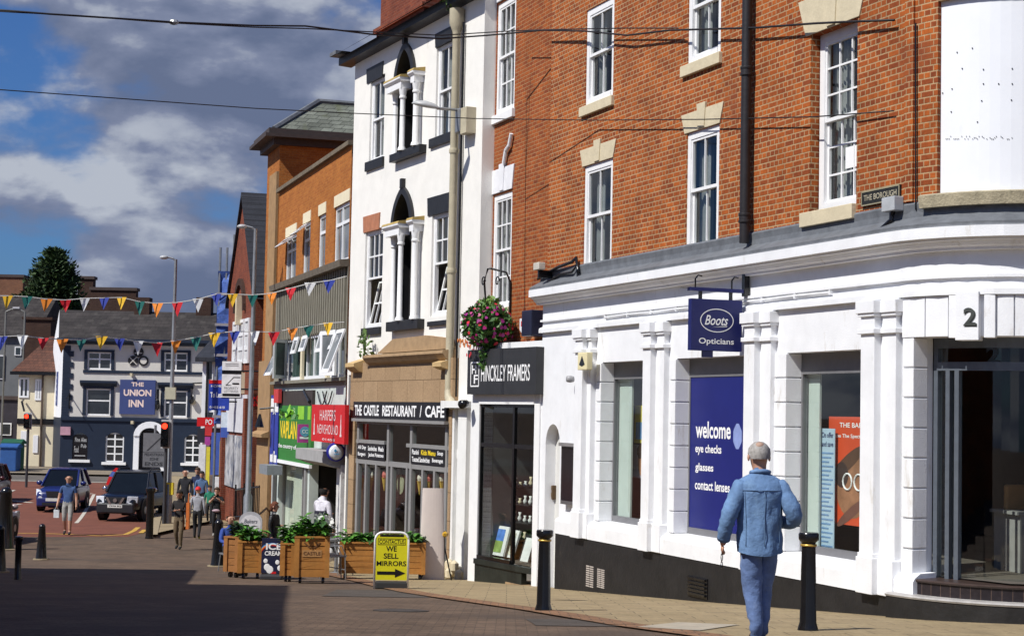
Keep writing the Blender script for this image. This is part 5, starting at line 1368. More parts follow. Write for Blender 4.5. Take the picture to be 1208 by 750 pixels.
b.lathe([(rr * .82, -.06), (rr, -.04), (rr, .04), (rr * .82, .06)], (u, 0, z), 28, axis='y'); b.box(u + rr * .9, 0, -.03, .03, z - .1, z + .15)
rs2 = tag(b.build('round_sign', M('royal_blue_rim', (.03, .03, .30), .3), None, mat4=Pr.mat), 'round white sign with a blue rim over the canopy', 'sign')
b = MB(); b.lathe([(rr * .80, -.07), (rr * .6, -.10), (rr * .05, -.115)], (u, 0, z), 28, axis='y'); b.build('face', M('white_disc', (.72, .76, .80), .3), rs2, smooth=True)
b = MB(); b.box(u - rr * .3, u - rr * .0, -.125, -.118, z + rr * .1, z + rr * .22); b.box(u - rr * .22, u - rr * .08, -.1251, -.1181, z + rr * .02, z + rr * .32); b.box(u - rr * .25, u + rr * .3, -.12, -.115, z - rr * .25, z - rr * .18); b.build('emblem', M('cyan_mark', (.05, .30, .55)), rs2)
a = orc(306, 547, 315, 560, off=.6); b = MB(); b.box(a[0], a[1], -.6, -.16, a[2], a[3]); tag(b.build('floodlight_box', M('grey_box2', (.22, .24, .26), .5), None, mat4=O.mat), 'grey box projecting below the blue vertical sign', 'box')
# bunting-like string flags on a strap here: black bracket lamp
u, z = O.uv(314, 500, .3); b = MB(); b.tube([(u + .3, -.1, z + .5), (u, -.5, z + .45)], .03, 6); b.lathe([(.03, .3), (.14, -.1)], (u, -.5, z), 8); tag(b.build('bracket_lamp', blackg, None, mat4=O.mat), 'small black bracket lamp on the sandstone pier', 'lamp')

# ================================================================== tower-like brick corner with hipped slate roof
T0 = O.uv(326, 300)[0]; T1 = T0
tl = O.uv(312, 300)[0]
tb = tag(empty('hipped_roof_building', mat4=O.mat), 'red brick building with a sandstone pier and a hipped mossy slate roof', 'building')
zte = O.uv(313, 178)[1]
q = MB(); q.box(tl, T0 - .003, .02, 12, gO - .5, zte); 
q.build('wall', brickB, tb)
q = MB(); q.box(tl + .9, T0 - .01, -.06, .1, zst_ - 2.5, zte - 1.0); q.box(tl, T0 - .01, -.08, .1, gO, O.uv(318, 425)[1]); q.mold(tl - .1, T0 - .01, [(-.3, O.uv(318, 516)[1]), (-.3, O.uv(318, 512)[1]), (-.05, O.uv(318, 508)[1]), (-.05, O.uv(318, 516)[1])]); q.build('sandstone_pier', M('sandstone', (.34, .21, .10), .85, .2, 4, .2, dirt=((.25, .17, .10), 4, .58, .5)), tb)
q = MB(); e0, e1, f0, f1 = tl - .5, T0 + .45, -.5, 14
q.box(e0, e1, f0, f1, zte, zte + .10); q.box(e0 + .3, e1 - .3, f0 + .3, f1 - .3, zte - .2, zte); q.box(e0 + .12, e1 - .12, f0 + .12, f1 - .1, zte + .10, zte + .28)
ev = q.build('eaves', M('dark_gutter', (.06, .045, .04), .6), tb)
um = (e0 + e1) / 2; zb_ = zte + .285; hw_ = um - e0 - .3; yh = f0 + 1.9
zr_ = CAMZ + (O.uv(387, 111, -1.4)[1] - CAMZ)
q = MB(); a0, a1, c0_, c1_ = e0 + .3, e1 - .3, f0 + .3, f1
q.face([(a0, c0_, zb_), (a1, c0_, zb_), (um, yh, zr_)]); q.face([(a1, c0_, zb_), (a1, c1_, zb_), (um, c1_, zr_), (um, yh, zr_)]); q.face([(a0, c0_, zb_), (a0, c1_, zb_), (um, c1_, zr_), (um, yh, zr_)]); q.face([(a0, c1_, zb_), (a1, c1_, zb_), (um, c1_, zr_)])
q.build('roof', brickmat('green_slate_side', (.20, .215, .18), (.135, .145, .12), (.06, .065, .055), bw=.36, bh=.15, ms=.012, big=.3, stain=((.10, .11, .06), 2.2, .55)), tb, recalc=False)
q = MB()
for p in ((a0, c0_, zb_), (a1, c0_, zb_)): q.tube([p, (um, yh, zr_ + .03)], .09, 6)
q.tube([(um, yh, zr_ + .03), (um, c1_, zr_ + .03)], .08, 6); q.build('ridge', lead, tb)

# ================================================================== gabled brick building
G = fac_at(O.xyz(O.uv(299, 340)[0] - .2, .0, 0), O.th)
gu1 = G.uv(300, 340)[0]; gu0 = G.uv(270.5, 345)[0]; gm_ = (gu0 + gu1) / 2
gze = G.uv(298, 341)[1]; gza = G.uv(286, 234)[1]; gg = G.gz(gu0) - .6
gb = tag(empty('gabled_building', mat4=G.mat), 'dark red brick building with a steep pointed gable and slate roof', 'building')
q = MB(); q.face([(gu0, 0, gg), (gu1, 0, gg), (gu1, 0, gze), (gm_, 0, gza), (gu0, 0, gze)]); D = 16
q.face([(gu0, D, gg), (gu1, D, gg), (gu1, D, gze), (gm_, D, gza), (gu0, D, gze)])
for x in (gu0, gu1): q.face([(x, 0, gg), (x, D, gg), (x, D, gze), (x, 0, gze)])
q.build('wall', brickC, gb, recalc=False)
q = MB(); k = .12
for (x, s) in ((gu0, -1), (gu1, 1)):
    q.face([(x + s * .25, -.1, gze - .35), (x + s * .25, D, gze - .35), (gm_, D, gza + .05), (gm_, -.1, gza + .05)]); q.face([(x + s * .25, -.1, gze - .35 + k), (x + s * .25, D, gze - .35 + k), (gm_, D, gza + .05 + k), (gm_, -.1, gza + .05 + k)])
    q.face([(x + s * .25, -.1, gze - .35), (gm_, -.1, gza + .05), (gm_, -.1, gza + .05 + k), (x + s * .25, -.1, gze - .35 + k)])
q.build('roof', slated, gb, recalc=False)
# recessed round arch and tall narrow windows
q = MB(); za_ = G.uv(287, 336)[1]; hw = 1.15
for r_ in (1.0, .82):
    pass
n_ = 16; P = [(gm_ - hw * math.cos(PI * k / n_), za_ - .9 + hw * math.sin(PI * k / n_)) for k in range(n_ + 1)]
for a_, b_ in zip(P, P[1:]):
    o_ = lambda p: (gm_ + (p[0] - gm_) * .80, za_ - .9 + (p[1] - za_ + .9) * .80)
    q.prism([a_, b_, o_(b_), o_(a_)], -.10, .0)
q.build('arch_moulding', brickD, gb)
for k, (x0, x1, yt, yb) in enumerate(((276.5, 280, 380, 426), (283, 288, 378, 428), (290.5, 294, 376, 428))):
    a = G.rect(x0, yt, x1, yb, .0); slabwin(gb, G, (a[0], a[1], a[2], a[3]), -.06, .11, hs=(.33, .66), gm=M('blind_pale', (.6, .6, .6), .3))
a = G.rect(285.5, 408, 292.5, 466, .0)
q = MB()
for x in (gu0 + .05, gu1 - .5): q.box(x, x + .45, -.18, .0, gg, G.uv(285, 470)[1])
q.build('brick_pier', brickC, gb)
a = G.rect(274, 466, 293, 511, 0); q = MB(); q.box(gu0 + .5, gu1 - .5, -.06, -.004, a[2], a[3]); q.build('white_panel', M('white_boarding', (.60, .60, .63), .6, .15, 3, dirt=((.3, .3, .32), 3, .6, .3)), gb)
a = G.rect(274, 512, 293, 580, 0); q = MB(); q.box(gu0 + .5, gu1 - .5, -.05, -.004, a[2], a[3] - .02); q.build('poster_boarding', M('grey_collage', (.42, .42, .43), .6, .7, 1.1, dirt=((.10, .12, .18), 2.2, .52, 1)), gb)
q = MB(); u, z = G.uv(286, 440); q.lathe([(.05, -.5), (.35, -.35), (.38, -.1), (.3, 0)], (u, 0, z), 12, axis='y'); q.build('lamp', M('globe_lamp', (.42, .40, .38), .4), gb, smooth=True)
q = MB(); u, z = G.uv(285, 366); q.box(u - .15, u + .15, -.2, 0, z - .5, z + .5); u, z = G.uv(288, 452); q.box(u - .13, u + .13, -.2, 0, z - .35, z + .35, 1); q.build('alarm', [stone, cream], gb)
rp = fac_at(G.xyz(gu1 - .1, 0, 0), O.th + PI / 2)
a = rp.rect(294, 464, 307, 483); b = MB(); b.box(a[0], a[1], -.1, .1, a[2], a[3]); o = tag(b.build('hanging_sign', M('black_sign2', (.015, .012, .016)), None, mat4=rp.mat), 'black projecting sign with red lettering on the gabled building', 'sign')
b = MB(); put_text(b, 'G', a[0] + .1, a[0] + (a[1] - a[0]) * .5, a[2] + .1, a[3] - .1, -.105, 0, .03); put_text(b, 'S', a[0] + (a[1] - a[0]) * .56, a[1] - .05, a[2] + .1, a[3] - .06, -.105, 0, .03); b.build('lettering', red, o, recalc=False)
a = rp.rect(301, 487, 307, 513); b = MB(); b.box(a[0], a[1], -.1, .1, a[2], a[3]); o = tag(b.build('hanging_sign', M('dark_red_sign', (.12, .02, .02)), None, mat4=rp.mat), 'narrow dark red sign hanging below the black projecting sign', 'sign')
b = MB(); put_text(b, 'A', a[0] + .08, a[1] - .08, a[2] + .1, a[3] - .1, -.105); b.build('lettering', red, o, recalc=False)
# black railings by the gabled building
def railing(name, p0, p1, h, n, label, mt=blackg):
    b = MB(); P0, P1 = Vector(p0), Vector(p1)
    for k in range(n + 1):
        p = P0.lerp(P1, k / n); b.tube([p, p + Vector((0, 0, h * (1.12 if k % 6 == 0 else 1)))], .03 if k % 6 == 0 else .018, 5)
    for f in (.12, .95): b.tube([P0 + Vector((0, 0, h * f)), P1 + Vector((0, 0, h * f))], .028, 6)
    return tag(b.build(name, mt, None), label, 'railing')
p0, p1 = pd(277, 614, 53), pd(305, 612, 50.5)
rl = railing('railing', p0, p1, 1.0, 16, 'black iron railings on a low wall in front of the gabled building')
q = MB(); dv = (p1 - p0).normalized(); sdv = Vector((-dv.y, dv.x, 0)) * .12
q.v = [tuple(p + s * sdv + Vector((0, 0, zz))) for p in (p0, p1) for s in (-1, 1) for zz in (-2.2, 0)]; q.f = [(0, 1, 5, 4), (2, 3, 7, 6), (1, 3, 7, 5), (0, 1, 3, 2), (4, 5, 7, 6)]; q.m = [0] * 5; q.build('low_wall', kerbst, rl)
# estate agents' boards
def tolet(px, d, mt, label):
    A_, B_ = pd(px[0], px[1], d), pd(px[2], px[3], d); b = MB(); x0, x1, z0, z1 = A_.x, B_.x, B_.z, A_.z
    b.box(0, x1 - x0, -.03, .03, z0, z1); o = tag(b.build('estate_agent_sign', mt, None, mat4=Matrix.Translation((x0, d, 0))), label, 'sign')
    return o, 0, x1 - x0, z0, z1
o, x0, x1, z0, z1 = tolet((262.5, 426, 284, 470), 54, M('white_board', (.78, .78, .80), .5), 'white estate agent board with a house outline projecting from the gabled building'); w_, h_ = x1 - x0, z1 - z0
b = MB(); b.box(x0, x1, -.036, -.031, z0 - .0, z0 + .03); b.box(x0, x1, -.036, -.031, z0 + h_ * .66, z0 + h_ * .76); b.box(x0 + .03, x1 - .03, -.036, -.031, z0 + h_ * .06, z0 + h_ * .13)
b.prism([(x0 + w_ * .2, z0 + h_ * .35), (x0 + w_ * .6, z0 + h_ * .58), (x0 + w_ * .95, z0 + h_ * .58), (x0 + w_ * .95, z0 + h_ * .56), (x0 + w_ * .61, z0 + h_ * .56), (x0 + w_ * .26, z0 + h_ * .37), (x0 + w_ * .5, z0 + h_ * .36), (x0 + w_ * .5, z0 + h_ * .35)], -.036, -.031)
b.box(x0 + w_ * .55, x0 + w_ * .9, -.036, -.031, z0 + h_ * .38, z0 + h_ * .42)
for zf in (.88, .93): b.box(x0 + .1, x1 - .1, -.036, -.031, z0 + h_ * zf, z0 + h_ * (zf + .02), 1)
put_text(b, 'PROPERTY', x0 + .08, x1 - .08, z0 + h_ * .24, z0 + h_ * .31, -.034, 1); put_text(b, 'LETTINGS', x0 + .08, x1 - .08, z0 + h_ * .16, z0 + h_ * .22, -.034, 1)
b.build('lettering', [blackg, M('grey_print', (.35, .35, .36))], o, recalc=False)
b = MB(); b.tube([(x1 - .02, 0, z0 + .3), (x1 + .9, .0, z0 + .3)], .03, 6); b.tube([(x1 - .02, 0, z1 - .3), (x1 + .9, .0, z1 - .3)], .03, 6); b.build('bracket', blackg, o)
o, x0, x1, z0, z1 = tolet((247, 448, 270, 484), 58, M('blue_board', (.02, .05, .36), .5), 'blue and red To Let board beside the scaffolding'); w_, h_ = x1 - x0, z1 - z0
b = MB(); b.box(x0, x1, -.036, -.031, z1 - h_ * .12, z1, 1); put_text(b, 'To Let', x0 + w_ * .08, x0 + w_ * .62, z0 + h_ * .42, z0 + h_ * .6, -.034, 0, .03); put_text(b, 'HOMES', x0 + w_ * .1, x0 + w_ * .7, z0 + h_ * .76, z0 + h_ * .84, -.034); put_text(b, '01455 610', x0 + w_ * .06, x0 + w_ * .8, z0 + h_ * .06, z0 + h_ * .14, -.034); b.build('lettering', [white, red], o, recalc=False)
b = MB(); b.tube([(x1 - .02, 0, z0 + .3), (x1 + .7, .0, z0 + .3)], .03, 6); b.build('bracket', blackg, o)
# scaffolding wrapped in blue netting
e = tag(empty('scaffolding', mat4=Matrix.Translation((0, 0, 0))), 'scaffolding tower wrapped in blue netting beyond the gabled building', 'scaffolding')
d = 64; x0, x1 = pd(257, 400, d).x, pd(273, 400, d).x; zt, zb_ = pd(264, 320, d).z, pd(264, 500, d).z; gS_ = gz(d)
q = MB()
for x in (x0, (x0 + x1) / 2, x1):
    for yy in (d, d + 4): q.tube([(x, yy, gS_), (x, yy, zt + (.9 if x < x1 else 1.4))], .045, 6)
q.build('pole', galv, e)
net = glassmat('blue_netting', (.05, .10, .5)); 
netm = M('blue_net', (.07, .14, .44), .8, .45, 5, .3, dirt=((.22, .30, .58), 4, .56, 1))
q = MB(); n = 14
def netf(f): 
    return .12 * math.sin(f * 9) + .06 * math.sin(f * 23)
for i in range(n):
    za_, zc_ = zb_ + (zt - zb_) * i / n, zb_ + (zt - zb_) * (i + 1) / n
    q.face([(x0 - .05, d - .06 + netf(i / n), za_), (x1, d - .06 - netf(i / n), za_), (x1, d - .06 - netf((i + 1) / n), zc_), (x0 - .05, d - .06 + netf((i + 1) / n), zc_)])
    q.face([(x0 - .06, d - .06 + netf(i / n), za_), (x0 - .06, d + 4, za_), (x0 - .06, d + 4, zc_), (x0 - .06, d - .06 + netf((i + 1) / n), zc_)])
q.build('netting', netm, e, recalc=False)
q = MB()
for k in range(5):
    z = zb_ + (zt - zb_) * (k + .2) / 5; q.box(x0 - .1, x1 + .1, d - .16, d - .12, z, z + .1); q.box(x0, x1, d, d + 4, z - .15, z - .1)
q.build('platform', M('scaffold_board', (.30, .28, .30), .8), e)
# white narrow house and low dark roof beside the pub
d = 80; hx0, hx1 = pd(238.5, 450, d).x, pd(262, 450, d).x
h = tag(empty('white_house', (0, 0, 0)), 'narrow white rendered house between the pub and the blue scaffolding', 'house')
z1_ = pd(250, 422, d).z; q = MB(); q.box(hx0, hx1 + 2, d, d + 7, gz(d) - .5, z1_); q.build('wall', stucco, h)
q = MB(); q.mold(hx0 - .3, hx1 + 2, [(d - .35, z1_ - .2), (d - .35, z1_), (d + 3.5, pd(250, 398, d).z), (d + 7, z1_)]); q.build('roof', slated, h)
for (x_0, y_0, x_1, y_1) in ((245, 426, 250, 447), (246, 486, 251, 505)):
    A_, B_ = pd(x_0, y_0, d), pd(x_1, y_1, d); q = MB(); q.box(A_.x - .06, B_.x + .06, d - .06, d + .02, B_.z - .06, A_.z + .06); wq = q.build('window', whitewood, h); q = MB(); q.box(A_.x, B_.x, d - .07, d - .03, B_.z, A_.z); q.build('pane', pane, wq)
q = MB(); q.tube([(hx0 + .25, d - .1, z1_), (hx0 + .25, d - .1, gz(d))], .06, 6); q.build('drainpipe', blackg, h)
# low shop with red sign
d = 72; A_, B_ = pd(231, 492, d), pd(251, 503, d)
e = tag(empty('corner_kiosk', (0, 0, 0)), 'small cluttered shopfront under a red sign beside the pub', 'shop')
q = MB(); q.box(A_.x + .2, pd(268, 500, d).x, d + .6, d + 5, gz(d) - .3, pd(250, 505, d).z); q.build('wall', M('kiosk_wall', (.20, .15, .14), .8, .6, 2), e)
q = MB(); q.box(A_.x, B_.x, d + .3, d + .6, B_.z, A_.z); sgn = q.build('fascia', red, e)
q = MB(); put_text(q, 'PO', (A_.x + B_.x) / 2, B_.x - .08, B_.z + .08, A_.z - .08, d + .295); q.build('lettering', white, sgn, recalc=False)
rnd = random.Random(21)
cols = [M('post_red', (.55, .03, .03)), M('post_yellow', (.7, .6, .05)), M('post_white', (.7, .7, .72)), M('post_blue', (.05, .1, .4)), M('post_magenta', (.4, .05, .3)), M('post_black', (.02, .02, .03))]
for k, (x0, y0, x1, y1, c, lab) in enumerate(((232, 505, 240, 522, 5, 'black'), (241, 503, 249, 514, 0, 'red'), (241, 515, 247, 525, 4, 'magenta'), (234, 524, 241, 560, 2, 'white'), (243, 527, 246, 572, 1, 'yellow'), (249, 510, 258, 560, 3, 'blue'), (259, 520, 263, 570, 1, 'yellow'), (252, 562, 262, 584, 2, 'white'))):
    A_, B_ = pd(x0, y0, d), pd(x1, y1, d); b = MB(); b.box(A_.x, B_.x, d + .2 - .02 * k, d + .26 - .02 * k, B_.z, A_.z); o = b.build('advert_panel', cols[c], None)
    tag(o, 'small %s advert panel by the red signed shop, %s' % (lab, ['at its left end', 'under the right of the red sign', 'just below the red one', 'tall and low', 'thin strip near the pub', 'broad, below the To Let board', 'thin strip near the gabled building', 'at pavement height']  [k]), 'poster')
A_, B_ = pd(261, 486, 60), pd(272, 516, 60); b = MB(); b.box(A_.x, B_.x, 60, 60.06, B_.z, A_.z); o = tag(b.build('advert_panel', M('pale_board', (.55, .62, .70)), None), 'pale blue advert board hanging below the white estate agent board', 'poster'); b = MB(); b.box(A_.x, B_.x, 59.98, 59.995, B_.z, B_.z + .35); b.build('strip', cols[3], o)

# ================================================================== the pub
D_ = 88.0; t0 = pd(72.5, 480, D_); 
U = fac_at((t0.x, D_), PI / 2)
pu1 = U.uv(238, 480)[0]
pb = tag(empty('pub_building', mat4=U.mat), 'pub with grey upper walls, navy ground floor and a long slate roof', 'pub')
zb1 = U.uv(150, 494)[1]; ze = U.uv(150, 402)[1]; gU = gz(D_) - .4
grey = M('grey_render', (.60, .575, .53), .75, .08, 2, .1); navyw = M('navy_wall', (.010, .019, .040), .5, .15, 2, .1)
sx, sy = pd(60.5, 480, 95).x - t0.x, 7.0        # far end of the skewed gable wall
gwin = [U.rect(86, 510, 103, 542), U.rect(125, 510, 145.5, 545), U.rect(218, 512, 237, 546)]
up1 = [U.rect(103.5, 415, 131, 436), U.rect(194, 415.5, 221, 438)]; up2 = [U.rect(102, 458, 130, 490), U.rect(194, 460.5, 220.5, 492)]
door = U.rect(165, 507, 189, 562); door = (door[0], door[1], gU + .2, door[3])
q = MB(); q.wall(0, pu1, zb1, ze + .1, up1 + up2, .12); q.face([(pu1, 0, zb1), (pu1, 8, zb1), (pu1, 8, ze), (pu1, 0, ze)]); q.build('wall', grey, pb, recalc=False)
q = MB(); q.wall(0, pu1, gU, zb1, gwin + [door + (.4,)], .12, y=-.02); q.face([(pu1, -.02, gU), (pu1, 8, gU), (pu1, 8, zb1), (pu1, -.02, zb1)]); q.face([(0, -.02, gU), (sx, sy, gU), (sx, sy, zb1), (0, -.02, zb1)]); q.build('ground_floor_wall', navyw, pb, recalc=False)
zrg = U.uv(67, 366, -4)[1]; 
q = MB(); q.face([(0, 0, zb1), (sx, sy, zb1), (sx, sy, ze), (sx / 2, sy / 2, zrg), (0, 0, ze)]); q.build('gable_wall', stucco, pb, recalc=False)
q = MB(); yr = sy / 2
q.face([(-.15, -.45, ze - .05), (pu1 + 1.2, -.45, ze - .05), (pu1 + 1.2, yr, zrg), (sx / 2 - .0, yr, zrg)]); q.face([(sx, sy + .3, ze), (pu1 + 1.2, sy + .3, ze), (pu1 + 1.2, yr, zrg), (sx / 2, yr, zrg)])
q.face([(pu1 + 1.2, -.45, ze - .05), (pu1 + 1.2, sy + .3, ze), (pu1 + 1.2, yr, zrg)]); q.build('roof', slateg, pb, recalc=False)
q = MB(); q.mold(-.2, pu1 + 1.2, [(-.55, ze - .06), (-.55, ze + .08), (.02, ze + .08), (.02, ze - .22), (-.1, ze - .22)]); q.build('gutter', navyw, pb)
for px in (171, 243): 
    q = MB(); u = U.uv(px, 380, -4)[0]; zz = U.uv(px, 352, -4)[1]; q.box(u - .4, u + .4, yr - .4, yr + .4, zrg - .8, zz); q.build('chimney', brickD, pb)
zmb = U.uv(150, 438.5)[1]
q = MB(); q.box(up1[0][0] - .2, pu1, -.05, .02, zmb - .09, zmb + .06); q.mold(0, pu1, [(-.10, zb1 - .12), (-.10, zb1 + .05), (.02, zb1 + .08), (.02, zb1 - .12)]); 
rq = [(.0, zb1 + .05)]
for k in range(13):
    z = zb1 + .05 + (ze - .35 - zb1) * k / 13; q.box(0.002, .55 if k % 2 else .38, -.045, .02, z, z + (ze - .35 - zb1) / 13 * .98)
q.build('navy_trim', navyw, pb)
for k, w_ in enumerate(up1 + up2):
    t = .16; q = MB(); q.box(w_[0] - t, w_[0], -.06, .03, w_[2] - .0, w_[3] + .12); q.box(w_[1], w_[1] + t, -.06, .03, w_[2], w_[3] + .12); q.box(w_[0], w_[1], -.059, .03, w_[3], w_[3] + .119)
    if k > 1: q.mold(w_[0] - .3, w_[1] + .3, [(-.25, w_[3] + .42), (-.25, w_[3] + .30), (-.06, w_[3] + .121), (.02, w_[3] + .121), (.02, w_[3] + .42)])
    wn = slabwin(pb, U, w_, .04, .075, vs=(.5,) if k < 2 else (), hs=(.6,) if k < 2 else (.55,), mat=whitewood)
    q.build('surround', navyw, wn)
    q = MB(); q.box(w_[0] + .07, w_[1] - .07, .082, .09, w_[2] + .05, w_[2] + (w_[3] - w_[2]) * (.5 if k < 2 else .95)); q.build('curtain', M('net_curtain', (.20, .20, .21), .9, .6, 7, streak=True), wn)
for k, w_ in enumerate(gwin):
    if k == 0:
        q = MB(); q.box(w_[0], w_[1], .02, .06, w_[2], w_[3] - .1); wn = q.build('chalkboard', blackg, pb)
        a = w_; ww_, hh = a[1] - a[0], a[3] - a[2]; q = MB(); put_text(q, 'Fine Ales', a[0] + ww_ * .15, a[0] + ww_ * .9, a[2] + hh * .66, a[2] + hh * .82, .015); put_text(q, 'Pub', a[0] + ww_ * .55, a[0] + ww_ * .9, a[2] + hh * .44, a[2] + hh * .58, .015); put_text(q, 'Food', a[0] + ww_ * .12, a[0] + ww_ * .4, a[2] + hh * .26, a[2] + hh * .5, .015); q.box(a[0] + ww_ * .15, a[0] + ww_ * .85, .012, .016, a[2] + hh * .13, a[2] + hh * .16); q.build('lettering', M('chalk', (.45, .45, .45)), wn, recalc=False)
    else:
        wn = slabwin(pb, U, w_, .03, .07, vs=(.5,), hs=(.28, .53, .78), mat=whitewood)
    q = MB(); q.box(w_[0] - .15, w_[1] + .15, -.14, .05, w_[2] - .14, w_[2] - .0); q.build('sill', whitewood, wn)
    # segmental head
    q = MB(); m_ = (w_[0] + w_[1]) / 2; hw = (w_[1] - w_[0]) / 2
    for j in range(8):
        xa, xb = w_[0] + (w_[1] - w_[0]) * j / 8, w_[0] + (w_[1] - w_[0]) * (j + 1) / 8
        f = lambda x: w_[3] - .22 * ((x - m_) / hw) ** 2
        q.face([(xa, -.021, f(xa)), (xb, -.021, f(xb)), (xb, -.021, w_[3] + .01), (xa, -.021, w_[3] + .01)])
    q.build('arched_head', navyw, wn, recalc=False)
# arched white doorway
q = MB(); m_ = (door[0] + door[1]) / 2; hw = (door[1] - door[0]) / 2
for s in (-1, 1): q.box(m_ + s * (hw + .14) - .14, m_ + s * (hw + .14) + .14, -.14, .1, gU, door[3] - .3)
P = [(m_ - (hw + .28) * math.cos(PI * k / 12), door[3] - .3 + .75 * math.sin(PI * k / 12)) for k in range(13)]; I_ = [(m_ - (hw - .02) * math.cos(PI * k / 12), door[3] - .3 + .42 * math.sin(PI * k / 12)) for k in range(13)]
for k in range(12): q.prism([P[k], P[k + 1], I_[k + 1], I_[k]], -.2, .0)
q.build('door_surround', stucco, pb)
q = MB(); q.box(door[0], door[1], .3, .36, door[2], door[3]); q.build('door', M('dark_door', (.03, .03, .035), .5, .3), pb)
for (px, py) in ((88, 470), (221, 474)):
    pass
q = MB()
for u, z in (U.uv(156, 442), U.uv(157, 498)): q.box(u - .06, u + .06, -.3, 0, z - .08, z + .08)
u, z = U.uv(228, 474); q.lathe([(.14, -.12), (.14, 0)], (u, 0, z), 10, axis='y'); q.build('wall_lamp', stone, pb)
q = MB(); u, z = U.uv(82, 472); q.tube([(u, -.05, z - .4), (u, -.05, z + .4)], .03, 5); q.tube([(u, -.05, z + .3), (u + .1, -.9, z + .1)], .03, 5); u, z = U.uv(186.5, 477); q.tube([(u, -.15, z - .3), (u, -.15, z + .8)], .05, 6); q.ball((u, -.2, z), (.14, .14, .3), 8); u, z = U.uv(227, 460); q.tube([(u, -.1, z - .5), (u, -.1, z + .35), (u + .8, -.1, z + .4)], .04, 5); q.ball((u, -.2, z - .5), (.15, .15, .22), 8); q.build('bracket', blackg, pb)
def usign(px, mt, label, items=(), th=.1, lm=None):
    a = U.rect(*px, .1); b = MB(); b.box(a[0], a[1], -.14, -.02, a[2], a[3]); o = tag(b.build('pub_sign', mt, None, mat4=U.mat), label, 'sign'); w_, h_ = a[1] - a[0], a[3] - a[2]
    if items: lettering(o, lm or M('pink_cream', (.80, .62, .56)), [(s, a[0] + w_ * f0, a[0] + w_ * f1, a[2] + h_ * g0, a[2] + h_ * g1, .035) for (s, f0, f1, g0, g1) in items], -.145)
    return o, a
usign((142, 447.5, 182.5, 489), M('pub_blue', (.045, .065, .19), .5, .05), 'large blue painted name sign between the windows of the grey pub wall', [('THE', .32, .67, .81, .93), ('UNION', .11, .89, .53, .72), ('INN', .26, .68, .21, .42)])
usign((71.5, 503, 83, 513), M('pink_plaque', (.50, .28, .34)), 'pale pink plaque on the navy pub wall')
a = (sx * .45, sy * .45); q = MB(); zz0, zz1 = U.uv(63, 478)[1], U.uv(63, 437)[1]
q.box(-.45, .45, -.04, .03, zz0, zz1); o = tag(q.build('pub_sign', M('pub_blue2', (.06, .08, .22)), None, mat4=U.mat @ Matrix.Translation((sx * .45, sy * .45, 0)) @ Matrix.Rotation(math.atan2(sy, sx) + PI, 4, 'Z')), 'narrow blue sign on the white gable end of the pub', 'sign')
q = MB(); [q.box(-.28, .28, -.05, -.04, zz0 + (zz1 - zz0) * (.1 + .17 * k), zz0 + (zz1 - zz0) * (.18 + .17 * k)) for k in range(5)]; q.build('print_line', M('faded_print', (.25, .28, .42)), o)
u, z = U.uv(163.5, 421); q = MB(); rr = .26
for (cx_, cz_) in ((u, z + rr * 1.0), (u - rr * 1.05, z - rr * .75), (u + rr * 1.05, z - rr * .75)): q.lathe([(rr, -.06), (rr, -.01)], (cx_, 0, cz_), 18, axis='y')
o = tag(q.build('wall_emblem', M('emblem_black', (.012, .012, .014), .4), None, mat4=U.mat), 'three black discs emblem between the upper windows of the pub', 'emblem')
q = MB()
for s in (-1, 1): c_ = (u - rr * 1.05, z - rr * .75); q.prism([(c_[0] - s * .2 - .03, c_[1] - .2), (c_[0] - s * .2 + .03, c_[1] - .2), (c_[0] + s * .2 + .03, c_[1] + .2), (c_[0] + s * .2 - .03, c_[1] + .2)], -.068 - .001 * s, -.061)
q.lathe([(.17, -.068), (.17, -.061)], (u + rr * 1.05, 0, z - rr * .75), 14, axis='y'); q.box(u - .2, u + .2, -.068, -.061, z + rr * .7, z + rr * .85); q.build('mark', grey, o)

# ================================================================== cream cottage and the dark buildings further left
d = 93; cx0, cx1 = pd(21, 480, d).x, pd(61, 480, d).x
cb = tag(empty('cottage', (0, 0, 0)), 'cream rendered cottage with a brown tiled hipped roof left of the pub', 'house')
ze_ = pd(40, 438, d).z; zr_ = pd(40, 393, d).z
q = MB(); q.box(cx0, cx1 + 1, d, d + 8, gz(d) - .4, ze_); q.build('wall', cream, cb)
q = MB(); xa = pd(34, 440, d).x
q.face([(cx0 - .3, d - .4, ze_), (cx1 + 1.3, d - .4, ze_), (cx1 + 1.3, d + 4, zr_), (xa, d + 4, zr_)]); q.face([(cx0 - .3, d - .4, ze_), (cx0 - .3, d + 8.4, ze_), (xa, d + 4, zr_)]); q.face([(cx0 - .3, d + 8.4, ze_), (cx1 + 1.3, d + 8.4, ze_), (cx1 + 1.3, d + 4, zr_), (xa, d + 4, zr_)])
q.build('roof', tileb, cb, recalc=False)
q = MB(); q.box(cx0 - .35, cx1 + 1.3, d - .5, d - .3, ze_ - .2, ze_ - .02); q.box(cx0, cx1 + 1, d - .06, d + .01, pd(40, 497, d).z - .15, pd(40, 497, d).z + .15); q.build('gutter', blackg, cb)
for (x0, y0, x1, y1) in ((23, 445, 34, 469), (42, 447, 49, 472), (25, 508, 31, 525), (39.5, 513, 44.5, 534)):
    A_, B_ = pd(x0, y0, d), pd(x1, y1, d); wn = slabwin(cb, fac_at((A_.x, d), PI / 2), (0, B_.x - A_.x, B_.z, A_.z), -.05, .1, vs=(.5,)); wn.matrix_local = Matrix.Translation((A_.x, d, 0)); 
q = MB(); X = pd(28, 476, d); q.tube([(X.x, d - .1, X.z + .2), (X.x + .1, d - .7, X.z + .1), (X.x + .3, d - .9, X.z - .4)], .06, 6); q.build('lamp', blackg, cb)
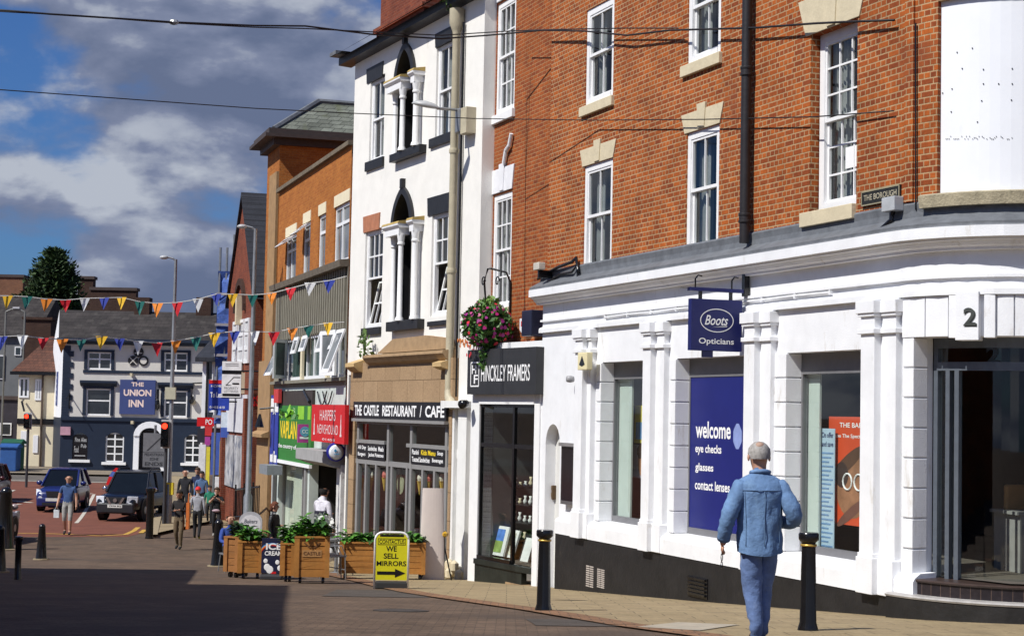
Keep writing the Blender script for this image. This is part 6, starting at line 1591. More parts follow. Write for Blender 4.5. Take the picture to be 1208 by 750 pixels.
q = MB(); xx = pd(50, 480, d).x; q.tube([(xx, d - .1, ze_), (xx, d - .1, gz(d))], .06, 6); q.build('drainpipe', M('pipe_brown', (.1, .07, .05)), cb)
def block(name, x0, x1, yt, yb, d, dep, mt, label, cat='building', wins=(), roof=None):
    e = tag(empty(name, (0, 0, 0)), label, cat); A_, B_ = pd(x0, yt, d), pd(x1, yb, d)
    q = MB(); q.box(A_.x, B_.x, d, d + dep, gz(d) - .5, A_.z); q.build('wall', mt, e)
    if roof:
        q = MB(); q.mold(A_.x - .3, B_.x + .3, [(d - .3, A_.z), (d + dep / 2, A_.z + roof[0]), (d + dep + .3, A_.z)]); q.build('roof', roof[1], e)
    else:
        q = MB(); q.box(A_.x - .1, B_.x + .1, d - .1, d + dep + .1, A_.z + .002, A_.z + .22); q.build('coping', M('dark_coping2', (.07, .05, .045), .8), e)
    for (a, b, c, f) in wins:
        P_, Q_ = pd(a, b, d), pd(c, f, d); q = MB(); q.box(P_.x - .07, Q_.x + .07, d - .06, d + .02, Q_.z - .07, P_.z + .07); wn = q.build('window', whitewood, e); q = MB(); q.box(P_.x, Q_.x, d - .075, d - .03, Q_.z, P_.z); q.build('pane', pane, wn)
    return e
block('brick_building', 92, 106, 329, 450, 128, .8, brickD, 'dark brown flat roofed brick tower behind the pub roof, the taller block')
block('brick_building', 107, 157, 342, 450, 126, .8, brickD, 'long dark brown flat roofed brick block behind the pub roof')
block('brick_building', -40, 21, 326, 500, 135, 3, brickmat('brick_red_brown', (.24, .10, .05), (.18, .07, .04), (.2, .12, .08), big=.2), 'red brown flat roofed brick block behind the conifer')  # red brown brick, paler than the blocks behind the pub
block('terraced_house', -30, 33, 395, 560, 104, 8, M('grey_dim_render', (.16, .165, .17), .8, .15, 2), 'dim grey rendered house at the left edge beyond the cottage', 'house', ((-2, 420, 4, 446), (19, 410, 24, 418), (0, 500, 6, 530)), (2.6, slateg))
block('terraced_house', -60, 18, 470, 560, 97, 5, M('dark_shopfront', (.035, .03, .04), .7, .4, 2), 'dark low shop building at the left edge beyond the cottage', 'house', ((2, 500, 12, 512),))
q = MB(); X = pd(44, 384, 100); q.box(X.x - .8, X.x + .8, 100, 101, X.z - 4, X.z + .35); q.box(X.x - .9, X.x + .9, 99.9, 101.1, X.z + .35, X.z + .5); q.build('chimney', brickD, cb)
# light-coloured signs of life: bins
for (px, py, w_, h_, mt, lab) in ((12, 545, 1.0, 1.5, M('bin_blue', (.03, .10, .30), .5), 'blue wheeled bin on the pavement by the cream cottage'), (7.2, 543, 1.1, 1.7, M('bin_green', (.02, .10, .05), .5), 'green wheeled bin behind the blue bin by the cream cottage')):
    P_ = gp(px, py); P_ = pd(px, py, 86); e = tag(empty('wheeled_bin', (P_.x, 86 if w_ == 1.0 else 87.2, gz(86))), lab, 'bin')
    b = MB(); b.slab([(-w_ * .42, -.4), (w_ * .42, -.4), (w_ * .42, .4), (-w_ * .42, .4)], .1, h_ * .85); b.build('body', mt, e, bevel=.05)
    b = MB(); b.mold(-w_ * .48, w_ * .48, [(-.46, h_ * .852), (-.46, h_ * .9), (0, h_), (.46, h_ * .92), (.46, h_ * .852)]); b.build('lid', mt, e); 
    for s in (-1, 1): b = MB(); b.lathe([(.12, -.05), (.12, .05)], (s * w_ * .38, .3, .12), 10, axis='x'); b.build('wheel', blackg, e)
# ================================================================== street surface details
step = 2.0
pk = [gxy(395, 676), gxy(440, 686), gxy(500, 699), gxy(620, 716), gxy(760, 738), gxy(905, 757)]
wall_pts = [B.xyz(ua + 3.0, .1, 0), B.xyz(ua + .8, .1, 0), B.xyz(ua, .1, 0), B.xyz(uL2, .1, 0), FB.xyz(fu0, .3, 0), W.xyz(wu0, .2, 0), O.xyz(ou0, .1, 0), G.xyz(gu0, .1, 0)]
far = [gxy(250, 617), gxy(262, 640), gxy(330, 668)]
P_ = [(p.x, p.y) for p in wall_pts] + far + pk + [(pk[-1][0] + 1.2, 11.5), (12, 11.5)]
patch('pavement', P_, .012, slabs)
# band of red edging bricks along the pavement
ed = brickmat('edging_brick', (.26, .14, .075), (.21, .115, .065), (.10, .07, .05), bw=.2, bh=.2, ms=.008, ax='floor', big=.3)
inner = [Vector(p) for p in far[-1:] + pk]
b = MB()
for p, q_ in zip(inner, inner[1:]):
    n = (q_ - p).orthogonal().normalized() * -.38
    k = max(1, int((q_ - p).length / 1.0))
    for i in range(k):
        a0, a1 = p.lerp(q_, i / k), p.lerp(q_, (i + 1) / k)
        b.face([(v.x, v.y, gz(v.y) + .018) for v in (a0, a1, a1 + n, a0 + n)])
tag(b.build('pavement_edging', ed, None, recalc=False), None, None, kind='structure')
# far pavement on the right of the road beyond, with a kerb
kp = [gxy(176, 634), gxy(184, 604), gxy(192, 578), gxy(196, 560), gxy(197, 556)]
fp = patch('far_pavement', kp + [(-4.5, 84), (2, 84), (-2.0, 60)] + [gxy(290, 603), gxy(262, 608), gxy(250, 617)], .10, M('far_pavement_flags', (.27, .21, .125), .85, .25, 1.5, .2))
b = MB()
for p, q_ in zip(kp, kp[1:]):
    b.face([(p[0], p[1], gz(p[1])), (q_[0], q_[1], gz(q_[1])), (q_[0], q_[1], gz(q_[1]) + .103), (p[0], p[1], gz(p[1]) + .103)])
    b.face([(p[0], p[1], gz(p[1]) + .103), (q_[0], q_[1], gz(q_[1]) + .103), (q_[0] + .25, q_[1], gz(q_[1]) + .106), (p[0] + .25, p[1], gz(p[1]) + .106)])
tag(b.build('kerb', kerbst, None, recalc=False), None, None, kind='structure')
patch('pub_pavement', [(-60, 84.6), (4, 84.6), (4, 90), (-60, 90)], .11, M('pub_flags', (.22, .18, .13), .85, .25, 1.5, .2))
def paint(name, pts, w_, mt, lift=.012):
    b = MB(); pts = [Vector(p) for p in pts]
    for p, q_ in zip(pts, pts[1:]):
        n = (q_ - p).orthogonal().normalized() * w_ / 2; k = max(1, int((q_ - p).length / .7))
        for i in range(k):
            a0, a1 = p.lerp(q_, i / k), p.lerp(q_, (i + 1) / k)
            b.face([(v.x, v.y, gz(v.y) + lift) for v in (a0 - n, a1 - n, a1 + n, a0 + n)])
    return tag(b.build(name, mt, None, recalc=False), None, None, kind='structure')
paint('yellow_line', [gxy(-30, 628.5), gxy(60, 629.5), gxy(120, 632), gxy(148, 630.5), gxy(158, 626), gxy(163, 622)], .16, yelpaint)
paint('yellow_line', [gxy(166, 629), gxy(171, 625)], .16, yelpaint, .02)
paint('white_line', [gxy(90, 617), gxy(100, 604), gxy(111, 583)], .13, roadpaint)
paint('white_line', [gxy(96, 584), gxy(106, 582)], .3, roadpaint); paint('white_line', [gxy(8, 590), gxy(38, 593)], .22, roadpaint); paint('white_line', [gxy(10, 596), gxy(24, 594.5)], .22, roadpaint); paint('white_line', [gxy(4, 583), gxy(16, 578)], .2, roadpaint)
paint('white_line', [(-40, 80.3), (0, 80.3)], .25, roadpaint, .016)
# inspection cover in the pavement
cv = [gxy(752, 741), gxy(800, 735.5), gxy(872, 738.5), gxy(825, 745.5)]
patch('inspection_cover', cv, .020, M('pale_cover', (.40, .35, .27), .7, .2, 6, .1))
b = MB(); pts = [Vector(p) for p in cv + cv[:1]]
for (x_, y_, r_, lab) in ((-1.2, 19.5, .32, 0), (.9, 24.2, .28, 0), (-4.2, 33, .32, 0)):
    b = MB(); b.lathe([(r_, -.02), (r_, .0), (r_ * .9, .004)], n=24); b.v = [(p[0] + x_, p[1] + y_, p[2] + gz(p[1] + y_) + .008) for p in b.v]; tag(b.build('manhole_cover', M('iron_cover', (.05, .042, .036), .6, .3, 9, .4), None), None, None, kind='structure')
for pl_ in ([(-2.6, 24), (-1.1, 24.2), (-1.3, 27.5), (-2.7, 27.2)], [(.3, 17.0), (1.3, 17.1), (1.0, 18.3), (.2, 18.2)], [(-6.5, 40), (-5, 40.2), (-5.3, 45), (-6.9, 45)]): patch('tarmac_repair', pl_, .006, M('tarmac_patch', (.075, .062, .052), .95, .3, 2, .4, fine=90))
# ================================================================== bollards
goldm = M('gold_band', (.55, .36, .08), .35, .15, 6, metal=.5)
def bollard(px, py, hpx, kind, label):
    p = gp(px, py); h = hpx * p.y / F
    e = tag(empty('bollard', p + Vector((0, 0, .0))), label, 'bollard', 'black bollards')
    b = MB(); r = h * .09
    if kind == 'ring':
        b.lathe([(r * 1.18, -.12), (r * 1.18, .02), (r * 1.1, .05), (r * .96, .09), (r * .80, h * .86), (r * .80, h * .90)], n=18)
        b.build('post', blackg, e, smooth=True, angle=40)
        b = MB(); b.lathe([(r * .9, h * .862), (r * .95, h * .87), (r * .9, h * .885)], n=18); b.build('band', goldm, e, smooth=True)
        b = MB(); b.lathe([(r * .82, h * .9), (r * 1.12, h * .925), (r * 1.16, h * .94), (r * 1.16, h * .985), (r * 1.05, h), (r * .05, h * 1.005)], n=18); b.build('cap', blackg, e, smooth=True, angle=40)
    elif kind == 'cone':
        r = h * .15
        b.lathe([(r * 1.1, -.12), (r * 1.08, .04), (r, .07), (r * .58, h * .9), (r * .62, h * .91), (r * .6, h * .94), (r * .4, h * .985), (r * .1, h)], n=16); b.build('post', blackg, e, smooth=True, angle=40)
        b = MB(); b.lathe([(r * 1.5, .005), (r * 1.5, .03), (r * 1.1, .035)], n=16); b.build('base_collar', kerbst, e)
    else:
        r = h * .075
        b.lathe([(r * 1.1, -.12), (r * 1.1, .05), (r, .06), (r * .95, h * .88), (r * 1.2, h * .91), (r * 1.3, h * .94), (r * 1.25, h * .985), (r * .2, h)], n=16); b.build('post', blackg, e, smooth=True, angle=40)
    return e
bollard(641, 721, 95, 'ring', 'black bollard with a gold band in front of the framers shop')
bollard(953, 744.5, 115, 'ring', 'black bollard with a gold band just right of the man in denim')
bollard(48.5, 660, 42, 'cone', 'tapered black bollard on a pale base below the man with the white bag')
bollard(20.5, 683.5, 51, 'post', 'slim straight black bollard in front of the tapered ones')
bollard(5, 648, 73, 'cone', 'thick tapered black bollard beside the silver car at the left edge')
bollard(-1.5, 675, 55, 'cone', 'black bollard mostly cut off by the left edge')
bollard(176, 635, 60, 'post', 'slim black bollard at the corner of the dark off-road car')
bollard(257, 668, 55, 'cone', 'stout black bollard beside the darkest planter')
# ================================================================== planters and plants
soil = M('soil', (.03, .02, .015), .95)
leafA = M('planter_leaf', (.085, .25, .03), .55, .4, 9, spec=.4); leafB = M('planter_leaf_dark', (.035, .10, .02), .55, .4, 9, spec=.4); leafC = M('dark_leaf', (.018, .045, .022), .55, .4, 9)
petal = M('white_petal', (.75, .75, .72), .6)
def planter(px0, px1, py, hpx, rz, dep, label, logo=False, mt=None):
    a, c = gp(px0, py), gp(px1, py); w_ = (c - a).length / math.cos(rz) if abs(rz) < 1 else .6; h = hpx * a.y / F
    e = tag(empty('planter', (a + c) / 2, rz), label, 'planter', 'wooden planters')
    mt = mt or wood; hw = w_ / 2; n = 5; g = .11
    b = MB()
    for k in range(n):
        z0 = g + (h - g) * k / n; b.box(-hw + .03, hw - .03, -.0, .03, z0 + .004, g + (h - g) * (k + 1) / n - .004); b.box(-hw + .03, hw - .03, dep - .03, dep, z0 + .004, g + (h - g) * (k + 1) / n - .004)
        b.box(-hw, -hw + .03, .0, dep, z0 + .004, g + (h - g) * (k + 1) / n - .004); b.box(hw - .03, hw, .0, dep, z0 + .004, g + (h - g) * (k + 1) / n - .004)
    b.build('body', mt, e, bevel=.004)
    b = MB()
    for s in (-1, 1): b.box(s * hw - .045 - s * .045 + s * .01, s * hw + .045 - s * .045 + s * .01, -.025, 0, g, h + .004)
    b.box(-hw - .01, hw + .01, -.03, .05, h + .005, h + .035); b.box(-hw - .01, hw + .01, dep - .04, dep + .03, h + .005, h + .035); b.box(-hw - .01, -hw + .06, .05, dep - .04, h + .005, h + .034); b.box(hw - .06, hw + .01, .05, dep - .04, h + .005, h + .034)
    b.build('trim', mt, e)
    b = MB(); b.box(-hw + .03, hw - .03, .03, dep - .03, h - .08, h - .02); b.build('soil', soil, e)
    for x in (-hw + .1, hw - .1):
        for y in (.07, dep - .07): b = MB(); b.lathe([(.05, -.025), (.05, .025)], (x, y, .05), 10, axis='x'); b.box(x - .02, x + .02, y - .02, y + .02, .06, g); b.build('caster', blackg, e)
    if logo:
        b = MB(); zc = h * .74; b.box(-.17, .17, -.008, -.002, zc - .12, zc + .0, 1); put_text(b, 'CASTLE', -.15, .15, zc - .09, zc - .03, -.012, 0, .02)
        for s in (-1, 1): b.prism([(s * .02, zc + .04), (s * .13, zc + .14), (s * .15, zc + .13), (s * .05, zc + .03)], -.01, -.002)
        b.build('emblem', [M('burnt_brown', (.14, .06, .02)), M('pale_wood', (.42, .22, .08))], e)
    return e, w_, h
def plants(e, w_, h, dep, n, ht, label, mats, seed, spread=1.0, flowers=0, size=.09):
    rnd = random.Random(seed); b = MB()
    for k in range(n):
        x, y = rnd.uniform(-w_ / 2 + .06, w_ / 2 - .06) * spread, rnd.uniform(.06, dep - .06)
        hh = ht * rnd.uniform(.5, 1.1); lx, ly = rnd.uniform(-.12, .12), rnd.uniform(-.12, .08)
        b.tube([(x, y, h - .05), (x + lx * .5, y + ly * .5, h + hh * .6), (x + lx, y + ly, h + hh)], [.008, .006, .003], 4, 0)
        for q_ in range(9):
            t = rnd.uniform(.15, 1); c = Vector((x + lx * t, y + ly * t, h + hh * t)); an = rnd.uniform(0, 2 * PI)
            d = Vector((math.cos(an), math.sin(an), rnd.uniform(-.3, .8))).normalized(); s = size * rnd.uniform(.6, 1.3); side = d.cross(Vector((0, 0, 1))).normalized()
            m_ = rnd.choice((0, 0, 1)); tip = c + d * s * 2 + Vector((0, 0, -s * .5))
            b.face([c, c + d * s + side * s * .55, tip, c + d * s - side * s * .55], m_)
    for k in range(flowers):
        c = Vector((rnd.uniform(w_ * .1, w_ * .5), rnd.uniform(0, dep), h + ht * rnd.uniform(.7, 1.1)))
        for q_ in range(5):
            an = q_ * 1.257; d = Vector((math.cos(an), -.3, math.sin(an))) * .055; b.face([c, c + d + Vector((.02, 0, .02)), c + d * 1.6, c + d - Vector((.02, 0, .02))], 2)
    o = b.build('plant', mats + [petal], None, recalc=False); o.matrix_world = e.matrix_basis
    return tag(o, label, 'plant', 'plants in the wooden planters')
DP = .42
shadewood = M('shaded_planter_wood', (.30, .13, .04), .6, .3, 3, .2)  # darker copy of the planter wood, shade of the unlit side put into its colour
e, w_, h = planter(264, 281, 681, 46, -.5, DP, 'dark stained planter at the left end of the cafe row', mt=shadewood); plants(e, w_, h, DP, 14, .28, 'dark green plant in the leftmost dark stained planter', [leafC, leafB], 1)
e, w_, h = planter(281.5, 308, 682.5, 42, .12, DP, 'square wooden planter left of the ice cream sign'); plants(e, w_, h, DP, 20, .30, 'bright green plant in the square planter left of the ice cream sign', [leafA, leafB], 2)
e, w_, h = planter(331, 347, 686, 43, .1, DP, 'narrow wooden planter right of the ice cream sign'); plants(e, w_, h, DP, 16, .36, 'green plant in the narrow planter right of the ice cream sign', [leafA, leafB], 3)
e, w_, h = planter(348.5, 385.5, 688, 53, .10, DP, 'tall wooden planter with a burnt emblem in the middle of the cafe row', True); plants(e, w_, h, DP, 34, .36, 'leafy plant with white flowers in the tall emblem planter', [leafA, leafB], 4, flowers=12)
e, w_, h = planter(406, 494, 683.5, 42, .05, DP, 'long wooden planter behind the yellow mirrors sign'); plants(e, w_, h, DP, 60, .2, 'low green plants in the long planter behind the yellow sign', [leafA, leafB], 5)
# hanging basket
rnd = random.Random(9); ub, zb = FB.uv(574, 388, .55); e = tag(empty('hanging_basket', mat4=FB.mat), 'overflowing hanging basket of red and purple flowers over the framers sign', 'hanging basket')
b = MB(); b.ball((ub, -.55, zb + .05), (.42, .36, .36), 12); b.build('basket', leafC, e)
b = MB(); leafcloud(b, (ub, -.55, zb + .08), (.60, .48, .44), 1500, .065, rnd, (0, 0, 1)); leafcloud(b, (ub + .1, -.6, zb - .45), (.16, .12, .4), 180, .055, rnd, (0, 1)); leafcloud(b, (ub - .05, -.5, zb + .45), (.3, .25, .18), 220, .06, rnd, (0, 2)); b.build('foliage', [M('basket_leaf', (.075, .17, .03), .5, .4, 9), leafB, M('lime_leaf', (.14, .26, .05), .5, .3, 9)], e, recalc=False)
b = MB()
for k in range(150):
    an, ph = rnd.uniform(0, 2 * PI), rnd.uniform(-.9, 1.1); rr = rnd.uniform(.95, 1.1); c = Vector((ub + .60 * rr * math.cos(ph) * math.cos(an), -.55 + .50 * rr * math.cos(ph) * math.sin(an), zb + .06 + .46 * rr * math.sin(ph)))
    side = c.x - ub; m_ = (0 if rnd.random() < .75 else 1) if side < -.12 else (1 if rnd.random() < .45 else (2 if rnd.random() < .6 else 0))
    nrm = (c - Vector((ub, -.55, zb))).normalized(); t1 = nrm.orthogonal().normalized(); t2 = nrm.cross(t1); s = rnd.uniform(.025, .052)
    b.face([c + (t1 * math.cos(q * 1.047) + t2 * math.sin(q * 1.047)) * s * (1 if q % 2 else .75) for q in range(6)], m_)
for k in range(40):
    c = Vector((ub - .5 + rnd.uniform(-.12, .12), -.6 + rnd.uniform(-.15, .15), zb - rnd.uniform(.0, .55))); s = .04; b.face([c + Vector((s * math.cos(q * 1.047), -.01, s * math.sin(q * 1.047))) for q in range(6)], 0)
for k in range(22):
    c = Vector((ub + rnd.uniform(-.25, .1), -.95 + rnd.uniform(-.1, .1), zb - .28 + rnd.uniform(-.1, .06))); s = .04; b.face([c + Vector((s * math.cos(q * 1.047), -.01, s * math.sin(q * 1.047))) for q in range(6)], 3)
b.build('flowers', [M('petal_red', (.62, .03, .05), .5), M('petal_magenta', (.40, .015, .16), .5), M('petal_purple', (.30, .02, .20), .5), M('petal_orange', (.62, .20, .05), .5)], e, recalc=False)
b = MB(); u2 = FB.uv(601, 340, .05)[0]; zt = FB.uv(590, 320, .3)[1]
b.tube([(u2, -.03, zb + .3), (u2, -.03, zt - .2), (u2 - .05, -.1, zt), (u2 - .25, -.35, zt + .08), (ub, -.55, zt + .03), (ub - .05, -.6, zt - .2), (ub, -.55, zb + .2)], .022, 6)
for s in (0, 1):
    b.tube([(u2 - .15 - .25 * s + .12 * math.cos(t * .6) * (1 - t / 14), -.25 - .2 * s, zt - .18 + .12 * math.sin(t * .6) * (1 - t / 14)) for t in range(12)], .014, 5)
b.build('bracket', blackg, e)
# ================================================================== pavement signs
def aboard(px, d_or_none, py, hpx, wpx, rz, label, name='pavement_sign'):
    p = gp(px, py); h, w_ = hpx * p.y / F, wpx * p.y / F
    return tag(empty(name, p, rz), label, 'sign'), w_, h
e, w_, h = aboard(461, 0, 694.5, 67, 41, .05, 'yellow WE SELL MIRRORS pavement sign with a white frame')
hw = w_ / 2; r = .13
path = [(-hw + .015, 0, .0), (-hw + .015, 0, h - r)] + [(-hw + .015 + r - r * math.cos(t), 0, h - r + (r - .015) * math.sin(t)) for t in (.4, .8, 1.2, 1.57)] + [(hw - .015 - r + r * math.cos(t), 0, h - r + (r - .015) * math.sin(t)) for t in (1.57, 1.2, .8, .4)] + [(hw - .015, 0, h - r), (hw - .015, 0, .0)]
b = MB(); b.tube(path, .020, 8); b.build('frame', M('white_powder', (.78, .78, .78), .4), e, smooth=True)
b = MB(); b.box(-hw + .03, hw - .0, -.02, .16, .0, .12); b.build('base', M('rubber_base', (.03, .03, .03), .7), e, bevel=.02)
ye = M('yellow_board', (.62, .58, .012), .45, .05)
b = MB(); b.box(-hw + .03, hw - .03, -.012, .012, .15, h - .05); bd = b.build('board', ye, e)
W_ = w_ - .06; X = lambda f: -W_ / 2 + W_ * f; Z = lambda f: .15 + (h - .2) * f
b = MB(); y = -.014
put_text(b, 'CONTACTUS', X(.10), X(.90), Z(.80), Z(.89), y, 0, .01); put_text(b, 'WE', X(.32), X(.66), Z(.63), Z(.75), y, 0, .02); put_text(b, 'SELL', X(.25), X(.72), Z(.47), Z(.59), y, 0, .02); put_text(b, 'MIRRORS', X(.03), X(.97), Z(.31), Z(.42), y, 0, .02)
b.prism([(X(.05), Z(.12)), (X(.62), Z(.12)), (X(.62), Z(.06)), (X(.95), Z(.155)), (X(.62), Z(.25)), (X(.62), Z(.19)), (X(.05), Z(.19))], y - .002, y)
for (a, c, p, q_) in ((.06, .94, .775, .785), (.06, .94, .905, .915), (.06, .07, .775, .915), (.93, .94, .775, .915)): b.box(X(a), X(c), y - .001, y, Z(p), Z(q_))
b.box(X(.12), X(.88), y - .001, y, Z(.955), Z(1.0))
b.build('lettering', blackg, bd, recalc=False)
e, w_, h = aboard(294, 0, 672, 68, 27, .1, 'white arched pavement sign behind the planters left of the ice cream sign'); hw = w_ / 2
b = MB(); pts = [(-hw, .05)] + [(-hw * math.cos(PI * k / 10), h - hw * .8 + hw * .8 * math.sin(PI * k / 10)) for k in range(11)] + [(hw, .05)]
b.prism(pts, -.015, .015); b.build('frame', M('grey_frame2', (.50, .50, .52), .4), e)
ins = lambda k: [(x * k, .05 + (z - .05) * (1 - (1 - k) * .5)) for x, z in pts]
b = MB(); b.prism(ins(.88), -.02, -.0151); bd = b.build('board', M('white_board2', (.74, .73, .74), .4), e)
b = MB(); put_text(b, 'Bakers', -hw * .55, hw * .6, h * .80, h * .87, -.022, 0, .015, .2); b.box(-hw * .85, hw * .85, -.021, -.0201, h * .66, h * .675, 0); b.build('lettering', M('grey_letters', (.12, .13, .16)), bd, recalc=False)
b = MB(); b.ball((0, -.02, h * .42), (hw * .6, .003, h * .16)); b.build('picture', M('pink_picture', (.66, .50, .46), .6, .4, 5), bd)
e, w_, h = aboard(320.5, 0, 683, 48, 25, .05, 'dark ice cream pavement sign with a rainbow between the wooden planters'); e['label'] = 'dark ice cream pavement sign with a rainbow between the wooden planters'; hw = w_ / 2
b = MB(); b.box(-hw, hw, -.03, .03, .12, h); bd = b.build('board', M('night_board', (.015, .018, .05), .4), e)
b = MB(); b.box(-hw * 1.05, hw * 1.05, -.2, .2, 0, .10); b.build('base', M('rubber_base2', (.03, .03, .035), .7), e, bevel=.03)
b = MB(); put_text(b, 'ICE', -hw * .6, hw * .85, h * .72, h * .88, -.035, 0, .03); put_text(b, 'CREAM', -hw * .7, hw * .9, h * .58, h * .69, -.035, 0, .03)
for k, (x, z, s) in enumerate(((-.45, .30, .3), (-.2, .24, .34), (.75, .28, .25), (.5, .42, .2), (-.6, .45, .2))): b.ball((hw * x, -.033, h * z), (hw * s, .004, hw * s * 1.1), 10)
for k in range(3):
    for j in range(10):
        t0, t1 = R(60 + j * 11), R(60 + (j + 1) * 11); r0, r1 = hw * (1.15 + .09 * k), hw * (1.15 + .09 * (k + 1)); f = lambda r, t: (max(-hw, min(hw, r * math.cos(t) * 1.0)), -.0335, min(h, h * .52 + r * math.sin(t)))
        b.face([f(r0, t0), f(r0, t1), f(r1, t1), f(r1, t0)], 1 + k)
b.box(-hw * .1, hw * .4, -.034, -.031, h * .14, h * .19, 1)
b.build('lettering', [white, red, M('rainbow_orange', (.7, .3, .03)), M('rainbow_blue', (.05, .25, .6))], bd, recalc=False)
# white rolled screen with a black tripod light beside it
p = gp(509, 684); e = tag(empty('rolled_screen', p, .1), 'tall white rolled plastic screen leaning by the restaurant window', 'screen'); h = 107 * p.y / F; r = 13.5 * p.y / F
b = MB()
for k in range(12):
    t0, t1 = PI * k / 12, PI * (k + 1) / 12; q0, q1 = (-r * math.cos(t0), -r * math.sin(t0) * .25), (-r * math.cos(t1), -r * math.sin(t1) * .25)
    b.face([(q0[0] * 1.12, q0[1], 0), (q1[0] * 1.12, q1[1], 0), (q1[0] * .92, q1[1] + .1, h), (q0[0] * .92, q0[1] + .1, h)])
b.face([(r * .92, .1, h)] + [(-r * math.cos(PI * k / 12) * .92, -r * math.sin(PI * k / 12) * .25 + .1, h) for k in range(12)]); b.face([(-r * 1.12, 0, 0), (r * 1.12, 0, 0), (r * .92, .1, h), (-r * .92, .1, h)])
b.build('sheet', M('white_plastic', (.62, .54, .50), .5, .08, 2, .1), e)
p2 = gp(521, 684); e2 = tag(empty('tripod_stand', p2, .0), 'black tripod stand with a yellow clamp and wire stays beside the rolled screen', 'stand'); hh = 52 * p2.y / F
b = MB(); b.tube([(0, 0, 0), (.02, 0, hh)], [.05, .035], 8); b.tube([(.02, 0, hh * .85), (-.42, -.2, .02)], .015, 5); b.tube([(.02, 0, hh * .85), (.2, -.2, .02)], .015, 5); b.tube([(.02, 0, hh), (-.42, .0, hh * 2.05)], .010, 5); b.build('pole', blackg, e2)
b = MB(); b.lathe([(.05, hh - .03), (.09, hh), (.09, hh + .05), (.04, hh + .09)], (.02, 0, 0), 8); b.build('clamp', M('yellow_clamp', (.6, .35, .03), .4), e2)
# metal cafe chair with a black jacket, and a second one
def cafechair(px, py, rz, label, jacket):
    p = gp(px, py); e = tag(empty('cafe_chair', p, rz), label, 'chair'); 
    b = MB()
    for s in (-1, 1):
        b.tube([(s * .2, -.2, 0), (s * .2, -.18, .45)], .012, 6); b.tube([(s * .2, .22, 0), (s * .2, .2, .45), (s * .2, .24, .85)], .012, 6); b.tube([(s * .2, .2, .65), (s * .24, -.1, .66), (s * .22, -.2, .45)], .012, 6)
    b.tube([(-.2, .24, .85), (.2, .24, .85)], .014, 6); b.tube([(-.2, -.19, .2), (.2, .2, .25)], .01, 5); b.build('frame', galv, e)
    b = MB(); b.box(-.21, .21, -.2, .22, .44, .46); b.build('seat', M('chair_seat', (.05, .05, .055), .5), e)
    for k in range(3): b = MB(); b.box(-.19, .19, .235, .25, .6 + k * .08, .64 + k * .08); b.build('back_slat', galv, e)
    if jacket:
        b = MB(); b.box(-.16, .15, .255, .30, .45, .86); b.box(-.15, .14, .2, .26, .80, .88); b.box(.12, .18, .23, .30, .42, .78); o = b.build('jacket', M('black_cloth', (.012, .012, .014), .9, .3, 6, .3), None, bevel=.04); o.matrix_world = e.matrix_basis; tag(o, 'black jacket hung over the metal cafe chair', 'jacket')
cafechair(393, 683, PI * .6, 'metal cafe chair with a black jacket on its back', True); cafechair(400, 679, .8, 'empty metal cafe chair behind the long planter', False)
p = gp(396, 676); e = tag(empty('cafe_table', p), 'small round metal cafe table between the cafe chairs', 'table'); b = MB(); b.lathe([(.30, .70), (.32, .715), (.30, .73)], n=18); b.build('top', galv, e); b = MB(); b.lathe([(.22, 0), (.04, .04), (.03, .70)], n=10); b.build('leg', galv, e)
# ================================================================== lamp posts, signals, traffic sign
def post(px, d, ptop, pbot_z, r0, r1, arm, label, name='street_lamp'):
    T = pd(px, ptop, d); g = gz(d); e = tag(empty(name, (T.x, d, g)), label, 'street lamp'); h = T.z - g
    b = MB(); b.lathe([(r0 * 1.5, -.2), (r0 * 1.5, 1.4), (r0, 1.5), (r1, h)], n=10); b.build('pole', galv, e, smooth=True, angle=40)
    b = MB(); b.tube([(0, 0, h - .05), (arm * .3, 0, h + .03), (arm, 0, h + .08)], .035, 6); b.build('arm', galv, e)
    b = MB(); b.ball((arm * 1.25, 0, h + .06), (abs(arm) * .5, .13, .07), 10); b.build('lamp_head', M('lamp_head_grey', (.45, .46, .47), .4), e, smooth=True)
    return e, T, h
e, T, h = post(207.5, 57, 306, 0, .085, .05, -.32, 'tall grey street lamp carrying the traffic signal near the parked dark car')
b = MB(); zz = pd(203, 576, 57).z - gz(57); b.box(-.16, .16, -.12, .1, zz - .2, zz + .2); b.build('notice', M('yellow_notice', (.70, .55, .03)), e); b = MB(); zz = pd(203, 462, 57).z - gz(57); b.box(-.2, .15, -.14, .0, zz - .25, zz + .15); b.build('control_box', M('cream_box', (.5, .48, .36)), e)
post(301.5, 50, 270, 0, .085, .05, -.32, 'tall grey street lamp in front of the gabled brick building')
lit = emitmat('red_signal', (1, .03, .01), 4.5)
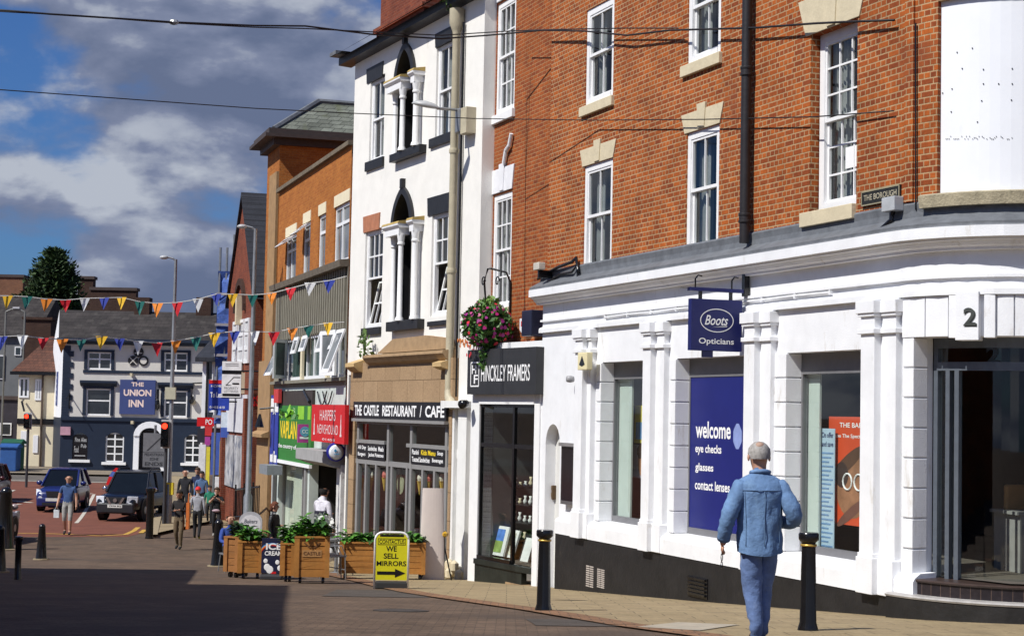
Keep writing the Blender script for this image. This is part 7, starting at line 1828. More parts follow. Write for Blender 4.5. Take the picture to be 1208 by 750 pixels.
def signal(px, py0, py1, d, pole_py, label, wpx=9.5):
    T = pd(px, py0, d); Bz = pd(px, py1, d); g = gz(d); e = tag(empty('traffic_light', (T.x, d, g)), label, 'traffic light'); z0, z1 = Bz.z - g, T.z - g; hw = wpx * d / F / 2
    b = MB(); b.box(-hw, hw, -.12, .12, z0, z1); bd = b.build('head', blackg, e, bevel=.02)
    b = MB(); b.box(-hw * 1.25, hw * 1.25, .122, .14, z0 - .05, z1 + .06); b.build('backing_board', M('white_edge', (.5, .5, .5)), e)
    for k in range(3):
        zc = z1 - (z1 - z0) * (.18 + .32 * k); b = MB(); b.lathe([(hw * .7, -.145), (hw * .7, -.121)], (0, 0, zc), 14, axis='y'); b.build('lens', lit if k == 0 else M('dark_lens', (.02, .02, .015), .3), bd); b = MB(); b.lathe([(hw * .8, -.23), (hw * .78, -.12)], (0, 0, zc + .02), 14, axis='y'); b.f = b.f[:-2]; b.m = b.m[:-2]; b.build('visor', blackg, bd, recalc=False)
    if pole_py: b = MB(); b.lathe([(.06, -.1), (.055, z0 + .3)], (hw * 1.4 if pole_py < 0 else 0, .2, 0), 10); b.build('pole', M('signal_pole', (.06, .06, .065), .5, metal=.3), e)
    return e
signal(195.5, 497, 527, 56.6, 1, 'traffic light at red on the lamp post by the dark off-road car')
signal(32.5, 488, 505, 76, 1, 'traffic light at red by the cream cottage', 7)
signal(196, 546, 553, 75, 1, 'small low traffic light at red behind the parking sign', 4.5)
d = 63; A_, B_ = pd(169.5, 510.5, d), pd(194.5, 551, d); e = tag(empty('parking_sign', ((A_.x + B_.x) / 2, d, gz(d))), 'grey road sign with a struck out zone panel and ENDS lettering', 'sign'); hw = (B_.x - A_.x) / 2; z0, z1 = B_.z - gz(d), A_.z - gz(d)
b = MB(); b.box(-hw, hw, -.03, .03, z0, z1); bd = b.build('board', M('sign_grey_back', (.17, .17, .18), .5), e); b = MB(); h_ = z1 - z0
put_text(b, 'PEDESTRIAN', -hw * .85, hw * .85, z0 + h_ * .33, z0 + h_ * .41, -.034, 0, .02); put_text(b, 'ZONE', -hw * .4, hw * .4, z0 + h_ * .20, z0 + h_ * .28, -.034, 0, .02); put_text(b, 'ENDS', -hw * .8, hw * .8, z0 + h_ * .04, z0 + h_ * .15, -.034, 0, .03); b.prism([(-hw * .7, z0 + h_ * .48), (-hw * .55, z0 + h_ * .48), (hw * .75, z0 + h_ * .9), (hw * .6, z0 + h_ * .9)], -.034, -.031); b.box(-hw, hw, -.034, -.031, z0 + h_ * .435, z0 + h_ * .445); b.build('lettering', M('sign_dark', (.04, .04, .045)), bd, recalc=False)
b = MB(); b.lathe([(.05, -.1), (.05, z1 + .3)], (0, .09, 0), 8); b.build('pole', galv, e); b = MB(); b.box(-.3, .3, -.04, .02, z0 - .75, z0 - .15); b.build('plate', M('sign_brown', (.12, .10, .10)), e)
# red and blue flag sign held up behind the off-road car
d = 70; A_ = pd(128, 562, d); e = tag(empty('advertising_flag', (A_.x, d, gz(d))), 'small red and blue leaning flag behind the dark off-road car', 'flag'); zf = A_.z - gz(d) - .1
b = MB(); b.tube([(0, 0, 0), (0, 0, zf), (.36, 0, zf + .45)], .02, 6); b.build('pole', galv, e); b = MB(); b.face([(-0.09, -.03, zf - 0.21), (0.07, -.03, zf - 0.27), (0.18, -.03, zf + 0.09), (0.03, -.03, zf + 0.12)]); b.face([(0.03, -.03, zf + 0.12), (0.18, -.03, zf + 0.09), (0.29, -.03, zf + 0.30), (0.15, -.03, zf + 0.33)], 1); b.face([(0.15, -.03, zf + 0.33), (0.29, -.03, zf + 0.30), (0.40, -.03, zf + 0.45), (0.30, -.03, zf + 0.48)]); b.build('cloth', [red, M('flag_blue', (.08, .14, .45))], e, recalc=False)
# goal-post shaped lamp frame at the left edge
d = 96; A_, B_, C_ = pd(7, 368, d), pd(29.5, 368, d), pd(35, 365, d); e = tag(empty('light_gantry', (A_.x, d, gz(d))), 'grey double post light gantry at the left edge before the conifer', 'lamp post'); b = MB(); hT = A_.z - gz(d)
for x in (0, B_.x - A_.x): b.tube([(x, 0, 0), (x, 0, hT)], .06, 6)
b.tube([(0, 0, hT), (.3, 0, hT + .15), (B_.x - A_.x - .3, 0, hT + .15), (B_.x - A_.x, 0, hT)], .06, 6); b.build('frame', M('gantry_grey', (.16, .16, .15), .6), e); b = MB(); b.box(.4, (B_.x - A_.x) - .3, -.1, .1, hT + .2, hT + .3); b.build('lamp', M('gantry_lamp', (.5, .5, .52)), e)
# ================================================================== bunting and cables
fcol = {'y': M('flag_yellow', (.78, .46, .02), .6, .05), 't': M('flag_teal', (.01, .14, .12), .6, .05), 'o': M('flag_orange', (.78, .24, .02), .6, .05), 'r': M('flag_red', (.58, .01, .02), .6, .05), 'w': M('flag_white', (.78, .79, .80), .6, .05), 'b': M('flag_blue2', (.02, .04, .30), .6, .05)}
cord = M('bunting_cord', (.62, .62, .60), .7)
def bunting(seq, ends, dl, dr, label, seed):
    rnd = random.Random(seed); e = tag(empty('bunting', (0, 0, 0)), label, 'bunting', 'bunting strung over the street')
    pts = [ends[0]] + [(x, y) for (x, y, c) in seq] + [ends[1]]; x0, x1 = ends[0][0], ends[1][0]
    dd = lambda x: dl + (dr - dl) * (x - x0) / (x1 - x0)
    P = [pd(x, y, dd(x)) for x, y in pts]; b = MB(); b.tube(P, .012, 5); b.build('cord', cord, e)
    for (x, y, c) in seq:
        d = dd(x); s = d / F; w_, h_ = 6.6 * s * rnd.uniform(.9, 1.1), 15.5 * s * rnd.uniform(.9, 1.1); p = pd(x, y, d); tw = rnd.uniform(-.35, .35); sw = rnd.uniform(-.25, .25); b = MB()
        L_, R2, T_ = p + Vector((-w_ * math.cos(tw), -w_ * math.sin(tw), .01)), p + Vector((w_ * math.cos(tw), w_ * math.sin(tw), .01)), p + Vector((w_ * sw, -h_ * .12, -h_)); M_ = (L_ + R2) / 2 * .5 + T_ * .5 + Vector((0, -.02 * rnd.uniform(-1, 1), 0))
        b.face([L_, (L_ + R2) / 2, M_, L_ * .5 + T_ * .5]); b.face([(L_ + R2) / 2, R2, R2 * .5 + T_ * .5, M_]); b.face([L_ * .5 + T_ * .5, M_, T_]); b.face([M_, R2 * .5 + T_ * .5, T_])
        b.build('flag', fcol[c], e, recalc=False)
bunting([(9, 349, 'y'), (32, 350, 't'), (55, 353, 'o'), (77, 354, 'r'), (100, 352, 'w'), (123, 351.5, 'b'), (143.5, 351, 'y'), (165, 356, 't'), (186, 358, 'o'), (209, 357, 'r'), (233.5, 353, 'w'), (255, 347, 'b'), (274.5, 347, 'y'), (298, 348, 't'), (320.5, 346, 'o'), (343, 340, 'r'), (366, 334, 'w'), (388.5, 331, 'b')], ((-40, 349), (409, 326)), 36, 41.5, 'upper string of coloured bunting flags across the street', 1)
bunting([(3, 397, 'b'), (26.5, 396, 'w'), (51, 399, 'r'), (73.5, 400, 'o'), (96, 401, 't'), (120, 397, 'y'), (141, 399.5, 'b'), (163, 402.5, 'w'), (185, 404.5, 'r'), (207.5, 402, 'o'), (231, 398, 't'), (253, 393, 'y'), (277, 391, 'b'), (300.5, 391, 'w'), (323, 392, 'r'), (345, 387.5, 'o'), (363.5, 384.5, 't'), (387, 381, 'y')], ((-40, 396), (406, 380)), 36, 41.5, 'lower string of coloured bunting flags across the street', 2)
def cable(pts, dl, dr, r, label):
    def dep(x):
        fd = 24800 / (x + 164) - .10 if x > 200 else 99
        return min(fd, max(26, 31 + (x - 500) * .012)) if x < 640 else fd
    P = [pd(x, y, max(dep(x), 18.5)) for x, y in pts]
    if dr: P[-1] = pd(pts[-1][0], pts[-1][1], dr)
    b = MB(); b.tube(P, r, 6); return tag(b.build('cable', M('cable_black', (.015, .013, .015), .6), None, smooth=True), label, 'cable')
end = B.warp((B.uv(1062, 25)[0], -.06, 0)); dE = B.xyz(B.uv(1062, 25)[0], -.06, 0).y
cable([(-60, 8), (10, 13), (60, 17), (130, 21.5), (205, 26.5), (300, 30.5), (360, 31), (440, 41), (520, 46), (575, 42), (640, 36), (690, 37), (740, 42), (790, 36), (860, 34), (893, 33), (960, 28), (1000, 26), (1055, 24)], 26, dE, .016, 'thick black overhead cable across the top of the street')
cable([(-60, 10), (20, 15), (90, 18.5), (170, 25), (205, 27.5), (300, 32.5), (360, 34), (440, 38), (520, 42), (608, 36.5), (660, 35), (735, 33.5), (800, 33.5)], 26, None, .011, 'thin black overhead cable running beside the thick one')
cable([(-60, 101), (0, 106), (150, 117), (300, 128), (420, 134), (560, 140), (700, 142), (830, 141), (960, 138), (1054, 131)], 26, dE + .05, .009, 'single thin overhead wire below the thick cable')
b = MB(); p = pd(205, 26.5, 27.46); b.ball((p.x, p.y, p.z), (.09, .04, .05), 8); o = b.build('cable_joint', galv, None); tag(o, 'small pale joint clipped on the overhead cable', 'cable joint'); o.location = (0, 0, 0)
# ================================================================== conifer
rnd = random.Random(4); d = 112; base = pd(60, 480, d); T = pd(58, 285, d); g = gz(d)
e = tag(empty('conifer_tree', (base.x, d, g)), 'dark green conifer standing behind the cream cottage', 'tree'); Ht = T.z - g
b = MB(); b.tube([(0, 0, -.2), (.05, 0, Ht * .3), (-.1, 0, Ht * .7), (-.12, 0, Ht * .97)], [.4, .3, .15, .03], 8); b.build('trunk', M('bark', (.06, .04, .03), .9, .3, 4, .3), e)
b = MB(); br = MB()
def spray(c, dirv, L_):
    side = dirv.cross(Vector((0, 0, 1))); side = side.normalized() if side.length > .01 else Vector((1, 0, 0))
    for k in range(int(L_ * 9) + 4):
        t = rnd.uniform(.05, 1); p = c + dirv * L_ * t + Vector((rnd.gauss(0, .12), rnd.gauss(0, .12), rnd.gauss(0, .10)))
        dd = (dirv * rnd.uniform(.3, 1) + side * rnd.uniform(-1, 1) + Vector((0, 0, rnd.uniform(-.5, .5)))).normalized(); s = rnd.uniform(.13, .30); w2 = dd.cross(Vector((rnd.uniform(-1, 1), rnd.uniform(-1, 1), rnd.uniform(-1, 1)))).normalized() * s * .32
        b.face([p, p + dd * s * .6 + w2, p + dd * s * 1.5, p + dd * s * .6 - w2], rnd.choice((0, 0, 1)))
for i in range(760):
    t = rnd.random() ** .9; z = Ht * (.22 + .76 * t); Rm = (4.1 * (1 - t) ** .66 + .05) * rnd.uniform(.65, 1.12); an = rnd.uniform(0, 2 * PI)
    if math.cos(an) > 0 and .35 < t < .8: Rm *= .86
    up = rnd.uniform(.05, .75); dv = Vector((math.cos(an), math.sin(an), up)).normalized(); c = Vector((-.1 * t, 0, z - .4))
    br.tube([c, c + dv * Rm], [.04, .01], 4)
    for q_ in range(5):
        f = rnd.uniform(.25, .95); d2 = (dv + Vector((rnd.uniform(-.6, .6), rnd.uniform(-.6, .6), rnd.uniform(-.05, .55)))).normalized(); spray(c + dv * Rm * f, d2, Rm * rnd.uniform(.18, .36))
cr_ = b.build('crown', [M('conifer_leaf', (.022, .050, .012), .7, .4, 3), M('conifer_leaf_light', (.045, .085, .018), .7, .4, 3)], e, recalc=False, merge=False); br.build('branches', M('bark2', (.05, .035, .025), .9), e)
# ================================================================== houses on the left side of the street (their shade falls on the road)
def lefthouse(c0, c1, hh, dep, mt, label, roofh):
    c0, c1 = Vector(c0), Vector(c1); t = c0 - c1; L_ = t.length
    f = fac_at((c1.x, c1.y), math.atan2(t.x, -t.y)); e = tag(empty('terraced_house', mat4=f.mat), label, 'house')
    wins = []; n = int(L_ / 3)
    for k in range(n):
        for z in (1.0, 4.3): 
            if z + 1.7 < hh: wins.append((L_ * (k + .5) / n - .6, L_ * (k + .5) / n + .6, z - 1.2, z + .6))
    q = MB(); q.wall(0, L_, -3, hh, wins, .1); shell(q, 0, L_, dep, -3, hh); q.build('wall', mt, e, recalc=False)
    for w_ in wins: slabwin(e, f, w_, .04, .07, vs=(.5,), hs=(.5,), mat=whitewood)
    return e, f, L_
TAN = math.tan(SUN_EL)
lefthouse((-9.7, 24.5), (-6.3, 6), 7.3, 9, brickA2, 'red brick terraced house on the shaded left side of the street, nearest the camera', 1)
lefthouse((-11.6, 33.2), (-9.75, 24.6), 5.2, 9, stucco2, 'lower pale rendered house on the shaded left side of the street', 1)
# ================================================================== people
BASE = dict(pelvis=(0, 0, .525), waist=(0, 0, .60), chest=(0, 0, .715), neck0=(0, .004, .812), neck1=(0, -.004, .852), jaw=(0, -.012, .882), head=(0, -.008, .925), crown=(0, 0, .965),
            shL=(.098, 0, .795), elL=(.128, .012, .635), wrL=(.140, -.025, .495), paL=(.142, -.036, .457),
            shR=(-.098, 0, .795), elR=(-.128, .012, .635), wrR=(-.140, -.025, .495), paR=(-.142, -.036, .457),
            hiL=(.052, 0, .495), knL=(.056, -.01, .28), anL=(.056, .012, .05), toL=(.064, -.075, .022), hiR=(-.052, 0, .495), knR=(-.056, -.01, .28), anR=(-.056, .012, .05), toR=(-.064, -.075, .022))
RAD_ = dict(pelvis=.078, waist=.072, chest=.088, neck0=.045, neck1=.032, jaw=.040, head=.052, crown=.040, shL=.040, elL=.027, wrL=.017, paL=.020, hiL=.058, knL=.038, anL=.024, toL=.022)
EDGES = [('pelvis', 'waist', 'top'), ('waist', 'chest', 'top'), ('chest', 'neck0', 'top'), ('neck0', 'neck1', 'skin'), ('neck1', 'jaw', 'skin'), ('jaw', 'head', 'skin'), ('head', 'crown', 'skin')]
for s_ in 'LR': EDGES += [('chest', 'sh' + s_, 'top'), ('sh' + s_, 'el' + s_, 'uparm'), ('el' + s_, 'wr' + s_, 'forearm'), ('wr' + s_, 'pa' + s_, 'skin'), ('pelvis', 'hi' + s_, 'bottom'), ('hi' + s_, 'kn' + s_, 'thigh'), ('kn' + s_, 'an' + s_, 'shin'), ('an' + s_, 'to' + s_, 'shoe')]
_cm = {}
def cloth(name, col, rough=.85, **k):
    if name not in _cm: _cm[name] = M(name, col, rough, .25, 9, .35, fine=30, **k)
    return _cm[name]
skinA = M('skin_light', (.50, .27, .18), .55, .1, 9); skinB = M('skin_tanned', (.36, .17, .10), .55, .1, 9)
def person(label, P, yaw, H, cols, pose=None, long_sleeve=True, long_leg=True, hair='short', fat=1.0, legs=1.0, group=None, face=True):
    J = dict(BASE); J.update(pose or {}); names = list(J); idx = {n: i for i, n in enumerate(names)}
    me = bpy.data.meshes.new('person'); me.from_pydata([tuple(c * H for c in J[n]) for n in names], [(idx[a], idx[b]) for a, b, _ in EDGES], [])
    ob = bpy.data.objects.new('tmp', me); COL.objects.link(ob); sk = ob.modifiers.new('s', 'SKIN'); sk.use_smooth_shade = True; sk.branch_smoothing = .6
    ss = ob.modifiers.new('u', 'SUBSURF'); ss.levels = 2; ss.render_levels = 2
    for i, n in enumerate(names):
        k = n if n in RAD_ else n[:-1] + 'L'; r = RAD_[k] * H * (fat if n in ('pelvis', 'waist', 'chest') else legs if n[:2] in ('hi', 'kn', 'an') else 1)
        me.skin_vertices[0].data[i].radius = (r, r); me.skin_vertices[0].data[i].use_root = (n == 'pelvis')
    bpy.context.view_layer.update()
    ev = bpy.data.meshes.new_from_object(ob.evaluated_get(bpy.context.evaluated_depsgraph_get())); bpy.data.objects.remove(ob)
    segs = [(Vector(J[a]) * H, Vector(J[b]) * H, r, (RAD_.get(a, RAD_.get(a[:-1] + 'L', .03)) + RAD_.get(b, RAD_.get(b[:-1] + 'L', .03))) / 2 * H) for a, b, r in EDGES]
    def reg(p):
        best = None
        for a, b, r, rad in segs:
            d = b - a; t = max(0, min(1, (p - a).dot(d) / d.length_squared)); dist = (p - a - d * t).length - rad
            if best is None or dist < best[0]: best = (dist, r, t)
        _, r, t = best
        if r == 'top': return 'bottom' if p.z < .545 * H and J['pelvis'][2] > .4 and abs(p.x) < .1 * H else 'top'
        if r == 'uparm': return 'top' if long_sleeve or t < .62 else 'skin'
        if r == 'forearm': return 'top' if long_sleeve else 'skin'
        if r == 'thigh': return 'bottom'
        if r == 'shin': return 'bottom' if long_leg or t < .04 else 'skin'
        return r
    slots = ['skin', 'top', 'bottom', 'shoe']; mats = [cols[s] for s in slots]
    regs = [slots.index(reg(p.center)) for p in ev.polygons]
    torso = set()
    for v in ev.vertices:
        p = v.co
        if .50 * H < p.z < .80 * H and abs(p.x) < .095 * H and (pose or {}).get('_flat', 1): v.co.y *= .78
    V = [tuple(v.co) for v in ev.vertices]; Fs = [tuple(p.vertices) for p in ev.polygons]; bpy.data.meshes.remove(ev)
    b = MB(); b.v = V; b.f = Fs; b.m = regs
    for s in 'LR':       # five fingers of different length, lightly curled, thumb from the side of the palm
        w_, p = Vector(J['wr' + s]) * H, Vector(J['pa' + s]) * H; d = (p - w_).normalized(); sx = 1 if s == 'L' else -1
        f = Vector((0, -1, 0)); f = (f - d * f.dot(d)).normalized(); n = d.cross(f) * sx; inn = Vector((-sx, 0, 0)); inn = (inn - d * inn.dot(d)); inn = inn.normalized() if inn.length > .05 else n
        for k, ln in enumerate((.036, .041, .039, .031)):
            o = p + f * (.012 - .0085 * k) * H; c1 = o + d * ln * .55 * H + inn * .003 * H; c2 = o + d * ln * H + inn * .013 * H
            b.tube([o, c1, c2], [.0062 * H, .0055 * H, .0042 * H], 6, 0)
        o = (w_ * .4 + p * .6) + f * .012 * H; b.tube([o, o + f * .016 * H + d * .012 * H, o + f * .018 * H + d * .030 * H + inn * .006 * H], [.0075 * H, .0065 * H, .005 * H], 6, 0)
    hd = Vector(J['head']) * H
    if face:
        b.tube([hd + Vector((0, -.046, .012)) * H, hd + Vector((0, -.064, -.010)) * H, hd + Vector((0, -.050, -.014)) * H], [.005 * H, .009 * H, .006 * H], 6, 0)
    for sx in (-1, 1): b.ball(tuple(hd + Vector((sx * .053, .004, -.006)) * H), (.007 * H, .012 * H, .019 * H), 8, 0)
    o = b.build('person', mats, None, smooth=True, recalc=True, merge=False)
    o.matrix_world = Matrix.Translation(P) @ Matrix.Rotation(yaw, 4, 'Z'); tag(o, label, 'person', group)
    if face:
        q = MB()
        for sx in (-1, 1): q.ball(tuple(hd + Vector((sx * .019, -.047, .006)) * H), (.007 * H, .006 * H, .0045 * H), 8); q.box(hd.x + sx * .019 * H - .01 * H, hd.x + sx * .019 * H + .01 * H, hd.y - .053 * H, hd.y - .045 * H, hd.z + .016 * H, hd.z + .020 * H)
        q.box(hd.x - .015 * H, hd.x + .015 * H, hd.y - .054 * H, hd.y - .045 * H, hd.z - .030 * H, hd.z - .026 * H)
        q.build('face_features', M('eye_dark', (.04, .02, .015)) if 'eye' not in _cm else _cm['eye'], o)
    if hair:
        q = MB(); q.ball(tuple(hd + Vector((0, .004, .012)) * H), (.058 * H, .066 * H, .064 * H), 16)
        keep = []
        for f in q.f:
            c = sum((Vector(q.v[i]) for i in f), Vector()) / len(f) - hd
            up, back = c.z / H, c.y / H
            ok = {'short': up > .030 - .5 * max(0, back) - (0 if back < 0 else .02) and not (back < -.03 and up < .035), 'bald': back > -.005 and -.034 < up < .030 , 'long': up > .03 or (back > -.012 and up > -.06), 'cap': up > .016}[hair]
            if ok: keep.append(f)
        q.f = keep; q.m = [0] * len(keep)
        if hair == 'cap': q.mold(hd.x - .04 * H, hd.x + .04 * H, [(hd.y - .05 * H, hd.z + .02 * H), (hd.y - .105 * H, hd.z + .012 * H), (hd.y - .105 * H, hd.z + .016 * H), (hd.y - .05 * H, hd.z + .028 * H)])
        if hair == 'long': q.ball(tuple(hd + Vector((0, .055, -.03)) * H), (.035 * H, .028 * H, .05 * H), 10)
        q.build('cap' if hair == 'cap' else 'hair', cols['hair'], o, smooth=True, recalc=False)
    return o
eyem = M('eye_dark', (.04, .02, .015)); _cm['eye'] = eyem
blk = cloth('black_clothes', (.014, .014, .016)); 
def at(px, d): 
    p = pd(px, 600, d); return Vector((p.x, d, gz(d)))
WALK = dict(knL=(.052, -.055, .285), anL=(.05, -.04, .055), toL=(.055, -.125, .03), knR=(-.052, -.005, .28), anR=(-.05, .085, .075), toR=(-.055, .01, .022))
# man in denim, seen from behind
denim = M('denim_shirt', (.13, .23, .41), .85, .28, 7, .5, dirt=((.17, .28, .44), 5, .56, .6), fine=26)
jean = M('denim_jeans', (.13, .20, .39), .85, .35, 6, .5, dirt=((.24, .32, .52), 5, .57, .4), fine=22)
H_ = 1.77; dm = 15.0
Pm = Vector((pd(895, 700, dm).x, dm, gz(dm)))
pose = dict(shL=(.112, 0, .79), shR=(-.112, 0, .79), elL=(.160, .03, .645), wrL=(.176, -.02, .515), paL=(.180, -.028, .48), elR=(-.160, .055, .640), wrR=(-.135, -.075, .60), paR=(-.11, -.10, .605),
            hiL=(.045, 0, .495), knL=(.032, -.012, .285), anL=(.010, .02, .055), toL=(.018, -.06, .022), hiR=(-.048, 0, .495), knR=(-.036, -.055, .29), anR=(-.030, -.045, .055), toR=(-.036, -.13, .025), head=(.004, -.014, .928), jaw=(.002, -.018, .885), crown=(.004, -.004, .968))
m_ = person('man in a pale blue denim shirt and jeans seen from behind on the pavement', Pm, PI + .12, H_, dict(skin=skinA, top=denim, bottom=jean, shoe=cloth('brown_shoe', (.06, .04, .03)), hair=M('grey_hair', (.34, .32, .30), .8, .4, 30, .3)), pose, hair='short', face=False, fat=1.05, legs=1.38)
from mathutils import noise as mnoise
for v in m_.data.vertices:      # creases in the jeans
    z = v.co.z / H_
    if .05 < z < .5:
        k = mnoise.noise(Vector((v.co.x * 7, v.co.y * 7, v.co.z * 16 + v.co.x * 9))) * .010 + mnoise.noise(Vector((v.co.x * 15, v.co.y * 15, v.co.z * 30))) * .005
        k *= 1.6 if z < .16 or .24 < z < .34 else 1
        v.co += v.normal * k
for ch in m_.children:
    if ch.name.startswith('hair'):
        for v in ch.data.vertices: v.co += v.normal * mnoise.noise(v.co * 60) * .006
q = MB(); hd_ = Vector(pose['head']) * H_; q.ball(tuple(hd_ + Vector((.004, .030, .052)) * H_), (.026 * H_, .026 * H_, .020 * H_), 12); q.build('bald_patch', M('scalp', (.42, .27, .20), .6, .2, 20), m_, smooth=True)
# shirt body and sleeves, hanging loose over the jeans
rnd = random.Random(31); b = MB(); n = 40
rings = [(.448, .112, .088, .006), (.475, .113, .090, .004), (.53, .111, .090, .0), (.59, .110, .088, 0), (.65, .113, .086, .002), (.71, .119, .085, .005), (.755, .124, .080, .008), (.788, .122, .070, .008), (.812, .106, .055, .006), (.828, .080, .048, .004), (.842, .050, .042, .002)]
fine = []
for (a, c) in zip(rings, rings[1:]):
    for k in range(4): fine.append([a[i] + (c[i] - a[i]) * k / 4 for i in range(4)])
fine.append(list(rings[-1])); 
for (z, rx, ry, oy) in fine:
    for k in range(n):
        t = 2 * PI * k / n; x, y = rx * math.cos(t), ry * math.sin(t)
        amp = .0085 * min(1, (.86 - z) * 8)
        w_ = amp * (mnoise.noise(Vector((math.cos(t) * 3.2, math.sin(t) * 3.2 + z * 2, z * 14))) + 1.2 * mnoise.noise(Vector((math.cos(t) * 5 + z * 4, math.sin(t) * 5, z * 5))))
        kk = 1 + w_ / .09; hem = .008 * math.cos(2 * t) if z < .47 else 0
        b.v.append((x * kk * H_, (y * kk + oy) * H_, (z + hem) * H_))
nr = len(fine)
for j in range(nr - 1):
    for k in range(n):
        l = (k + 1) % n; b.f.append((j * n + k, j * n + l, (j + 1) * n + l, (j + 1) * n + k)); b.m.append(0)
def sleeve(sh, el, wr, r0, r1, r2):
    pts, rs = [], []; sh, el, wr = Vector(sh) * H_, Vector(el) * H_, Vector(wr) * H_
    N_ = 18
    for k in range(N_ + 1):
        t = k / N_
        p = (1 - t) ** 2 * sh + 2 * t * (1 - t) * (el * 2 - (sh + wr) / 2) + t * t * wr
        r = (r0 + (r1 - r0) * t * 2 if t < .5 else r1 + (r2 - r1) * (t - .5) * 2) * H_
        r *= 1 + .09 * mnoise.noise(Vector((t * 11, sh.x * 9, 3))) + .05 * math.sin(t * 40)
        pts.append(p); rs.append(r)
    b.tube(pts, rs, 14)
J = dict(BASE); J.update(pose)
sleeve((.088, 0, .785), J['elL'], J['wrL'], .046, .042, .032); sleeve((-.088, 0, .785), J['elR'], J['wrR'], .046, .042, .030)
b.tube([(.045 * H_ * math.cos(t), (.042 * math.sin(t) + .0) * H_, (.848 + .008 * math.sin(t)) * H_) for t in [2 * PI * k / 16 for k in range(17)]], .011 * H_, 8)
b.build('shirt', denim, m_, smooth=True, recalc=True, merge=False)
b = MB()
def onback(t, z):
    for a, c in zip(rings, rings[1:]):
        if a[0] <= z <= c[0]:
            f = (z - a[0]) / (c[0] - a[0]); rx, ry, oy = [a[i] + (c[i] - a[i]) * f for i in (1, 2, 3)]
            return Vector((rx * 1.03 * math.cos(t) * H_, (ry * 1.05 * math.sin(t) + oy) * H_, z * H_))
b.tube([onback(R(25 + k * 13), .762) for k in range(11)], .004, 5); b.tube([onback(R(90 + k % 2), .758 - k * .03) for k in range(10)], .0035, 5)
for s in (-1, 1): b.tube([onback(R(90 + s * 48), .758 - k * .03) for k in range(10)], .003, 5)
b.build('seam', M('denim_seam', (.10, .17, .29), .9), m_, smooth=True)
b = MB(); hp = Vector(J['paL']) * H_ + Vector((0, -.01, -.045)) * H_
b.tube([hp + Vector((0, .03 * math.cos(t), .03 * math.sin(t) - .02)) for t in [2 * PI * k / 10 for k in range(11)]], .004, 5); b.tube([hp + Vector((0, .03 * math.cos(t), .03 * math.sin(t) - .085)) for t in [2 * PI * k / 10 for k in range(11)]], .004, 5); b.tube([hp, hp + Vector((0, .0, .06))], .004, 5)
o = b.build('spectacles', blackg, None); o.matrix_world = m_.matrix_world; tag(o, 'folded spectacles dangling from the hand of the man in denim', 'spectacles')
# man in a blue t-shirt walking towards us
def foot_person(px, py, hpx, **k):
    p = gp(px, py); return p, hpx * p.y / F
def tall(px, top, d): return CAMZ + (pd(px, top, d).z - CAMZ) - gz(d)
p, h = foot_person(79, 631.5, 72)
o = person('man in a blue T-shirt and grey shorts walking on the road with a white bag', p, .05, h, dict(skin=skinA, top=cloth('blue_tshirt', (.045, .09, .22)), bottom=cloth('grey_shorts', (.34, .33, .31)), shoe=cloth('dark_trainers', (.03, .025, .025)), hair=cloth('dark_brown_hair', (.05, .03, .02))),
    dict(WALK, elR=(-.145, .02, .63), wrR=(-.165, -.03, .505), paR=(-.168, -.035, .47)), long_sleeve=False, long_leg=False, hair='bald', fat=1.12)
b = MB(); b.slab([(-.08, -.03), (.08, -.03), (.09, .03), (-.09, .03)], .0, .24); b.tube([(-.06, 0, .24), (0, 0, .36), (.06, 0, .24)], .008, 5); c = b.build('carrier_bag', M('white_bag', (.68, .72, .74), .6, .2, 8, .3), None, bevel=.02); c.matrix_world = Matrix.Translation(p + Vector((-.175 * h, -.06, .47 * h - .34))); tag(c, 'white carrier bag held by the man in the blue T-shirt', 'bag')
# shoppers on the far pavement
p, h = foot_person(210.5, 648.5, 71)
person('man in dark clothes looking down at his hands, in front of the other shoppers', p, -.15, h, dict(skin=skinB, top=cloth('charcoal_top', (.022, .018, .018)), bottom=cloth('khaki_trousers', (.13, .09, .05)), shoe=blk, hair=cloth('black_hair', (.015, .012, .01))), dict(WALK, elL=(.135, .02, .64), wrL=(.05, -.12, .66), paL=(.015, -.14, .665), elR=(-.135, .02, .64), wrR=(-.06, -.115, .645), paR=(-.03, -.14, .655), jaw=(0, -.022, .880), head=(0, -.03, .918), crown=(0, -.028, .958)), hair='short', fat=1.05)
c = MB(); c.slab([(-.04, -.10), (.04, -.10), (.04, .10), (-.04, .10)], 0, .72); c.tube([(0, -.06, .72), (0, 0, .98), (0, .06, .72)], .01, 5); o = c.build('shopping_bag', M('orange_bag', (.62, .16, .03), .6, .2, 8, .2), None, bevel=.02); o.matrix_world = Matrix.Translation(p + Vector((.24, -.02, .58))); tag(o, 'tall orange shopping bag beside the man looking down', 'bag')
p, h = foot_person(232, 636, 62)
person('person in a red cap, grey top and black trousers walking away', p, PI, h, dict(skin=skinA, top=cloth('grey_top', (.34, .34, .37)), bottom=blk, shoe=cloth('yellow_shoe', (.30, .32, .03)), hair=M('red_cap', (.62, .015, .015), .7)), WALK, hair='cap', fat=1.08)
p, h = foot_person(254.5, 633.5, 59)
person('woman in black clothes holding her hands up to her face', p, .1, h, dict(skin=skinA, top=blk, bottom=cloth('black_jeans', (.02, .02, .022)), shoe=cloth('pale_shoe', (.3, .28, .26)), hair=cloth('brown_hair', (.06, .035, .02))), dict(WALK, elL=(.14, -.03, .66), wrL=(.06, -.11, .74), paL=(.03, -.115, .77), elR=(-.14, -.03, .68), wrR=(-.05, -.105, .79), paR=(-.03, -.10, .82)), long_sleeve=False, hair='long')
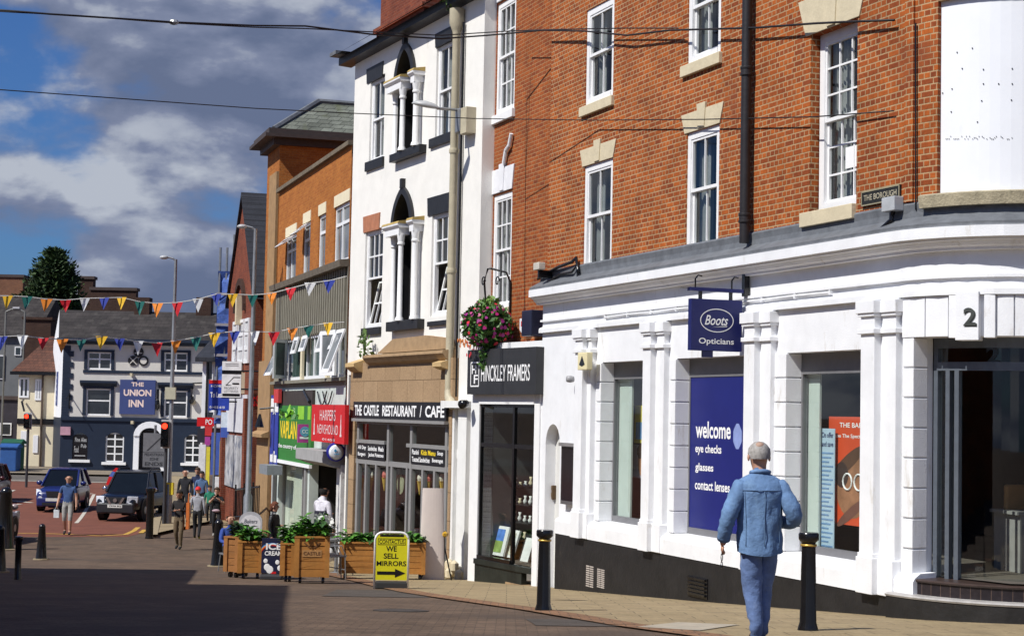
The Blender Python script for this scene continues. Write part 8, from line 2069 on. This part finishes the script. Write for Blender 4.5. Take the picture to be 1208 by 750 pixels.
pw = p; b = MB(); b.ball((0, -.08, .53 * h), (.13, .06, .05), 10); o = b.build('waist_bag', M('pink_belt_bag', (.42, .30, .34), .6), None, smooth=True); o.matrix_world = Matrix.Translation(p); tag(o, 'pale waist bag worn by the woman in black', 'bag')
dd = 60; o = person('balding man in a dark suit behind the other shoppers', at(217.5, dd), .0, tall(217.5, 552.5, dd), dict(skin=skinA, top=cloth('dark_suit', (.016, .017, .022)), bottom=cloth('dark_suit', (.016, .017, .022)), shoe=blk, hair=cloth('white_hair', (.45, .43, .40))), WALK, hair='bald', fat=1.1)
dd = 61; person('woman in a pale blue denim jacket beside the man in the dark suit', at(237, dd), .1, tall(237, 555, dd), dict(skin=skinA, top=cloth('blue_jacket', (.09, .16, .30)), bottom=blk, shoe=blk, hair=cloth('black_hair', (.015, .012, .01))), WALK, hair='long')
dd = 61.5; person('man in a navy shirt just behind the woman in the pale blue jacket', at(232, dd), -.1, tall(232, 550.5, dd), dict(skin=skinA, top=cloth('navy_shirt', (.02, .03, .08)), bottom=blk, shoe=blk, hair=cloth('brown_hair', (.06, .035, .02))), WALK, hair='short')
dd = 58.5; person('person in a green top half hidden behind the woman in black', at(247, dd), .0, tall(247, 572, dd), dict(skin=skinA, top=cloth('green_top', (.02, .20, .12)), bottom=blk, shoe=blk, hair=cloth('black_hair', (.015, .012, .01))), WALK, hair='short')
# woman in a black jacket in profile, and the man in a white shirt and dark waistcoat
dd = 37.5; person('woman with red brown hair in a black jacket standing behind the planters', at(324, dd), PI / 2 - .3, tall(324, 591, dd), dict(skin=skinA, top=cloth('black_leather', (.013, .013, .015), .45), bottom=blk, shoe=blk, hair=cloth('auburn_hair', (.12, .035, .015))), dict(elL=(.12, -.01, .64), wrL=(.05, -.12, .64), paL=(.02, -.14, .65)), hair='long', fat=1.12)
dd = 37.2; P8 = at(380, dd); h8 = tall(380, 571, dd)
o = person('man in a white shirt and dark waistcoat carrying a white bag by the shop door', P8, PI * .78, h8, dict(skin=skinB, top=cloth('white_shirt', (.66, .64, .70)), bottom=cloth('dark_trousers', (.02, .02, .03)), shoe=blk, hair=cloth('black_hair', (.015, .012, .01))), dict(WALK, elL=(.15, -.06, .66), wrL=(.12, -.20, .64), paL=(.11, -.24, .645), elR=(-.135, .0, .64), wrR=(-.15, -.04, .50), paR=(-.152, -.045, .465), neck1=(0, -.02, .85), jaw=(0, -.03, .878), head=(0, -.035, .915), crown=(0, -.03, .955)), hair='bald', fat=1.12)
b = MB(); n = 20
for (z, k) in ((.47, 1.02), (.53, 1.04), (.60, 1.03), (.66, 1.02), (.70, .98)):
    for q in range(n): t = 2 * PI * q / n; b.v.append((.098 * k * h8 * math.cos(t), .078 * k * h8 * math.sin(t), z * h8))
for j in range(4):
    for q in range(n): l = (q + 1) % n; b.f.append((j * n + q, j * n + l, (j + 1) * n + l, (j + 1) * n + q)); b.m.append(0)
b.build('waistcoat', cloth('dark_navy_waistcoat', (.016, .016, .03)), o, smooth=True)
b = MB(); b.ball((0, 0, .16), (.13, .08, .17), 10); b.tube([(0, 0, .3), (0, 0, .44)], [.03, .012], 6); c = b.build('carrier_bag', M('white_bag2', (.72, .72, .72), .6, .2, 8, .4), None, smooth=True); c.matrix_world = Matrix.Translation(P8 + Vector((.17, -.12, .22))); tag(c, 'white carrier bag held low by the man in the waistcoat', 'bag')
# person sitting behind the left planters
dd = 36.2; PS = at(273, dd); sit = dict(pelvis=(0, .05, .27), waist=(0, .05, .345), chest=(0, .04, .455), neck0=(0, .03, .55), neck1=(0, .02, .59), jaw=(0, .01, .62), head=(0, .01, .66), crown=(0, .015, .70), shL=(.098, .035, .535), elL=(.135, -.02, .39), wrL=(.09, -.14, .37), paL=(.06, -.17, .375), shR=(-.098, .035, .535), elR=(-.135, -.02, .39), wrR=(-.09, -.14, .37), paR=(-.06, -.17, .375), hiL=(.055, .03, .26), knL=(.07, -.22, .28), anL=(.07, -.22, .05), toL=(.075, -.30, .022), hiR=(-.055, .03, .26), knR=(-.07, -.22, .28), anR=(-.07, -.22, .05), toR=(-.075, -.30, .022), _flat=0)
sit.pop('_flat')
person('person in a blue jacket sitting behind the dark planter', PS, .5, 1.68, dict(skin=skinA, top=cloth('bright_blue_jacket', (.03, .07, .30)), bottom=blk, shoe=blk, hair=cloth('grey_brown_hair', (.14, .10, .07))), sit, hair='bald', fat=1.1)
e = tag(empty('cafe_stool', PS + Vector((-.0, .1, 0)), .5), 'small metal stool under the seated person in blue', 'stool'); b = MB(); b.box(-.2, .2, -.2, .2, .36, .39); b.build('seat', galv, e)
for sx in (-1, 1):
    for sy in (-1, 1): b = MB(); b.tube([(sx * .17, sy * .17, .36), (sx * .2, sy * .2, 0)], .012, 6); b.build('leg', galv, e)
# ================================================================== cars
rubber = M('tyre_rubber', (.015, .015, .015), .8); alloy = M('alloy_rim', (.40, .41, .43), .3, .1, 8, metal=.7); carglass = M('car_glass', (.006, .008, .011), .05, .2, 2, spec=.35)
lampclear = M('headlamp_glass', (.62, .65, .70), .08, .3, 9, spec=.9); trimb = M('black_car_trim', (.015, .015, .017), .5); platew = M('number_plate_white', (.62, .62, .58), .4); chrome = M('chrome', (.6, .6, .62), .15, .05, 5, metal=1)
def paintm(name, c): return M(name, c, .3, .05, 3, spec=.45, coat=.35)
def car(label, P, yaw, L, Wd, Hh, paint, suv=False, plate='', rear=False):
    e = tag(empty('parked_car', P, yaw), label, 'car', 'cars on the road'); hw = Wd / 2; belt = Hh * (.58 if suv else .60); zb = .30 if suv else .22; hood = belt * (.96 if suv else .93)
    # lower body: cross sections along the length, front at -y
    S = []
    ys = [(-L / 2, .80, zb + .12, hood - .22), (-L / 2 + .10, .92, zb + .02, hood - .09), (-L / 2 + .35, .97, zb, hood - .02), (-L / 2 + .95, 1, zb, hood + .02), (-L / 2 + 1.25, 1, zb, belt), (0, 1, zb, belt + .01), (L / 2 - .6, 1, zb, belt + .02), (L / 2 - .15, .97, zb, belt), (L / 2 - .03, .92, zb + .05, belt - .08), (L / 2, .82, zb + .15, belt - .2)]
    b = MB(); nn = 12
    for (y, k, z0, z1) in ys:
        w_ = hw * k; h = z1 - z0
        pr = [(-w_ * .86, z0), (w_ * .86, z0), (w_ * .97, z0 + h * .10), (w_, z0 + h * .38), (w_ * .985, z0 + h * .70), (w_ * .94, z0 + h * .90), (w_ * .80, z1), (w_ * .3, z1 + .015), (-w_ * .3, z1 + .015), (-w_ * .80, z1), (-w_ * .94, z0 + h * .90), (-w_ * .985, z0 + h * .70), (-w_, z0 + h * .38), (-w_ * .97, z0 + h * .10)]
        b.v += [(x, y, z) for x, z in pr]; nn = len(pr)
    for j in range(len(ys) - 1):
        for k in range(nn): l = (k + 1) % nn; b.f.append((j * nn + k, j * nn + l, (j + 1) * nn + l, (j + 1) * nn + k)); b.m.append(0)
    b.f.append(tuple(range(nn))); b.m.append(0); b.f.append(tuple(range((len(ys) - 1) * nn, len(ys) * nn))); b.m.append(0)
    b.build('body', paint, e, smooth=True, sub=1)
    # glasshouse
    yA, yB, yC, yD = -L / 2 + (1.15 if suv else .95), -L / 2 + (1.75 if suv else 1.75), L / 2 - (.75 if suv else .65), L / 2 - (.25 if suv else .12)
    wb_, wt = hw * .93, hw * .76
    def cab(ins, zt, name, mt, zlow=belt - .04, k0=1.0):
        q = MB(); lo = [(-wb_ * k0, yA), (wb_ * k0, yA), (wb_ * k0, yD), (-wb_ * k0, yD)]; up = [(-wt * k0, yB), (wt * k0, yB), (wt * k0, yC), (-wt * k0, yC)]
        q.v = [(x, y, zlow) for x, y in lo] + [(x, y, zt) for x, y in up]
        q.f = [(0, 1, 5, 4), (1, 2, 6, 5), (2, 3, 7, 6), (3, 0, 4, 7), (4, 5, 6, 7)]; q.m = [0] * 5; return q.build(name, mt, e)
    cab(0, Hh - .06, 'window', carglass)
    q = MB(); zt = Hh - .07
    q.v = []; RF = [(-wt * 1.02, yB - .03), (wt * 1.02, yB - .03), (wt * 1.02, yC + .03), (-wt * 1.02, yC + .03)]
    q.slab(RF, zt, Hh - .03); q.slab([(x * .9, y * .9) for x, y in RF], Hh - .03, Hh)
    for sx in (-1, 1):
        q.tube([(sx * wb_, yA, belt - .02), (sx * wt * 1.01, yB, zt + .01)], .045, 6); q.tube([(sx * wb_, yD - .05, belt - .02), (sx * wt * 1.01, yC, zt + .01)], .07, 6); ym = (yB + yC) / 2 - .15; q.tube([(sx * wb_ * 1.005, ym, belt - .02), (sx * wt * 1.02, ym, zt + .01)], .05, 6)
    q.build('roof', paint, e, bevel=.02)
    if suv:
        for sx in (-1, 1): q = MB(); q.tube([(sx * wt * .95, yB + .2, Hh), (sx * wt * .95, yB + .3, Hh + .07), (sx * wt * .95, yC - .3, Hh + .07), (sx * wt * .95, yC - .2, Hh)], .025, 6); q.build('roof_rail', trimb, e)
    r = .37 if suv else .31
    for sx in (-1, 1):
        for y in (-L / 2 + .85, L / 2 - .8):
            q = MB(); q.lathe([(r * .6, -.11), (r * .95, -.11), (r, -.08), (r, .08), (r * .95, .11), (r * .6, .11)], (sx * (hw - .10), y, r), 20, axis='x'); w_ = q.build('wheel', rubber, e, smooth=True, angle=40)
            q = MB(); q.lathe([(.05, sx * .115), (r * .2, sx * .118), (r * .58, sx * .10), (r * .6, sx * .06)], (sx * (hw - .10), y, r), 10, axis='x'); q.build('rim', alloy, w_)
            q = MB(); q.lathe([(r * 1.12, -.02), (r * 1.12, .02)], (sx * (hw - .012), y, r + .01), 20, axis='x'); q.build('wheel_arch', trimb, e)
        q = MB(); q.ball((sx * (hw + .10), yA + .35, belt + .08), (.12, .07, .09), 8); q.build('mirror', paint if not suv else chrome, e, smooth=True)
        zh = hood - .19; yf = -L / 2
        q = MB()
        if suv: q.v = [(sx * hw * .50, yf - .02, zh - .12), (sx * hw * .93, yf + .13, zh - .10), (sx * hw * .95, yf + .16, zh + .12), (sx * hw * .52, yf + .0, zh + .13), (sx * hw * .50, yf + .2, zh - .12), (sx * hw * .90, yf + .3, zh - .10), (sx * hw * .90, yf + .3, zh + .12), (sx * hw * .52, yf + .2, zh + .13)]
        else: q.v = [(sx * hw * .55, yf - .0, zh - .06), (sx * hw * .92, yf + .12, zh - .08), (sx * hw * .96, yf + .24, zh + .16), (sx * hw * .66, yf + .10, zh + .10), (sx * hw * .55, yf + .2, zh - .06), (sx * hw * .88, yf + .3, zh - .08), (sx * hw * .90, yf + .36, zh + .16), (sx * hw * .66, yf + .3, zh + .10)]
        q.f = [(0, 1, 2, 3), (7, 6, 5, 4), (0, 4, 5, 1), (1, 5, 6, 2), (2, 6, 7, 3), (3, 7, 4, 0)]; q.m = [0] * 6; q.build('headlight', lampclear, e, bevel=.02)
        if rear: q = MB(); q.box(sx * hw * .62, sx * hw * .93, L / 2 - .12, L / 2 + .015, belt - .30, belt - .04); q.build('tail_light', M('tail_red', (.45, .01, .015), .15), e, bevel=.02)
        q = MB(); q.lathe([(.08, -.03), (.08, .02)], (sx * hw * .66, yf - .0, zb + .28), 12, axis='y'); q.build('fog_light', lampclear, e)
    yf = -L / 2
    q = MB(); gw = hw * (.45 if suv else .38)
    q.prism([(-gw, hood - .10), (gw, hood - .10), (gw * .82, hood - .33), (-gw * .82, hood - .33)], yf - .03, yf + .1); q.build('grille', trimb, e)
    if suv:
        for sx in (-1, 1): q = MB(); q.prism([(sx * gw * .95, hood - .10), (sx * gw * .72, hood - .10), (sx * gw * .35, hood - .34), (sx * gw * .58, hood - .34)], yf - .05, yf - .0); q.build('grille_bar', chrome, e)
        q = MB(); q.lathe([(.07, -.02), (.07, .02)], (0, yf - .05, hood - .20), 14, axis='y'); q.build('badge', chrome, e)
    q = MB(); q.box(-hw * .84, hw * .84, yf - .05, yf + .2, zb - .02, zb + (.34 if suv else .30)); q.build('bumper', paint if not suv else M('suv_bumper', (.02, .02, .025), .4), e, bevel=.05)
    q = MB(); q.box(-hw * .55, hw * .55, yf - .056, yf - .0, zb + .03, zb + .13); q.build('lower_grille', trimb, e)
    for (yy, s) in ((yf - .06, 1), (L / 2 + .02, -1)):
        q = MB(); q.box(-.26, .26, yy, yy + .02 * s, zb + .18, zb + .29); pl_ = q.build('number_plate', platew if s > 0 else M('plate_yellow', (.6, .45, .05), .4), e)
        if plate and s > 0: q = MB(); put_text(q, plate, -.22, .22, zb + .205, zb + .265, yy - .002, 0, .03); q.build('lettering', blackg, pl_, recalc=False)
    return e
dS = 59.5; xs = pd(146, 600, dS).x; car('dark blue off-road car with chrome grille bars facing us on the red road', Vector((xs + .1, dS + 1.2, gz(dS + 1))), -.10, 4.1, 1.58, 1.68, paintm('suv_paint', (.004, .005, .010)), True, 'YK06 BLJ')
dC = 63; xs = pd(66, 600, dC).x; car('royal blue hatchback behind the man in the blue T-shirt', Vector((xs, dC + 1, gz(dC + 1))), .04, 3.4, 1.42, 1.54, paintm('blue_paint', (.012, .020, .12)), False, '')
dL = 47.5; xs = pd(-9, 600, dL).x; car('silver pink car with a red tail light at the left edge', Vector((xs - .85, dL + 1.2, gz(dL))), PI, 3.9, 1.66, 1.45, paintm('silver_paint', (.30, .25, .25)), False, '', True)
dL = 66; xs = pd(-10, 600, dL).x; car('dark red car mostly beyond the left edge behind the silver one', Vector((xs - .75, dL + 1, gz(dL))), .1, 4.0, 1.68, 1.5, paintm('dark_red_paint', (.06, .012, .012)), False, '', True)
